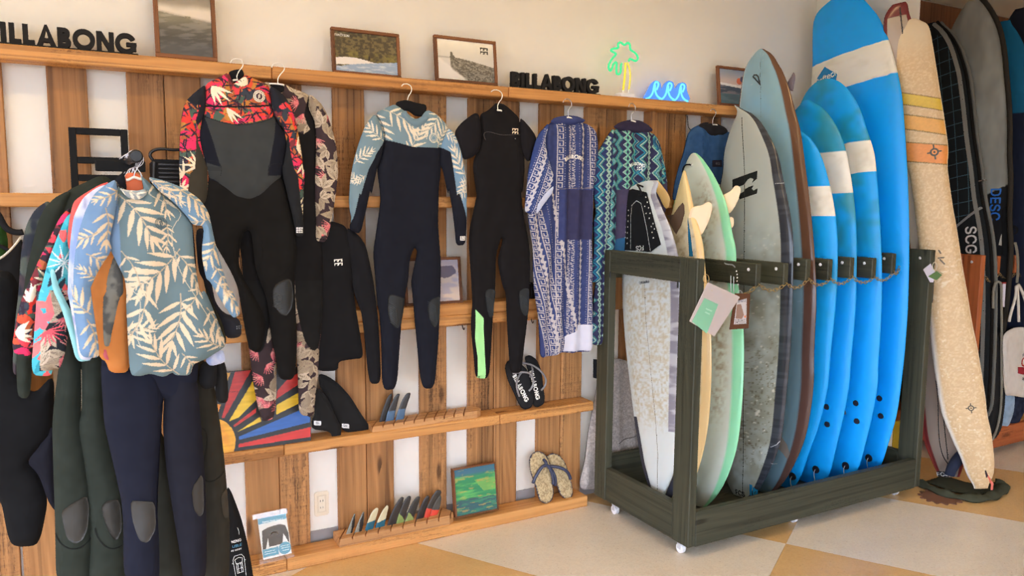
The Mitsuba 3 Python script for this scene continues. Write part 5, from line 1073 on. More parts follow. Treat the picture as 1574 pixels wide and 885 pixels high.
simple('surf_jacket', 'coral red shoulder showing between the olive and blue tops', 'top', C2((660, 210), (600, 232), (510, 285), (445, 330), (422, 420), (405, 560), (420, 640), (480, 560), (500, 350), (640, 250)), -.835, Paint(plain((228, 96, 92), 14, 6)).add(Polygon([(0, 0)]*0) if False else shapely.box(0, 0, .001, .001), (240, 230, 220)), .006, T=.016, R=.04, seed=58, part='shoulder')
OL, OLD = (42, 47, 41), (52, 58, 50)
# olive full suit
ol = thing('wetsuit', 'olive green full wetsuit on the left rail, its two legs reaching out of the frame', 'wetsuit')
simple('', '', '', C2((660, 185), (600, 175), (520, 215), (420, 258), (350, 330), (330, 500), (330, 700)) + C3((380, 100), (400, 260), (480, 560), (620, 560), (640, 0)) + C2((720, 600), (700, 250)), -.66, plain(OL, 5, 3), .012, T=.03, R=.06, seed=60, part='torso', parent=ol)
simple('', '', '', C2((440, 255), (335, 305), (265, 375), (225, 470), (195, 600), (158, 755)) + C3((125, 200), (98, 450), (104, 712), (182, 716), (198, 460), (270, 200)) + C2((340, 780), (380, 480)), -.675, plain(OL, 5, 4), .012, T=.024, R=.045, seed=61, part='sleeve', parent=ol)
_, l1 = simple('', '', '', C3((395, 250), (360, 480), (325, 750)) + C4((315, 0), (322, 250), (334, 600), (338, 960), (556, 960), (562, 520), (530, 250), (490, 0)) + C3((492, 600), (480, 300)), -.67, plain(OL, 5, 5), .012, T=.034, R=.06, seed=62, part='leg', parent=ol)
_, l2 = simple('', '', '', C3((490, 300), (494, 600), (494, 800)) + C4((470, 0), (515, 260), (545, 560), (540, 700), (535, 960), (775, 960), (775, 600), (750, 380), (665, 0)) + C3((645, 700), (660, 300)), -.68, plain(OL, 5, 6), .012, T=.034, R=.06, seed=63, part='leg', parent=ol)
l1.over('knee_pad', l1.shape(C4((372, 495), (440, 440), (522, 402), (540, 470), (530, 600), (500, 665), (455, 686), (405, 655), (382, 570)), 1), (46, 45, 42), .003, ol, .01, 'satin'); l2.over('knee_pad', l2.shape(C4((610, 465), (650, 425), (722, 425), (738, 600), (700, 676), (655, 620), (625, 540)), 1), (46, 45, 42), .003, ol, .01, 'satin')
for c, L in ((l1, C4((335, 640), (370, 690), (450, 716), (520, 690), (560, 640))), (l2, C4((575, 600), (610, 680), (680, 716), (735, 700)))): c.over('seam', c.line(L, .0018), (30, 32, 30), .002, ol, .006)
l1.over('sleeve_print', Polygon(l1.uv([(0, 0), (0, .1), (.1, 0)])), (0, 0, 0), 0) if False else None
# camouflage top and black garments behind
cam, c = simple('surf_jacket', 'dark camouflage top behind the olive wetsuit at the far left', 'top', C2((300, 320), (212, 378), (155, 480), (126, 640), (112, 885)) + C3((85, 300), (75, 565), (110, 575), (140, 300), (200, 0)) + C2((230, 760), (260, 580), (330, 420)), -.60, lambda P: blend(blend(np.broadcast_to((44, 48, 58.), (len(P), 3)), (78, 84, 78), sstep(.48, .52, meshkit.fbm(np.c_[P * 16, P[:, :1]], 2, 3))), (66, 56, 62), sstep(.56, .6, meshkit.fbm(np.c_[P * 14 + 7, P[:, :1]], 2, 9))), .005, seed=64)
bl, c = simple('wetsuit', 'black wetsuit hanging lowest at the far left edge', 'wetsuit', C3((-150, -40), (60, -60), (120, 40), (100, 300), (110, 560), (200, 700), (330, 560), (325, 885)) + C4((316, 60), (232, 130), (158, 212), (238, 290), (292, 440), (252, 650), (222, 712), (170, 722), (120, 724), (72, 712), (45, 650), (5, 430), (-150, 380)), -.46, plain((20, 20, 22), 4, 7), .012, T=.03, R=.06, seed=65)
simple('', '', '', C4((240, 120), (330, -40), (336, 515), (320, 495), (290, 450), (235, 290), (158, 215)), -.475, plain((28, 28, 37), 4, 8), .012, T=.02, R=.05, seed=66, part='leg', parent=bl)
# navy full suit and brown suit on the right of the rail
nv = thing('wetsuit', 'navy blue full wetsuit with grey knee pads under the palm leaf jacket', 'wetsuit')
simple('', '', '', C2((720, 300), (1140, 300), (1180, 600)) + C3((1200, 300), (1195, 640), (1080, 760), (960, 700), (800, 760), (615, 700), (610, 500), (640, 300)), -.83, plain((27, 29, 42), 3, 3), .012, T=.03, R=.06, seed=67, part='torso', parent=nv)
_, n1 = simple('', '', '', C3((608, 480), (615, 650), (625, 800)) + C4((632, 0), (690, 250), (745, 500), (746, 960), (966, 960), (962, 700), (950, 500), (975, 0)) + C3((990, 700), (980, 560), (800, 480)), -.835, plain((27, 29, 42), 3, 4), .012, T=.036, R=.065, seed=68, part='leg', parent=nv)
_, n2_ = simple('', '', '', C3((1000, 560), (1100, 520), (1192, 600), (1205, 780)) + C4((1216, 0), (1244, 350), (1252, 960), (1110, 960), (1085, 750), (1050, 550), (1000, 220), (985, 0)) + C3((990, 760)), -.828, plain((29, 29, 38), 3, 5), .012, T=.034, R=.06, seed=69, part='leg', parent=nv)
n1.over('knee_pad', n1.shape(C4((785, 428), (860, 428), (932, 442), (942, 600), (890, 680), (835, 662), (795, 545)), 1), (50, 50, 50), .003, nv, .01, 'satin'); n2_.over('knee_pad', n2_.shape(C4((1150, 352), (1222, 262), (1230, 505), (1200, 532), (1162, 480)), 1), (50, 50, 50), .003, nv, .01, 'satin')
n1.over('seam', n1.line(C4((975, 10), (960, 250), (950, 520)), .0012), (22, 23, 30), .001, nv, .006); n1.over('seam', n1.line(C3((975, 800), (985, 730), (1010, 690)), .0012), (22, 23, 30), .001, nv, .006)
_, sv = simple('', '', '', C2((1180, 500), (1240, 490)) + C3((1290, 120), (1350, 200), (1450, 232), (1462, 345), (1366, 357), (1345, 260), (1290, 150), (1230, 0)) + C2((1200, 760)), -.86, plain((36, 36, 42), 3, 6), .01, T=.02, R=.04, seed=70, part='sleeve', parent=nv)
sv.words('cuff_print', mesh_of(unary_union([shapely.box(-.012 + i * .008, -.006 + j * .007, -.007 + i * .008, -.001 + j * .007) for i in range(3) for j in range(2)])), C3((1444, 282))[0], 0, (96, 98, 104))
br = thing('wetsuit', 'brown olive full wetsuit on the right of the left rail, partly behind the navy one', 'wetsuit')
_, r1 = simple('', '', '', C3((1080, 380), (1240, 480), (1300, 660), (1318, 800)) + C4((1332, 0), (1362, 260), (1386, 540), (1388, 960), (1225, 960), (1220, 300), (1185, 0)) + C3((1160, 660), (1100, 560)), -.72, plain((46, 43, 36), 4, 3), .012, T=.034, R=.06, seed=71, part='leg', parent=br)
simple('', '', '', C4((920, -60), (1010, 100), (1075, 320), (1095, 560), (1140, 960), (920, 960), (925, 500)), -.715, plain((40, 40, 34), 4, 4), .012, T=.03, R=.06, seed=72, part='leg', parent=br)
r1.over('knee_pad', r1.shape(C4((1324, 402), (1372, 360), (1384, 540), (1345, 542)), 1), (50, 48, 44), .003, br, .01, 'satin'); r1.over('seam', r1.line(C4((1215, 0), (1240, 120), (1260, 320), (1290, 310), (1350, 262)), .0016), (34, 32, 28), .002, br, .006)
simple('', '', '', C3((1212, 500), (1312, 478), (1310, 650), (1228, 662), (1200, 620)), -.80, plain((28, 28, 30), 3, 6), .01, T=.02, R=.04, seed=73, part='sleeve', parent=br)
simple('', '', '', C3((1300, 440), (1366, 500), (1386, 745), (1304, 742), (1300, 560)), -.765, plain((32, 31, 31), 3, 6), .01, T=.02, R=.04, seed=74, part='sleeve', parent=br)
simple('', '', '', C2((1190, 590), (1225, 640), (1275, 885)) + C3((1320, 160), (1365, 330), (1368, 400), (1310, 330), (1240, 60)), -.80, plain((54, 55, 48), 5, 3), .01, T=.014, R=.03, seed=75, part='sleeve', parent=br)
simple('', '', '', C3((1235, 480), (1345, 410), (1367, 498), (1268, 523)), -.845, tie, .005, T=.012, R=.03, seed=76, part='pale_hem', parent=br)

# round board bag, straps and cables at the far left
bb = thing('round_bag', 'black rounded board bag with pale piping at the left edge', 'bag')
cb = Cloth([(-130, 470), (-60, 418), (0, 396), (20, 380), (34, 362), (44, 420), (44, 760), (-130, 760)], -.2, T=.03, R=.06); cb.build('body', plain((28, 28, 30), 3), bb, .014)
put('piping', tube(spline([at(a, b, -.235) for a, b in ((-130, 470), (-60, 418), (0, 397), (14, 386), (32, 364))], 40), .004, 8), 'matte', (214, 206, 190), bb, True)
for i, L in enumerate((C2((-60, 380), (0, 430), (40, 495), (90, 518), (140, 516)), C2((-30, 600), (10, 605), (50, 630), (75, 690)))):
    t = thing('strap_loop', ['thick black strap looping out of the left edge under the eye height rail', 'thin black strap loop above the round black bag'][i], 'strap'); put('loop', tube(spline([at(a, b, -.17) for a, b in L], 30), (.011, .007)[i], 8), 'matte', (28, 28, 31), t, True)
t = thing('swim_fin', 'bright green plastic piece at the left edge above the round bag', 'plastic piece'); c = Cloth([(-40, 352), (6, 342), (13, 372), (10, 405), (0, 420), (-40, 425)], -.12, T=.02, R=.03); c.build('blade', plain((42, 72, 32), 8), t, .01)

# ------------------------------------------------------------------ flat things leaning on the rails
class Panel:
    """A plate leaning against the wall: px = its corners (top left, top right, bottom right, bottom left) in the photograph."""
    def __init__(p, px, yb, lean=10, yaw=0.0, p0=None):
        p.p0 = at(*px[3], yb) if p0 is None else np.asarray(p0, float); a, w = math.radians(lean), math.radians(yaw)
        p.n = np.array([math.sin(w) * math.cos(a), -math.cos(w) * math.cos(a), math.sin(a)]); p.u = np.array([math.cos(w), math.sin(w), 0]); p.v = np.cross(p.n, p.u)
        p.m = np.eye(4); p.m[:3, 0], p.m[:3, 1], p.m[:3, 2], p.m[:3, 3] = p.u, p.v, p.n, p.p0; p.q = [p.uv(*c) for c in px]
    def uv(p, a, b): d = on_plane(a, b, p.p0, p.n) - p.p0; return float(d @ p.u), float(d @ p.v)
    def pts(p, l): return [p.uv(*c) for c in l]
    def slab(p, name, poly, w0, w1, mat, rgb=None, parent=None, wood=None, label=None):
        m = extrude(poly, w1 - w0); m.apply_translation([0, 0, w0]); uvs = None
        if wood is not None:
            m = TM(m.vertices[m.faces].reshape(-1, 3), np.arange(len(m.faces) * 3).reshape(-1, 3)); uvs = np.stack([m.vertices[:, wood[0]], m.vertices[:, 1 - wood[0]] + .7 * m.vertices[:, 2] + 10.0 * wood_id(wood[1]) + 5], 1)
        return put(name, moved(m, p.m), mat, rgb, parent, uv=uvs, label=label)
    def sheet(p, name, poly, w, color, parent, res=.003, mat='satin', label=None):
        P, F, _ = grid_tri(poly, res); m = TM(np.c_[P, np.full(len(P), w)], F); return put(name, moved(m, p.m), mat, color(P) if callable(color) else color, parent, True, label=label)
    def norm(p, P):
        x = np.array(p.q); lo, hi = x.min(0), x.max(0); return (P - lo) / (hi - lo)
def picture(name, label, px, yb, lean, bord, paint, depth=.02, pal=4, res=.003, shine=True, p0=None):
    p = Panel(px, yb, lean, p0=p0); t = thing(name, label, 'picture'); o = Polygon(p.q); x0, y0, x1, y1 = o.bounds; w = np.array(p.q)
    u0, u1, v0, v1 = (w[0, 0] + w[3, 0]) / 2, (w[1, 0] + w[2, 0]) / 2, (w[2, 1] + w[3, 1]) / 2, (w[0, 1] + w[1, 1]) / 2; b = bord
    for a, c, wd in (((u0, v1 - b), (u1, v1), 0), ((u0, v0), (u1, v0 + b), 0), ((u0, v0 + b + .0003), (u0 + b, v1 - b - .0003), 1), ((u1 - b, v0 + b + .0003), (u1, v1 - b - .0003), 1)):
        g = bevbox((a[0], a[1], -depth), (c[0], c[1], 0), .002); uvs = grain_uv(g, wd, wood_id(pal)); put('frame_bar', moved(g, p.m), 'wood', parent=t, uv=uvs)
    ins = shapely.box(u0 + b, v0 + b, u1 - b, v1 - b); p.slab('backing', ins, -depth + .002, -.0085, 'matte', (120, 100, 80), t)
    def col(P): return paint((P[:, 0] - u0 - b) / (u1 - u0 - 2 * b), (P[:, 1] - v0 - b) / (v1 - v0 - 2 * b))
    p.sheet('print', ins, -.0075, col, t, res, 'gloss' if shine else 'matte'); p.box_ = (u0 + b, v0 + b, u1 - b, v1 - b); p.key = t; return p
def FB(x, y, fx, fy, seed, o=4): return meshkit.fbm(np.c_[x * fx, y * fy, x * 0 + seed], o, seed)
def lay(c, rgb, m): return blend(c, rgb, np.clip(m, 0, 1))
def grey_sea(x, y):
    c = np.broadcast_to((98, 92, 96.), (len(x), 3)); c = lay(c, (150, 144, 146), sstep(.5, .95, FB(x, y, 1.5, 4, 2)) * .5); c = lay(c, (192, 184, 182), sstep(.62, .68, y + .1 * x) * (1 - sstep(.72, .86, y + .08 * FB(x, y, 3, 3, 4))) * .85)
    sea = y < .64 - .10 * x; n = FB(x, y - .1 * x, 4, 26, 7); s = lay(np.broadcast_to((92, 92, 96.), (len(x), 3)), (58, 60, 64), sstep(.4, .62, n)); s = lay(s, (86, 88, 90), (1 - sstep(.1, .3, y)) * .7)
    c = np.where(sea[:, None], s, c); m = ((np.abs(x - .52) < .02) | (np.abs(x - .58) < .03)) & (y > .575) & (y < .61); return np.where(m[:, None], (50, 48, 50), c)
picture('picture_frame', 'tall framed grey seascape standing on the top rail beside the black letters', [(233.5, -22), (328, -22), (335.6, 94.6), (240.4, 87.2)], -.115, 7, .0165, grey_sea)
F2 = sc(480, 0, 3.935)
def forest_wave(x, y):
    n = FB(x, y, 26, 22, 3); c = lay(np.broadcast_to((74, 66, 52.), (len(x), 3)), (112, 100, 70), sstep(.42, .66, n)); c = lay(c, (128, 118, 62), sstep(.35, .7, FB(x, y, 12, 14, 5)) * (1 - sstep(.42, .62, y)) * .8)
    line = .33 + .05 * np.sin(x * 6) - .04 * x; c = lay(c, (228, 222, 216), (y < line).astype(float) * (y > .16 + .12 * x)); wat = y < .13 + .22 * np.clip(x - .1, 0, 1) ** .7; c = lay(c, (150, 168, 190), wat * 1.0); c = lay(c, (206, 210, 214), wat * sstep(.55, .7, FB(x, y, 8, 30, 9)) * .7)
    m = (np.abs(x - .54) < .008) & (y > .33) & (y < .42); return np.where(m[:, None], (40, 40, 42), c)
p2 = picture('picture_frame', 'framed picture of a breaking wave under dark trees on the top rail', F2((95, 157), (508, 203), (558, 478), (145, 443)), -.115, 7, .0145, forest_wave)
def onp(p, m, a, b, rgb, e=.0012, nm='print_lettering'):
    u0, v0, u1, v1 = p.box_; m = m.copy(); m.apply_translation([u0 + a * (u1 - u0), v0 + b * (v1 - v0), -.0075 + e]); put(nm, moved(m, p.m), 'satin', rgb, p.key)
onp(p2, flat_text('TRACTION', .0095, True, .0004), .115, .90, (232, 230, 226)); onp(p2, flat_text('THE', .004, True, .0004), .10, .945, (226, 226, 222))
def surfer(x, y):
    c = lay(np.broadcast_to((206, 202, 196.), (len(x), 3)), (190, 186, 180), FB(x, y, 3, 3, 2)); hill = (y < .57 - .28 * np.clip(x - .3, 0, 1) ** 1.2) & (x > .22); n = FB(x, y, 40, 46, 5)
    c = np.where(hill[:, None], lay(np.broadcast_to((92, 88, 82.), (len(x), 3)), (136, 132, 124), sstep(.4, .65, n)), c); c = lay(c, (216, 212, 206), sstep(0, .08, (.52 - 1.05 * (x - .02)) - y + .1 * FB(x, y, 9, 9, 7)) * (x > .0)); c = lay(c, (150, 146, 140), ((y < .58) & (y > .54) & (x < .25)) * .6)
    q = (np.hypot((x - .245) / .022, (y - .655) / .05) < 1) | (np.hypot((x - .26) / .045, (y - .57) / .05) < 1) | ((np.abs(y - (.5 - 1.0 * (x - .3))) < .018) & (x > .27) & (x < .37)); return np.where(q[:, None], (70, 68, 66), c)
p3 = picture('picture_frame', 'framed black and white picture of a surfer with a small dark wave mark', F2((723, 207), (1098, 247), (1138, 517), (765, 495)), -.115, 7, .0145, surfer)
onp(p3, extrude(scaled(wave_mark(), .032), .0004), .83, .80, (44, 42, 42), nm='wave_logo')
def sunset_sea(x, y):
    c = lay(np.broadcast_to((206, 186, 178.), (len(x), 3)), (150, 160, 176), sstep(.6, 1, y)); sea = y < .55; n = FB(x, y, 3, 26, 4); s = lay(np.broadcast_to((62, 74, 92.), (len(x), 3)), (112, 110, 122), sstep(.45, .6, n)); s = lay(s, (60, 100, 112), (y < .3) * .7); c = np.where(sea[:, None], s, c)
    c = lay(c, (238, 234, 232), ((np.abs(y - .545 + .1 * (x - .3)) < .035)) * .9); q = np.hypot((x - .55) / .07, (y - .68) / .1) < 1; c = np.where(q[:, None], (206, 108, 70), c); q = np.hypot((x - .64) / .06, (y - .74) / .09) < 1; return np.where(q[:, None], (74, 70, 92), c)
picture('picture_frame', 'framed pink and blue sea picture at the right end of the top rail', E2((92, 200), (392, 224), (445, 535), (150, 491)), -.115, 7, .015, sunset_sea)
def lone_tree(x, y):
    c = lay(np.broadcast_to((188, 176, 172.), (len(x), 3)), (226, 206, 190), 1 - sstep(.1, .5, y)); q = np.hypot((x - .75) / .2, (y - .72) / .16) + .5 * FB(x, y, 9, 9, 3) < 1.2; return np.where(q[:, None], (104, 98, 116), lay(c, (150, 150, 180), sstep(.5, .7, FB(x, y, 4, 8, 5)) * .5))
picture('picture_frame', 'wooden framed cloudy picture half hidden behind the legs of the blue palm wetsuit', [(622, 397), (704.5, 394), (715.5, 465), (622, 471)], -.11, 8, .014, lone_tree)

# black standing letters
def sign(x0, x1, label):
    t = thing('letter_sign', label, 'sign'); k = .073; x = 0; g0, total = lettering('BILLABONG', .235); s = (x1 - x0) / (total - .08)
    for ch in 'BILLABONG':
        g, a = glyph(ch, .235); g = affinity.scale(g, s, k, origin=(0, 0)); m = extrude(g, .024); v = m.vertices
        m = TM(np.c_[x0 + x * s + v[:, 0], -.075 - v[:, 2], 2.2095 + v[:, 1]], m.faces); m.invert() if m.volume < 0 else None; put('letter', m, 'matte', (34, 33, 33), t); x += a
    put('plinth', bevbox((x0 - .004, -.106, 2.1985), (x1 + .004, -.07, 2.2094), .001), 'matte', (34, 33, 33), t)
sign(1.897, 2.418, 'black standing letters reading BILLABONG beside the neon palm tree'); sign(-.266, .231, 'black standing letters reading BILLABONG cut by the left edge of the picture')

# neon lamps
def neon(t, nm, px, y, r, rgb, k, n=120):
    m = tube(spline([at(a, b, y) for a, b in px], n), r, 8); kk = put(nm, m, 'satin', np.clip(np.array(rgb) * 60, 6, 90), t, True); scene[kk]['emitter'] = {'type': 'area', 'radiance': {'type': 'rgb', 'value': [k * c for c in rgb]}}
t = thing('neon_palm', 'small glowing neon palm tree with green leaves and a yellow trunk', 'neon lamp')
yn = -.115
neon(t, 'leaf_tube', D9((490, 400), (505, 372), (560, 395), (592, 375), (555, 300), (505, 255), (500, 205), (478, 192), (440, 214), (395, 186), (368, 210), (372, 236), (310, 258), (288, 275), (345, 318), (320, 350), (278, 410), (262, 470), (280, 506), (302, 478), (318, 430), (345, 412), (350, 480), (362, 545), (388, 540), (400, 480), (412, 425)), yn, .0052, (.05, .95, .33), NEON_G * .2, 220)
neon(t, 'trunk_tube', D9((452, 415), (450, 500), (440, 620), (426, 728)), yn - .003, .0055, (1.0, .72, .04), NEON_Y * .2); neon(t, 'trunk_tube', D9((474, 415), (500, 490), (506, 600), (490, 722)), yn - .003, .0042, (1.0, .70, .06), NEON_Y * .2)
a, b = at(*D9((365, 797))[0], yn), at(*D9((522, 797))[0], yn); put('base', bevbox((a[0], yn - .03, 2.1985), (b[0], yn + .03, 2.222), .004), 'gloss', (232, 234, 238), t)
put('stem', cyl(.004, (at(*D9((426, 728))[0], yn - .003)), (at(*D9((426, 728))[0], yn - .003)[0], yn - .003, 2.215), 10), 'gloss', (230, 230, 230), t, 40); put('stem', cyl(.004, (at(*D9((490, 722))[0], yn - .003)), (at(*D9((490, 722))[0], yn - .003)[0], yn - .003, 2.215), 10), 'gloss', (230, 230, 230), t, 40)
t = thing('neon_wave', 'glowing blue neon lamp of three curling waves', 'neon lamp')
bkp = Cloth(D9((640, 838), (690, 740), (735, 650), (800, 612), (850, 640), (858, 720), (890, 650), (945, 615), (1000, 640), (1005, 720), (1045, 655), (1100, 635), (1145, 660), (1145, 730), (1195, 850), (1000, 845), (800, 842)), -.09, T=.003, R=.004, tension=2)
k = bkp.build('backing', (16, 50, 130), t, .006, 'gloss'); scene[k]['emitter'] = {'type': 'area', 'radiance': {'type': 'rgb', 'value': [.02 * NEON_B, .055 * NEON_B, .16 * NEON_B]}}
for dx, dy in ((0, 0), (150, 12), (295, 26)):
    neon(t, 'wave_tube', D9(*[(x + dx, y + dy) for x, y in ((685, 825), (735, 800), (768, 735), (782, 665), (803, 634), (824, 648), (820, 690), (806, 725))]), -.102, .0052, (.16, .80, 1.0), NEON_B * .24, 60)
    neon(t, 'wave_tube', D9(*[(x + dx, y + dy) for x, y in ((790, 668), (792, 740), (812, 790), (840, 815), (868, 828))]), -.102, .0052, (.16, .80, 1.0), NEON_B * .24, 40)
put('foot', bevbox((at(*D9((700, 850))[0], -.09)[0], -.115, 2.1985), (at(*D9((1150, 850))[0], -.09)[0], -.075, 2.206), .002), 'gloss', (60, 120, 220), t)
t = thing('power_cord', 'thin dark power cord running down the wall under the neon wave', 'cord'); put('cord', tube(spline([at(a, b, -.035) for a, b in D1((1355, 128), (1362, 180), (1372, 230), (1395, 262))] + [at(1064, 210, -.035)], 40), .0022, 6), 'matte', (60, 52, 46), t, True)

# ------------------------------------------------------------------ sun panel
sp = Panel([(338, 570), (477, 562), (478, 676.2), (341.4, 695.6)], -.136, 8)
t = thing('sun_panel', 'painted wooden panel of a yellow sun with red, yellow and blue rays', 'panel')
ol_ = Polygon(sp.pts(A4((100, 60), (240, 55), (868, 12), (876, 578), (205, 676), (100, 690)))).buffer(0)
pp = Paint(plain((30, 28, 28), 3))
def woody(rgb):
    def fn(P): n = meshkit.fbm(np.c_[P * [9, 120], P[:, :1]], 3, 4); return np.asarray(rgb) * (0.9 + .2 * n)[:, None]
    return fn
for rgb, L in (((186, 44, 34), A4((200, 402), (222, 405), (425, 40), (300, 55))), ((232, 190, 40), A4((252, 432), (445, 110), (560, 40), (470, 260), (330, 400))), ((196, 48, 38), A4((286, 462), (300, 472), (460, 365), (460, 328))), ((232, 190, 40), A4((318, 510), (500, 430), (490, 395))), ((196, 48, 38), A4((612, 262), (782, 150), (782, 60), (690, 120), (620, 200))), ((232, 190, 40), A4((612, 380), (782, 296), (782, 212), (615, 306))), ((44, 98, 176), A4((330, 545), (330, 570), (868, 436), (868, 400), (790, 345))), ((206, 44, 36), A4((328, 602), (328, 628), (872, 546), (872, 472))), ((222, 140, 40), A4((150, 300), (195, 300), (165, 390), (130, 420))), ((206, 150, 60), A4((240, 62), (268, 62), (240, 130)))):
    pp.add(Polygon(sp.pts(L)).buffer(0), woody(rgb))
o = np.array(sp.uv(*A4((165, 555))[0])); pp.add(Polygon(smooth_poly(sp.pts(A4((60, 440), (170, 410), (230, 430), (285, 490), (308, 560), (300, 630), (290, 664), (205, 674), (60, 690))), tension=2)), lambda P: blend(woody((236, 170, 36))(P), (224, 140, 44), sstep(.5, .7, meshkit.fbm(np.c_[P * 20, P[:, :1]], 3, 6)) * .5))
pp.add(LineString(sp.pts(A4((250, 207), (360, 205)))).buffer(.0008), (60, 20, 18))
sp.slab('board', ol_, -.018, -.0006, 'matte', (40, 34, 30), t); sp.sheet('painting', ol_, 0.0, pp, t, .0022, 'satin')
# two big black fins
for i, (L, y, lab) in enumerate(((A4((930, 64), (1005, 88), (1090, 150), (1175, 245), (1245, 360), (1335, 490), (1250, 512), (1180, 522), (1110, 495), (1060, 400), (1000, 250), (938, 165)), -.09, A4((1105, 443), (1160, 446), (1160, 480), (1105, 477))), (A4((905, 380), (898, 220), (930, 165), (1000, 250), (1060, 380), (1108, 490), (1096, 552), (1045, 566), (1018, 505), (885, 492), (878, 420)), -.118, A4((893, 422), (949, 424), (947, 458), (895, 456))))):
    t = thing('longboard_fin', ['large black surfboard fin with a white price label, right of the pair', 'large black surfboard fin against the sun panel, left of the pair'][i], 'fin', 'large black fins')
    c = Cloth(L, y, T=.008, R=.03, tension=2); c.build('blade', plain((27, 27, 28), 3), t, .012, 'matte', back=1.0); c.over('price_label', c.shape(lab), (226, 228, 232), .0008, t, .01, label='white price label')
    for k in range(3):
        x0, y0 = lab[3]; c.over('label_print', c.line([(x0 + 2.0, y0 - 2.2 - k * 1.3), (x0 + 8.5, y0 - 2.0 - k * 1.3)], .0006), (90, 90, 96), .0016, t, .004)

# ------------------------------------------------------------------ fin stands and fins
import manifold3d as m3
def stand(name, label, x0, x1, y0, y1, z0, z1a, z1b, slots, round_end=True, skew=.06):
    t = thing(name, label, 'fin stand'); pl = Polygon([(x0, y0), (x1 - .03, y0), (x1, y0 + .02), (x1 + .004, (y0 + y1) / 2), (x1 - .02, y1), (x0, y1)] if round_end else [(x0, y0), (x1, y0), (x1, y1), (x0, y1)])
    m = extrude(pl, z1a - z0); v = m.vertices; v[:, 2] = z0 + np.where(v[:, 2] > 1e-6, 1, 0) * (z1a + (z1b - z1a) * (v[:, 0] - x0) / (x1 - x0) - z0); M = m3.Manifold(m3.Mesh(np.asarray(v, np.float32), np.asarray(m.faces, np.uint32)))
    for s in slots:
        b = m3.Manifold.cube([.0055, (y1 - y0) * 1.6, .05], True).rotate([0, 0, -math.degrees(math.atan(skew / (y1 - y0)))]).translate([s, (y0 + y1) / 2, max(z1a, z1b) + .006]); M = M - b
    q = M.to_mesh(); g = TM(q.vert_properties[:, :3], q.tri_verts); g = TM(g.vertices[g.faces].reshape(-1, 3), np.arange(len(g.faces) * 3).reshape(-1, 3))
    put('block', g, 'wood', None, t, uv=grain_uv(g, 0, wood_id(5))); return t
xa, xb = at(*B4((452, 330))[0], -.145)[0], at(*B4((1285, 240))[0], -.145)[0]
stand('fin_stand', 'slotted wooden fin stand on the knee height rail, mostly empty', xa, xb, -.146, -.05, .581, .607, .617, [xa + .03 + i * .052 for i in range(10)])
xc, xd = at(*B5((205, 640))[0], -.146)[0], at(*B5((1078, 455))[0], -.146)[0]
stand('fin_stand', 'slotted wooden fin stand on the floor rail filled with fins', xc, xd, -.147, -.045, .0595, .098, .105, [xc + .03 + i * .062 for i in range(10)])
def fin_(L, y, label, base, tip=None, cut=None, mid=None):
    t = thing('surf_fin', label, 'fin'); c = Cloth(L, y, T=.0032, R=.012, tension=2); pt = Paint(plain(base, 4))
    if mid is not None: pt.add(c.shape(mid[0]), np.array(mid[1]))
    if cut is not None: pt.add(c.shape(cut), plain(tip, 5))
    c.build('blade', pt, t, .0035, 'satin', back=1.0); return c
BKF, EDG = (36, 34, 34), (128, 128, 116)
fin_(B4((500, 302), (530, 200), (570, 95), (602, 66), (606, 92), (578, 190), (550, 288)), -.085, 'black fin standing leftmost in the upper stand', (34, 34, 36))
fin_(B4((548, 302), (570, 205), (610, 118), (640, 74), (664, 74), (652, 108), (628, 205), (612, 290)), -.09, 'black and blue fin in the middle of the upper stand', (50, 50, 52), (76, 104, 132), B4((540, 310), (565, 208), (632, 198), (615, 300)))
fin_(B4((620, 302), (648, 200), (680, 118), (716, 66), (744, 66), (736, 102), (704, 190), (692, 272)), -.095, 'black and blue fin standing rightmost in the upper stand', (52, 52, 54), (76, 104, 132), B4((612, 310), (645, 194), (706, 182), (700, 300)))
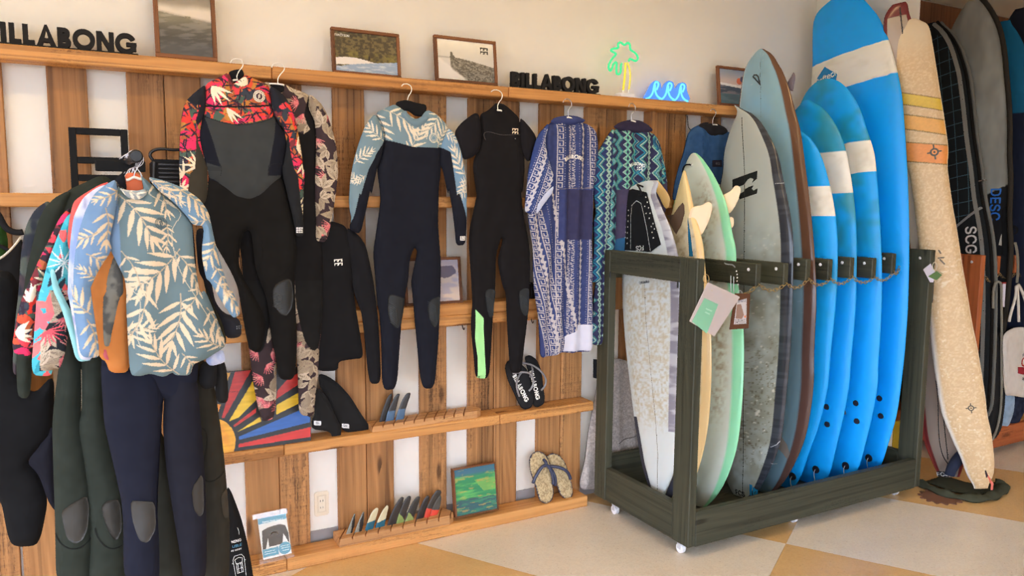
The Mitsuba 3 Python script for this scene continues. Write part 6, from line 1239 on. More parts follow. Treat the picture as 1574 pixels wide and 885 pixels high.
FN = [(B5((240, 607), (280, 500), (318, 408), (327, 420), (318, 500), (290, 592)), EDG, 'slim grey and black fin, first from the left in the lower stand', None, None, (B5((285, 600), (300, 470), (325, 400), (322, 500), (298, 590)), BKF)),
      (B5((302, 607), (345, 480), (386, 392), (394, 410), (386, 500), (356, 592)), EDG, 'slim grey and black fin, second from the left in the lower stand', None, None, (B5((345, 600), (360, 460), (392, 395), (386, 500), (362, 590)), BKF)),
      (B5((385, 592), (410, 490), (450, 400), (486, 366), (502, 376), (490, 420), (466, 500), (455, 552)), (196, 186, 150), 'cream and teal fin beside the slim grey fins', (28, 92, 112), B5((375, 600), (405, 488), (495, 452), (470, 560)), None),
      (B5((465, 582), (482, 490), (530, 390), (566, 346), (578, 362), (562, 420), (546, 500), (552, 512)), (196, 186, 150), 'cream and teal fin next to the tall black fin', (28, 92, 112), B5((455, 590), (478, 488), (555, 452), (560, 520)), None),
      (B5((555, 545), (580, 450), (620, 360), (668, 288), (694, 290), (682, 340), (656, 420), (642, 480), (600, 532)), (44, 40, 38), 'tall plain black fin in the middle of the lower stand', None, None, None),
      (B5((620, 542), (645, 440), (690, 320), (728, 276), (750, 286), (732, 350), (702, 430), (692, 480), (650, 522)), (46, 44, 42), 'black fin with a green base, left of two', (124, 142, 78), B5((612, 550), (655, 408), (694, 455), (690, 490), (650, 530)), None),
      (B5((680, 532), (710, 420), (760, 320), (798, 280), (817, 288), (802, 340), (776, 410), (762, 470), (720, 512)), (46, 44, 42), 'black fin with a green base, right of two', (132, 148, 86), B5((670, 540), (730, 400), (768, 452), (762, 480), (720, 520)), None),
      (B5((770, 506), (800, 400), (840, 310), (870, 273), (888, 284), (876, 330), (852, 400), (836, 462)), (36, 32, 32), 'black fin left of the two red and black fins', None, None, None),
      (B5((835, 482), (860, 380), (900, 290), (936, 238), (968, 234), (978, 260), (942, 300), (902, 380), (882, 462)), (52, 48, 44), 'red and black fin, left of two', (204, 66, 48), B5((825, 490), (862, 372), (910, 378), (885, 480)), None),
      (B5((875, 492), (900, 380), (940, 290), (966, 268), (977, 290), (962, 380), (938, 432)), (70, 68, 64), 'red and black fin at the right end of the lower stand', (212, 70, 52), B5((865, 500), (902, 384), (965, 384), (945, 445)), None)]
for i, (L, base, lab, tip, cut, mid) in enumerate(FN):
    c = fin_(L, -.105 - .002 * (i % 3), lab, base, tip, cut, mid)
    if 'teal' in lab or lab.endswith('lower stand') and 'red' in lab:
        q = {2: (420, 553), 3: (500, 540), 9: (915, 460)}.get(i)
        if q: c.words('lettering', flat_text('rusty' if i < 9 else 'F', .011, True, .0004), B5(q)[0], .55, (230, 232, 226), .0006)
# ------------------------------------------------------------------ green picture, outlet, card
gp = [B5((1072, 78))[0], B5((1398, 24))[0], B5((1402, 384))[0], B5((1080, 455))[0]]
def green_sea(x, y):
    n = FB(x, y, 3, 22, 3); c = lay(np.broadcast_to((62, 134, 92.), (len(x), 3)), (96, 170, 96), sstep(.4, .7, n)); c = lay(c, (122, 170, 90), ((y > .45) & (y < .72) & (x - .45 > (0.75 - y) * .8)) * .8); c = lay(c, (70, 110, 128), sstep(.78, .9, y)); c = lay(c, (74, 84, 92), sstep(.35, .28, y) if False else (1 - sstep(.30, .36, y)) * sstep(.4, .6, FB(x, y, 5, 30, 6))); c = lay(c, (58, 104, 108), (1 - sstep(.26, .34, y)) * .6); return lay(c, (196, 160, 90), sstep(.62, .72, FB(x, y, 5, 26, 9)) * .55)
gpan = picture('painting', 'small green and blue striped seascape in a deep brown frame on the floor rail', gp, -.135, 9, .007, green_sea, depth=.034, pal=4, shine=False)
t = thing('wall_outlet', 'cream double wall socket low on the wall', 'outlet'); wo = [at(a, b, -.001) for a, b in A5((897, 250), (1010, 240), (1010, 420), (897, 435))]
zc, xc_ = np.mean([p[2] for p in wo]), np.mean([p[0] for p in wo])
pl = shapely.box(-.034, -.059, .034, .059).buffer(-.012).buffer(.012)
def wallplate(poly, d0, d1, rgb, nm, mat='satin'): m = extrude(poly, d1 - d0); v = m.vertices; g = TM(np.c_[xc_ + v[:, 0], -d0 - v[:, 2], zc + v[:, 1]], m.faces); g.invert() if g.volume < 0 else None; return put(nm, g, mat, rgb, t)
wallplate(pl, 0, .006, (226, 212, 188), 'plate'); wallplate(shapely.box(-.022, -.042, .022, .042), .006, .0075, (216, 202, 178), 'insert'); wallplate(shapely.box(-.0135, -.036, .0135, .036), .0075, .0088, (228, 216, 194), 'socket')
for sx in (-.006, .006):
    for sz in (-.017, .015): wallplate(shapely.box(sx - .0012, sz - .0045, sx + .0012, sz + .0045), .0088, .0091, (60, 52, 46), 'slot')
ca = Panel(A5((430, 425), (690, 370), (750, 740), (490, 800)), -.152, 12)
t = thing('info_card', 'printed card with a wetsuit picture in a clear stand on the floor rail', 'card stand')
cp = Polygon(ca.pts(A5((470, 455), (685, 410), (730, 712), (513, 765)))); fullc = Polygon(ca.q)
pc = Paint((226, 226, 222)); PX = lambda *p: Polygon(ca.pts(A5(*p)))
pc.add(PX((470, 455), (685, 410), (690, 450), (478, 498)), (92, 160, 184)).add(PX((505, 545), (545, 520), (590, 505), (640, 492), (680, 500), (705, 560), (712, 640), (690, 600), (665, 560), (660, 640), (560, 665), (550, 600), (535, 680), (510, 685)), (50, 46, 46)).add(PX((508, 690), (628, 660), (632, 720), (515, 748)), (92, 160, 184)).add(Point(ca.uv(*A5((678, 672))[0])).buffer(.027), (92, 160, 184))
ca.sheet('card', cp, .0005, pc, t, .0016, 'gloss'); ca.slab('clear_sheet', fullc, .001, .0025, 'clear_plastic', None, t); 
def cardtext(txt, h, px, rot, rgb, bold=True):
    m = flat_text(txt, h, bold, .0003); m.apply_transform(trimesh.transformations.rotation_matrix(rot, [0, 0, 1])); u, v = ca.uv(*A5(px)[0]); m.apply_translation([u, v, .0007]); put('lettering', moved(m, ca.m), 'satin', rgb, t)
cardtext('Rental Rash Guard', .0075, (585, 466), 0, (240, 244, 244)); cardtext('レンタルラッシュ', .007, (575, 440), 0, (40, 60, 70)) if False else None
arc_ = LineString(ca.pts(A5((572, 572), (580, 558), (600, 552), (618, 556), (626, 566)))).buffer(.0022); ca.slab('logo', arc_, .0006, .0009, 'satin', (236, 236, 230), t)
for k, L in enumerate((((648, 660), (710, 648)), ((652, 675), (712, 663)), ((660, 692), (708, 682)), ((525, 705), (600, 688)), ((525, 722), (610, 703)))): ca.slab('print_line', LineString(ca.pts(A5(*L))).buffer(.0011), .0006, .0008, 'satin', (226, 238, 240), t)
# black bag with a car drawing
bgp = Cloth(A5((238, 200), (270, 240), (305, 330), (345, 440), (385, 590), (415, 740), (450, 960), (200, 960), (230, 560)), -.30, T=.02, R=.04, fold=crease(.004, 6, 80)); t = thing('foldable_bag', 'black pouch with a white car drawing leaning beside the card stand', 'bag'); bgp.build('body', plain((26, 26, 27), 3), t, .01)
car = [LineString([(-.02, -.05), (-.022, .03), (-.014, .046), (.014, .046), (.022, .03), (.02, -.05)]), LineString([(-.015, .03), (-.012, .012), (.012, .012), (.015, .03), (0, .036), (-.015, .03)]), LineString([(-.012, .008), (-.012, -.03), (.012, -.03), (.012, .008), (-.012, .008)]), LineString([(-.022, .02), (-.027, .016)]), LineString([(.022, .02), (.027, .016)]), LineString([(-.006, .008), (-.006, -.03)]), LineString([(.006, .008), (.006, -.03)]), LineString([(-.012, -.012), (.012, -.012)])]
bgp.words('car_drawing', mesh_of(unary_union([l.buffer(.0011) for l in car])), A5((328, 790))[0], .1, (206, 208, 206), .002)
for txt, px, h, c in (('NING', (305, 605), .011, (226, 226, 222)), ('UBLE', (310, 640), .011, (70, 130, 160)), ('BY BODY', (305, 672), .007, (210, 210, 208))): bgp.words('lettering', flat_text(txt, h, True, .0004), A5(px)[0], .08, c, .002)
bgp.over('mark', bgp.line(A5((312, 505), (322, 530), (325, 558)), .0012), (210, 210, 206), .002, t, .004)

# ------------------------------------------------------------------ sandals
def sandal(label, L, y, lean, sole, edge, straps, scol, p0px, tex=None, group=None, txt=None):
    t = thing('flip_flop', label, 'sandal', group); p = Panel([L[0], L[1], L[2], p0px], y, lean); pts = smooth_poly(p.pts(L), tension=3); q = Polygon(pts).buffer(0); q = q if q.geom_type == 'Polygon' else max(q.geoms, key=lambda g: g.area)
    m = bulged(q, .017, .006); v = m.vertices; col = np.where((edge_dist(q, v[:, :2]) < .0045)[:, None], np.array(edge, float), tex(v[:, :2]) if tex else np.array(sole, float)); put('sole', moved(m, p.m), 'matte', col, t, True)
    for s in straps:
        sp_ = spline(p.pts(s), 30); hgt = .010 + .022 * np.sin(np.linspace(0, np.pi, 30)); put('strap', moved(tube(np.c_[sp_, hgt], .0055 if txt else .0085, 8), p.m), 'satin', scol, t, True)
    if txt:
        g, w = lettering(txt[0], .25); g = affinity.translate(affinity.scale(g, txt[1] * .85, txt[1], origin=(0, 0)), -w * txt[1] * .85 / 2, -txt[1] / 2); a, b = np.array(p.uv(*txt[2])), np.array(p.uv(*txt[3])); d = b - a; g = affinity.translate(affinity.rotate(g, math.degrees(math.atan2(d[1], d[0])), origin=(0, 0)), *((a + b) / 2))
        m = extrude(g, .0006); m.apply_translation([0, 0, .0086]); put('lettering', moved(m, p.m), 'satin', (226, 226, 222), t)
    return p, t
sandal('black rubber sandal with white lettering on the knee height rail, right of the pair', B3((1405, 480), (1450, 468), (1500, 505), (1528, 570), (1542, 650)) + B6((372, 200), (380, 250), (372, 300), (330, 324), (290, 312), (272, 200), (255, 60)) + B3((1425, 560)), -.115, 12, (30, 30, 32), (24, 24, 25), [B6((205, -10), (275, 10), (330, 55), (370, 120), (345, 195)), B6((275, 15), (262, 60), (255, 95))], (128, 126, 128), B6((330, 324))[0], txt=('BILLABONG', .026, B6((268, 30))[0], B6((328, 282))[0]), group='black lettered sandals')
sandal('black rubber sandal with white lettering on the knee height rail, left of the pair', B3((1262, 540), (1285, 508), (1330, 510), (1385, 540)) + B6((250, 40), (282, 160), (302, 270), (280, 325), (232, 343), (195, 322), (150, 225), (100, 120), (78, 30)), -.128, 12, (32, 32, 34), (24, 24, 25), [B6((130, 70), (200, 58), (255, 80), (275, 140), (252, 200)), B6((200, 60), (150, 120), (182, 240))], (134, 132, 134), B6((232, 343))[0], txt=('BILLABONG', .026, B6((138, 70))[0], B6((248, 290))[0]), group='black lettered sandals')
S5 = sc(480, 560, 2.723)
straw = lambda P: blend(np.broadcast_to((196, 176, 138.), (len(P), 3)), (156, 134, 98), sstep(.4, .66, meshkit.fbm(np.c_[P * 170, P[:, :1]], 3, 4)))
sandal('straw soled sandal with a navy strap on the floor rail, right of the pair', S5((978, 385), (1000, 370), (1030, 376), (1056, 405), (1076, 460), (1092, 530), (1085, 556), (1060, 565), (1036, 545), (1012, 470), (990, 410)), -.125, 14, (196, 176, 138), (44, 46, 66), [S5((985, 425), (1015, 428), (1045, 440), (1076, 478)), S5((985, 425), (1000, 460), (1012, 505))], (58, 64, 88), S5((1062, 565))[0], straw, 'straw soled sandals')
sandal('straw soled sandal with a navy strap on the floor rail, left of the pair', S5((905, 400), (918, 372), (945, 360), (972, 372), (990, 400), (1002, 460), (1011, 540), (1002, 570), (976, 584), (950, 570), (934, 510), (912, 450)), -.138, 14, (196, 176, 138), (44, 46, 66), [S5((920, 495), (935, 450), (965, 420), (990, 448), (1003, 500)), S5((965, 398), (966, 412), (968, 425))], (58, 64, 88), S5((976, 584))[0], straw, 'straw soled sandals')
t = thing('storage_box', 'small black box on the double rail beside the navy poncho', 'box'); a, b = at(812, 462, -.1), at(823, 435, -.1); put('box', bevbox((a[0], -.13, 1.157), (b[0] + .02, -.06, b[2]), .003), 'satin', (28, 28, 30), t)
for i, px in enumerate(((711, 502), (817, 492))):
    t = thing('wall_hook', ['small dark hook under the double rail near the wall picture', 'small dark hook under the double rail beside the short sleeved wetsuit'][i], 'hook'); q = at(*px, -.152); put('hook', tube(spline([q + [0, .004, .012], q, q + [0, -.012, -.012], q + [0, -.02, -.002]], 20), .0025, 8), 'satin', (52, 46, 42), t, True)

# ------------------------------------------------------------------ tags hanging on the rack
def card(name, label, L, y, rgb, th=.002, mat='satin', cat='tag', rot=0):
    t = thing(name, label, cat); p = Panel([L[0], L[1], L[2], L[3]], y, 0, rot); p.slab('card', Polygon(p.q), -th, 0, mat, rgb, t); return p, t
pf = Panel(D4((118, 222), (322, 315), (158, 566), (0, 470)), -.925, 0, 0.0); t = thing('tag_pouch', 'clear plastic pouch with a pale green card on the rack corner', 'pouch')
pf.slab('front_sheet', Polygon(pf.q), .0015, .0022, 'clear_plastic', None, t); pf.slab('back_sheet', Polygon(pf.q), -.0035, -.0015, 'satin', (206, 194, 190), t, label='milky plastic back'); pf.slab('green_card', Polygon(pf.pts(D4((95, 322), (182, 362), (110, 548), (15, 472)))), -.0014, -.0004, 'satin', (142, 206, 172), t, label='pale green card')
pf.slab('card_print', unary_union([LineString(pf.pts(D4(a, b))).buffer(.003) for a, b in (((105, 390), (140, 405)), ((100, 412), (125, 424)))]), -.0003, 0, 'satin', (176, 224, 198), t)
put('ring', tube([pf.p0 * 0 + at(*D4((105 + 18 * math.cos(g), 200 + 28 * math.sin(g)))[0], -.93) for g in np.linspace(0, 6.28, 24)[:-1]], .0017, 6, closed=True), 'brass', None, t, True)
pb_ = Panel(D4((290, 292), (386, 294), (374, 515), (254, 522)), -.905, 0, 0.0); t = thing('brown_tag', 'brown card tag with a printed notice hanging on the rack', 'tag'); pb_.slab('card', Polygon(pb_.q), -.0025, 0, 'matte', (92, 60, 42), t)
pb_.slab('notice', Polygon(pb_.pts(D4((300, 340), (362, 325), (360, 485), (280, 490)))), 0, .0006, 'satin', (196, 190, 190), t); pb_.slab('notice_picture', Polygon(pb_.pts(D4((300, 365), (325, 360), (345, 430), (330, 455), (292, 452)))), .0006, .001, 'satin', (150, 120, 106), t); pb_.slab('notice_spot', Point(pb_.uv(*D4((352, 440))[0])).buffer(.006), .0006, .001, 'satin', (222, 130, 90), t)
for k in range(4): pb_.slab('print_line', LineString(pb_.pts(D4((288, 462 + k * 7), (352, 458 + k * 7)))).buffer(.0008), .0006, .001, 'satin', (110, 104, 110), t)
for k in range(2): pb_.slab('print_line', LineString(pb_.pts(D4((306, 338 + k * 9), (358, 334 + k * 9)))).buffer(.0012), .0006, .001, 'satin', (90, 92, 104), t)
t = thing('clear_hook', 'clear acrylic hook with white beads screwed to the first divider of the rack', 'hook'); yk = -.885
put('clip', tube(spline([at(a, b, yk) for a, b in D4((222, 100), (245, 108), (272, 112), (288, 128))], 20), .0032, 8), 'satin', (120, 124, 124), t, True)
put('strap', cat_([tube([at(a, b, yk - .004) for a, b in D4((262, 180), (262, 290))], .002, 6), tube([at(a, b, yk - .004) for a, b in D4((280, 185), (280, 292))], .002, 6)]), 'gloss', (206, 214, 210), t, True)
for k, q in enumerate(D4((298, 152), (302, 172), (303, 193), (301, 214), (308, 236))): put('bead', trimesh.creation.icosphere(2, .0036).apply_translation(at(*q, yk - .004)), 'gloss', (240, 240, 244), t, True)
put('ring', tube([at(*D4((320 + 14 * math.cos(g), 298 + 24 * math.sin(g)))[0], yk - .012) for g in np.linspace(0, 6.28, 20)[:-1]], .0016, 6, closed=True), 'gloss', (206, 206, 206), t, True)
pt_ = Panel(E7((445, 195), (480, 330), (470, 425), (355, 268)), -.925, 0, 0); t = thing('paper_tag', 'white paper tag with a green card on the right post of the rack', 'tag')
pt_.slab('paper', Polygon(pt_.pts(E7((355, 268), (445, 195), (500, 300), (478, 425), (440, 425)))), -.001, 0, 'satin', (214, 212, 228), t); pt_.slab('green_card', Polygon(pt_.pts(E7((412, 352), (512, 288), (580, 335), (512, 398)))), .0008, .0018, 'satin', (92, 128, 78), t); pt_.slab('card_edge', Polygon(pt_.pts(E7((500, 280), (515, 290), (600, 325), (580, 312)))), .0004, .0012, 'satin', (112, 140, 90), t)
put('ring', tube([at(*E7((494 + 26 * math.cos(g), 228 + 48 * math.sin(g)))[0], -.93) for g in np.linspace(0, 6.28, 24)[:-1]], .0016, 6, closed=True), 'gloss', (236, 228, 206), t, True)

# ------------------------------------------------------------------ beyond the stub: longboards, second rack, bags
entry(struct('wall_beyond'), bevbox((XR + .13, .0, -.1), (XE, .12, ZC), .001), 'wall_paint')
for i in range(14):
    plank('board', (4.3 + i * .28, -.022, 0.0), (4.578 + i * .28, -.0005, ZC - .01), 2, 4, 'wall_beyond')
LW = lambda A_: None
bL = Board((4.055, -.705, 2.655), (4.425, -1.075, .05), [(1415, 33), (1422, 42), (1432, 80), (1444, 140), (1455, 200), (1460, 235)] + E5((600, 400), (665, 880)) + E6((740, 450), (805, 880)) + E7((860, 500), (922, 880)) + E8((540, 200), (590, 500), (630, 750)) + D6((1350, 250), (1382, 450), (1392, 600)),
           [(1400, 30), (1385, 26), (1374, 34), (1366, 48)] + D6((1060, 200), (1130, 380), (1200, 540), (1250, 640)), thick=.07, rocker=.03, tail=.035, flip=(.6, -.8, 0), c=.0, tipw=.02)
def stripes_of(bd, l): return [bd.st(*p)[0] for p in l]
BE = [band_of(bL, E4(*u), E4(*l)) for u, l in ((((115, 318), (448, 368)), ((125, 475), (475, 522))), (((140, 577), (490, 628)), ((150, 772), (515, 815))))] + [band_of(bL, E5((160, 127), (540, 157)), E5((172, 376), (585, 402)))]
def colL(s, t, sg, w):
    n = N3(s, t, 130, 13, 4); c = blend(one((208, 176, 132), s), (222, 194, 152), sstep(.42, .7, n)); big = N3(s, t, 14, 5); c = blend(c, (234, 216, 186), sstep(.6, .7, N3(s, t, 75, 8)) * sstep(.4, .6, big) * sstep(1.0, 1.4, s) * .85); c = blend(c, (216, 196, 164), 1 - sstep(.05, .3, s))
    for (a, b2, k), col in zip(BE, ((212, 178, 66), (222, 164, 84), (222, 142, 72))):
        sl = k * t; m = (s > a + sl) & (s < b2 + sl); edge = m & ((s < a + sl + .006) | (s > b2 + sl - .006)); c = np.where(m[:, None], np.array(col) * (.95 + .12 * n)[:, None], c); c = np.where(edge[:, None], np.array((140, 110, 60.)), c)
    q = t / np.maximum(w, 1e-4); c = blend(c, (240, 236, 230), sstep(.72, .95, -q) * sstep(1.2, 1.5, s)); return blend(c, (228, 206, 172), sstep(.93, .99, q))
bL.build('surfboard', 'long cream longboard with yellow and orange stripes leaning outside the rack', colL, 'satin', ns=700, nc=150)
mk = lambda r: unary_union([Point(0, 0).buffer(r).difference(Point(0, 0).buffer(r * .62)), Point(0, 0).buffer(r * .25), LineString([(-r * 1.7, 0), (-r, 0)]).buffer(r * .16), LineString([(r, 0), (r * 1.7, 0)]).buffer(r * .16), LineString([(0, r), (0, r * 1.5)]).buffer(r * .16), LineString([(0, -r), (0, -r * 1.5)]).buffer(r * .16)])
s0, t0 = bL.st(*E5((490, 265))[0]); bL.decal('round_mark', affinity.translate(mk(.022), s0, t0), (72, 64, 54), e=.0015)
s0, t0 = bL.st(*E8((495, 572))[0]); bL.decal('round_mark', affinity.translate(mk(.016), s0, t0), (92, 80, 66), e=.0015)
for L in (E7((545, 40), (565, 70)), E7((540, 130), (600, 125)), E7((560, 150), (610, 200))): bL.decal('scuff', LineString([bL.st(*p) for p in L]).buffer(.004), (110, 96, 78), e=.001)
bL.decal('tail_patch', bL.pxpoly(D6((1330, 570), (1338, 568), (1350, 600), (1345, 612), (1338, 612))), (44, 24, 26), e=.0015)
bL.decal('red_mark', bL.pxpoly(D6((1345, 585), (1362, 615), (1385, 650), (1380, 690), (1366, 688), (1368, 655), (1350, 615))), (214, 108, 90), e=.001)
bR = Board(at(1382, 5.5, -.665), (4.45, -.875, .05), [(1396, 12), (1404, 38), (1424, 110), (1434, 180), (1445, 300)], E1((1330, 50), (1290, 100), (1265, 155)) + D6((940, 330), (1000, 500), (1028, 610)), thick=.065, rocker=.03, tail=.05, flip=(.6, -.8, 0), tipw=.03)
def colR(s, t, sg, w):
    c = blend(one((176, 158, 138), s), (140, 126, 116), sstep(1.5, 2.0, s)); q = np.abs(t) / np.maximum(w, 1e-4); m = (q > .72) | (s < .07); c = np.where(m[:, None], np.array((112, 44, 46.)), c); m2 = (s > 2.2) & (q > .86); return np.where(m2[:, None], np.array((150, 62, 56.)), c)
bR.build('surfboard', 'dark red railed longboard behind the striped longboard', colR, ns=240, nc=72)
bR.decal('stringer', LineString([(.03, 0), (1.2, 0), (bR.len - .12, 0)]).buffer(.003), (46, 42, 40), e=.001)
s0, t0 = bR.st(*D6((1072, 592))[0]); bR.decal('label', affinity.translate(shapely.box(-.018, -.03, .018, .03), s0, t0), (34, 34, 36), e=.0015); bR.text('label_lettering', flat_text('FCS', .024), s0, t0, .12, (226, 226, 226), .0022)
t = thing('leash', 'dark blue padded leash cuff lying between the two leaning longboards', 'leash')
q = [at(a, b, -.95) for a, b in D6((1115, 600), (1135, 545), (1165, 505), (1190, 480))]; put('cuff', tube(spline(q, 24), np.linspace(.026, .034, 24), 12), 'cloth', (38, 44, 62), t, True)
q = [at(a, b, -.93) for a, b in D6((1030, 20), (1045, 200), (1075, 480), (1105, 528))]; put('cord', tube(spline(q, 30), .0025, 6), 'matte', (36, 34, 36), t, True)
# folded board sock on the floor under the tail
t = thing('board_sock', 'dark olive folded fabric on the floor under the tails of the leaning longboards', 'fabric')
def floorpt(a, b, z): r = ray(a, b); k = (z - EYE[2]) / r[2]; return EYE + r * k
band = [floorpt(a, b, .022) for a, b in D6((925, 640), (985, 665), (1090, 708), (1200, 730), (1300, 735), (1400, 705), (1438, 672), (1428, 648), (1395, 640))]
c = spline(band, 60); tg = nz(np.gradient(c, axis=0)) if False else np.gradient(c, axis=0); tg /= np.linalg.norm(tg, axis=1, keepdims=True); nn = np.cross(tg, [0, 0, 1.0])
sec = []
for i, p in enumerate(c):
    k = .7 + .3 * math.sin(i * .55); sec.append([p + nn[i] * x * (.5 + .3 * (i / 60)) + np.array([0, 0, z * k + (.0 if z < 0 else .004 * math.sin(i * .9))]) for x, z in ((.045, -.021), (.05, -.008), (.03, .014), (.0, .022), (-.03, .013), (-.05, -.006), (-.045, -.021))])
sec = np.array(sec); n_ = sec.shape[1]; V = sec.reshape(-1, 3); F = []
for i in range(len(c) - 1):
    for j in range(n_):
        a0, a1 = i * n_ + j, i * n_ + (j + 1) % n_; F += [[a0, a1, a1 + n_], [a0, a1 + n_, a0 + n_]]
F += [[j, 0, j + 1] for j in range(1, n_ - 1)] + [[(len(c) - 1) * n_ + j + 1, (len(c) - 1) * n_, (len(c) - 1) * n_ + j] for j in range(1, n_ - 1)]
m = TM(V, F); m.invert() if m.volume < 0 else None; put('fold', m, 'cloth', (66, 68, 54), t, True)
in_ = [floorpt(a, b, .012) for a, b in D6((960, 640), (1080, 600), (1200, 640), (1300, 660), (1400, 640), (1405, 690), (1300, 722), (1150, 705))]
m = bulged(Polygon([(p[0], p[1]) for p in in_]).buffer(0), .02, .02); m.apply_translation([0, 0, .013]); put('inner_fold', m, 'cloth', (58, 60, 48), t, True)
t = thing('floor_mat', 'small brown scalloped rubber piece on the floor behind the board sock', 'mat'); q0 = floorpt(*D6((1060, 735))[0], 0)
sc_ = Polygon([(q0[0] + (.115 + .012 * math.cos(14 * g)) * math.cos(g), q0[1] + (.10 + .012 * math.cos(14 * g)) * math.sin(g)) for g in np.linspace(0, 6.28, 160)]); m = extrude(sc_, .006); m.apply_translation([0, 0, .0004]); put('mat', m, 'matte', (112, 78, 60), t)
t = thing('yellow_card', 'yellow plastic piece seen between the tallest blue board and the rack post', 'plastic piece'); a = [at(x, y, -.30) for x, y in D6((775, 290), (798, 270), (800, 480), (740, 470))]; put('sheet', bevbox((a[0][0], -.30, a[3][2]), (a[2][0] + .02, -.28, a[1][2]), .003), 'satin', (206, 178, 52), t)

# second rack, orange brown
o2 = thing('surfboard_rack', 'orange brown wooden rack with bagged surfboards at the right edge of the picture', 'rack')
OX, OYF, OYB = 4.93, -.69, -.06
def ob(n, lo, hi, ax): return plank(n, lo, hi, ax, 3, o2, .004)
ob('post', (OX, OYF, .06), (OX + .045, OYF + .12, 1.335), 2); ob('post', (OX, OYB - .1, .06), (OX + .045, OYB, 1.335), 2)
ob('end_rail', (OX + .004, OYF + .1205, 1.22), (OX + .041, OYB - .1005, 1.335), 1); ob('end_rail', (OX + .004, OYF + .1205, .06), (OX + .041, OYB - .1005, .22), 1)
ob('front_rail', (OX + .0455, OYF, .05), (XE - 1.6, OYF + .036, .185), 0); ob('back_rail', (OX + .0455, OYB - .036, .06), (XE - 1.6, OYB, .26), 0); ob('back_rail', (OX + .0455, OYB - .036, 1.2), (XE - 1.6, OYB, 1.33), 0)
OA = [5.16, 5.36, 5.58, 5.80]
for x in OA:
    ob('divider_arm', (x, OYF + .03, 1.205), (x + .034, OYB - .037, 1.322), 1)
for x, y in [(OX, OYF + .06)] + [(x, OYF + .085) for x in OA]:
    m = cap.copy(); m.invert() if m.volume < 0 else None; m.apply_translation([x - .0003, y, 1.29]); put('screw_cap', m, 'gloss', (240, 240, 245), o2, True, label='white screw cap')
ends = [(OX + .05, OYF - .004, 1.20)] + [(x + .017, OYF + .026, 1.215) for x in OA]
for i in range(len(ends) - 1): put('chain', chain_mesh(ends[i], ends[i + 1], .045, 9), 'brass', parent=o2, smooth=True, label='brass link chain')
# bagged boards (their planes face the shop's left side)
def bagboard(name, label, top, bot, R, hwmax, color, thick=.10, rim=None, nz_=130, c=0.0):
    b = Board(top, bot, R, thick=thick, rocker=.015, tail=.10, tipw=.05, c=c); b.build(name, label, color, 'cloth', ns=nz_ * 2, nc=80); labels[b.key]['category'] = 'board bag'; return b
AX = np.array([1.0, 0, 0])
def onx(px, py, x): return on_plane(px, py, (x, 0, 0), AX)
rS = E3((520, 290), (600, 350), (690, 450), (770, 600), (830, 790)) + E4((845, 40), (900, 400), (950, 860)) + E5((1000, 400), (1055, 860)) + E6((1085, 200), (1160, 690)) + E7((1175, 580),) + E8((612, 300), (598, 560))
b1_ = bagboard('board_bag', 'black checked board bag with grey piping in the orange rack', onx(1428, 37, 5.07), (5.05, -.42, .12), rS, .3, None or (lambda s, t, sg, w: one((30, 34, 36), s)), c=.07)
# check lines, lower panel, piping, side band
w_ = lambda s: float(b1_.hw(np.array(s))); so = lambda s: float(b1_.off(np.array(s)))
zs = [p for p in np.arange(.08, 1.75, .085)]
grid = [LineString([(s, so(s) - w_(s) * .9), (s - .06, so(s) + w_(s) * .86)]).buffer(.0026) for s in zs]; grid += [LineString([(s, so(s) + k) for s in np.arange(max(.1, abs(k) * .9), 1.8, .05)]).buffer(.0022) for k in np.arange(-.24, .26, .062)]
lim = Polygon([(s, so(s) - w_(s) * .93) for s in np.linspace(.03, 1.5, 30)] + [(1.62, so(1.5) + w_(1.5) * .90)] + [(s, so(s) + w_(s) * .86) for s in np.linspace(1.22, .03, 30)]).buffer(0)
e1, e2 = b1_.st(*E6((1055, 155))[0]), b1_.st(*E6((740, 395))[0])
d_ = np.array(e2) - np.array(e1); far_ = tuple(np.array(e1) + d_ * 2.2); cut = Polygon([e1, far_, (-.2, -.5), (-.2, e1[1])]).buffer(0)
for g in grid:
    q = g.intersection(cut).intersection(lim)
    if not q.is_empty: b1_.decal('check_line', q, (66, 92, 102), e=.0015, mat='cloth', res=.05)
b1_.decal('piping', LineString([e1, tuple(np.array(e1) + d_ * 1.6)]).buffer(.008), (132, 132, 130), e=.004, mat='cloth')
pip = [(s, so(s) + w_(s) * .90) for s in np.linspace(.02, 2.6, 60)]; b1_.decal('piping', LineString(pip).buffer(.011), (128, 128, 122), e=.005, mat='cloth')
def ridge(b, off, r, rgb, s0, s1, nm='piping'):
    S = np.linspace(s0, s1, 70); P = b.P(S, b.off(S) + b.hw(S) * .995, 0) + off * b.N if False else np.array([b.top - s * b.A + (float(b.off(np.array(s))) + float(b.hw(np.array(s))) + .004) * b.W + (off) * b.N for s in S]); put(nm, tube(P, r, 8), 'cloth', rgb, b.key, True)
ridge(b1_, -.045, .012, (112, 112, 106), .0, 2.6); ridge(b1_, -.005, .010, (24, 22, 20), .0, 2.6, 'zip_band')
s0, t0 = b1_.st(*E6((935, 540))[0]); mt = flat_text('SCG', .062); b1_.text('lettering', mt, s0, t0, -math.pi / 2 - .0, (226, 226, 226), .003)
put('zip_pull', bevbox((-.012, -.004, -.02), (.012, .004, .02), .002).apply_transform(frame(onx(*E5((1070, 610))[0], 5.03), (1, 0, 0), (0, .2, 1))), 'chrome', None, b1_.key)
rG = E3((1150, 60), (1200, 130), (1280, 280), (1340, 480), (1370, 700), (1385, 880)) + E4((1420, 500), (1430, 880)) + E5((1425, 300), (1440, 600), (1430, 880)) + E6((1425, 200), (1440, 700))
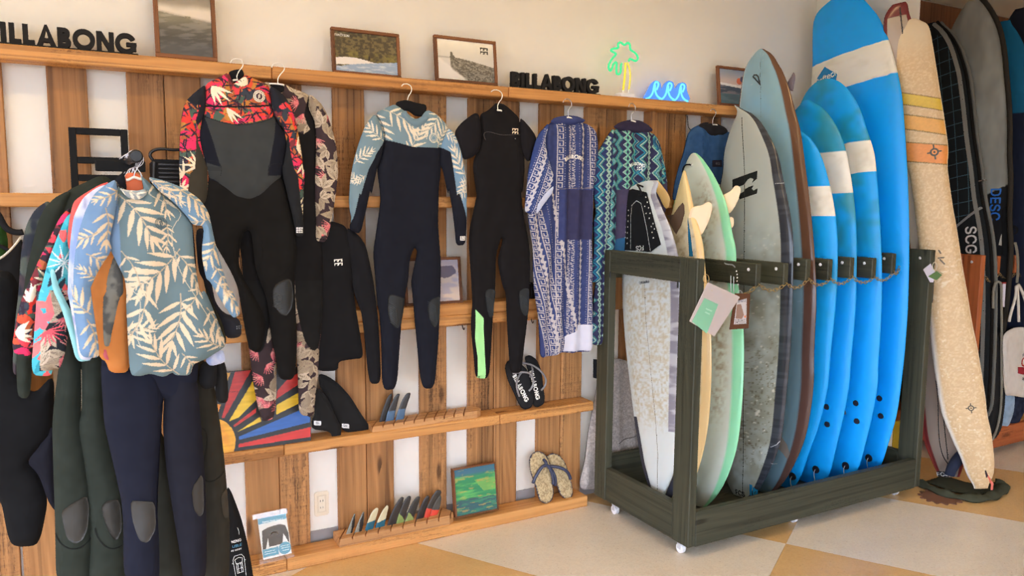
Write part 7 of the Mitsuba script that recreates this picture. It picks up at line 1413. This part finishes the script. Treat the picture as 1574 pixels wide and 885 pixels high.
def colG2(s, t, sg, w):
    n = meshkit.fbm(np.stack([s * 6 + t * 9, t * 16 - s * 3, s * 0 + 2.], -1), 3, 5); c = one((156, 158, 150), s); c = c * (1 + .3 * (n - .5))[:, None]; lo = s > 1.0 - .9 * (t - .0) * .0 + .36 - .5 * t
    return np.where(lo[:, None], np.array((32, 33, 35.)), c)
b2_ = bagboard('board_bag', 'large grey and black board bag with blue lettering in the orange rack', onx(1500, 1, 5.27), (5.26, -.40, .12), rG, .32, colG2)
ridge(b2_, .03, .016, (52, 48, 42), .0, 2.6, 'edge_binding')
s0, t0 = b2_.st(*E5((1225, 830))[0]); s1_, t1_ = b2_.st(*E6((1232, 180))[0]); b2_.text('lettering', flat_text('DESC', .058), (s0 + s1_) / 2, (t0 + t1_) / 2, -math.pi / 2, (46, 110, 190), .003, label='blue lettering')
b2_.decal('strap', LineString([b2_.st(*p) for p in E6((1375, 180), (1370, 700))]).buffer(.022), (22, 23, 25), e=.012, mat='cloth'); b2_.decal('buckle', Point(b2_.st(*E6((1460, 420))[0])).buffer(.03).difference(Point(b2_.st(*E6((1455, 430))[0])).buffer(.017)), (28, 28, 30), e=.012)
b2_.decal('sticker', b2_.pxpoly(E6((1300, 480), (1330, 450), (1340, 620), (1270, 600))), (196, 190, 176), e=.004)
rB = [(1556, 36), (1566, 50), (1574, 66), (1582, 90), (1592, 150), (1598, 250), (1604, 400)]
b3_ = bagboard('board_bag', 'blue padded board bag behind the grey one at the right edge', onx(1543, 33, 5.47), (5.46, -.40, .12), rB, .3, lambda s, t, sg, w: np.where((s > .62)[:, None], np.array((30, 36, 54.)), one((28, 98, 134), s) * (.9 + .3 * N3(s, t, 5, 3))[:, None]))
b4_ = bagboard('board_bag', 'navy board bag at the far right edge behind the blue one', onx(1575, 12, 5.72), (5.70, -.42, .12), [(1600, 30), (1612, 80), (1625, 200), (1640, 400)], .3, lambda s, t, sg, w: one((38, 40, 52), s))
for i, (px, col, lab, w2) in enumerate(((E8((705, 490), (760, 492), (700, 700), (640, 772)), (146, 172, 196), 'silver blue rail of a board bag under the tote bag', 0), (E8((775, 500), (835, 505), (840, 690), (760, 720)), (34, 40, 60), 'dark navy rail of a board bag under the tote bag', 0))): pass
# tote bag on the chain
ty = -.725
tt = thing('tote_bag', 'off white cotton tote bag with red script hanging on the orange rack', 'bag')
tb_ = Cloth(E8((695, 120), (720, 80), (790, 50), (930, 60), (990, 120), (985, 460), (940, 505), (830, 505), (760, 492), (705, 490)), ty, T=.02, R=.05, fold=crease(.006, 7, 90), tension=2); tb_.build('body', plain((214, 206, 196), 6, 3, 40), tt, .01)
for L in (E7((1478, 470), (1470, 600), (1420, 780), (1395, 900)), E7((1490, 460), (1500, 600), (1510, 900)), E7((1505, 450), (1560, 560), (1600, 700))): 
    S = spline([at(a, b, ty - .01) for a, b in L], 20); put('strap', tube(S, .009, 8), 'cloth', (220, 212, 200), tt, True)
tb_.words('lettering', flat_text('PREMIUM', .016, True, .0004), E8((832, 208))[0], .35, (52, 58, 84), .002); tb_.words('lettering', flat_text('Original', .055, True, .0004), E8((872, 268))[0], -.05, (166, 40, 46), .002); tb_.over('banner', tb_.shape(E8((775, 305), (800, 305), (1000, 325), (1000, 360), (800, 352), (775, 345))), (150, 44, 52), .002, tt, .01); tb_.words('lettering', flat_text('GOODTHINGS', .016, True, .0004), E8((838, 392))[0], -.3, (44, 46, 54), .002)
pt2 = Panel(E7((1318, 440), (1356, 440), (1340, 722), (1305, 722)), -.72, 0, 0); t = thing('price_tag', 'narrow white paper tag hanging on the chain of the orange rack', 'tag'); pt2.slab('paper', Polygon(pt2.q), -.001, 0, 'satin', (212, 208, 226), t)
put('clip', bevbox((-.012, -.004, -.010), (.012, .004, .010), .002).apply_transform(frame(at(*E7((1332, 430))[0], -.72), (1, 0, 0), (0, 0, 1)) @ np.diag([1, 1, 1, 1])), 'satin', (170, 52, 46), t)
st = thing('bag_strap', 'grey webbing strap hanging over the orange rack above the tote bag', 'strap'); q = [at(a, b, -.71) for a, b in E7((1470, -60), (1495, 60), (1505, 250), (1492, 430))]; S = spline(q, 30)
m = cat_([TM(np.vstack([[p + [-.013, 0, 0], p + [.013, 0, 0], p + [.013, .004, 0], p + [-.013, .004, 0]] for p in S]), [[i * 4 + j, i * 4 + (j + 1) % 4, (i + 1) * 4 + (j + 1) % 4] for i in range(29) for j in range(4)] + [[i * 4 + j, (i + 1) * 4 + (j + 1) % 4, (i + 1) * 4 + j] for i in range(29) for j in range(4)])]); put('webbing', m, 'cloth', (128, 124, 112), st)
# lower ends of the bags seen under the tote: pocket with grey edge
pk = Cloth(E8((615, 100), (680, 80), (696, 130), (705, 500), (680, 700), (640, 770), (600, 790), (600, 500)), -.675, T=.03, R=.05); t = thing('board_bag', 'black board bag with a grey edge below the price tag of the orange rack', 'board bag'); pk.build('body', plain((36, 37, 38), 3, 3), t, .012); put('piping', tube(spline([at(a, b, -.715) for a, b in E7((1200, 740), (1205, 520), (1240, 425), (1285, 425), (1300, 520), (1302, 880))] + [at(a, b, -.715) for a, b in E8((690, 300), (690, 480), (672, 660), (632, 775))], 60), .008, 8), 'cloth', (138, 134, 122), t, True)
for L, col, lab, yy in ((E8((712, 470), (765, 470), (755, 600), (720, 690), (655, 775), (690, 640)), (150, 172, 192), 'silver blue rounded end of a board bag under the tote bag', -.66), (E8((770, 470), (840, 470), (838, 560), (790, 660), (735, 740), (660, 778), (730, 680)), (32, 38, 56), 'navy rounded end of a board bag under the tote bag', -.65)):
    t = thing('board_bag', lab, 'board bag'); c = Cloth(L, yy, T=.03, R=.04); c.build('body', plain(col, 20, 4, 40), t, .01)
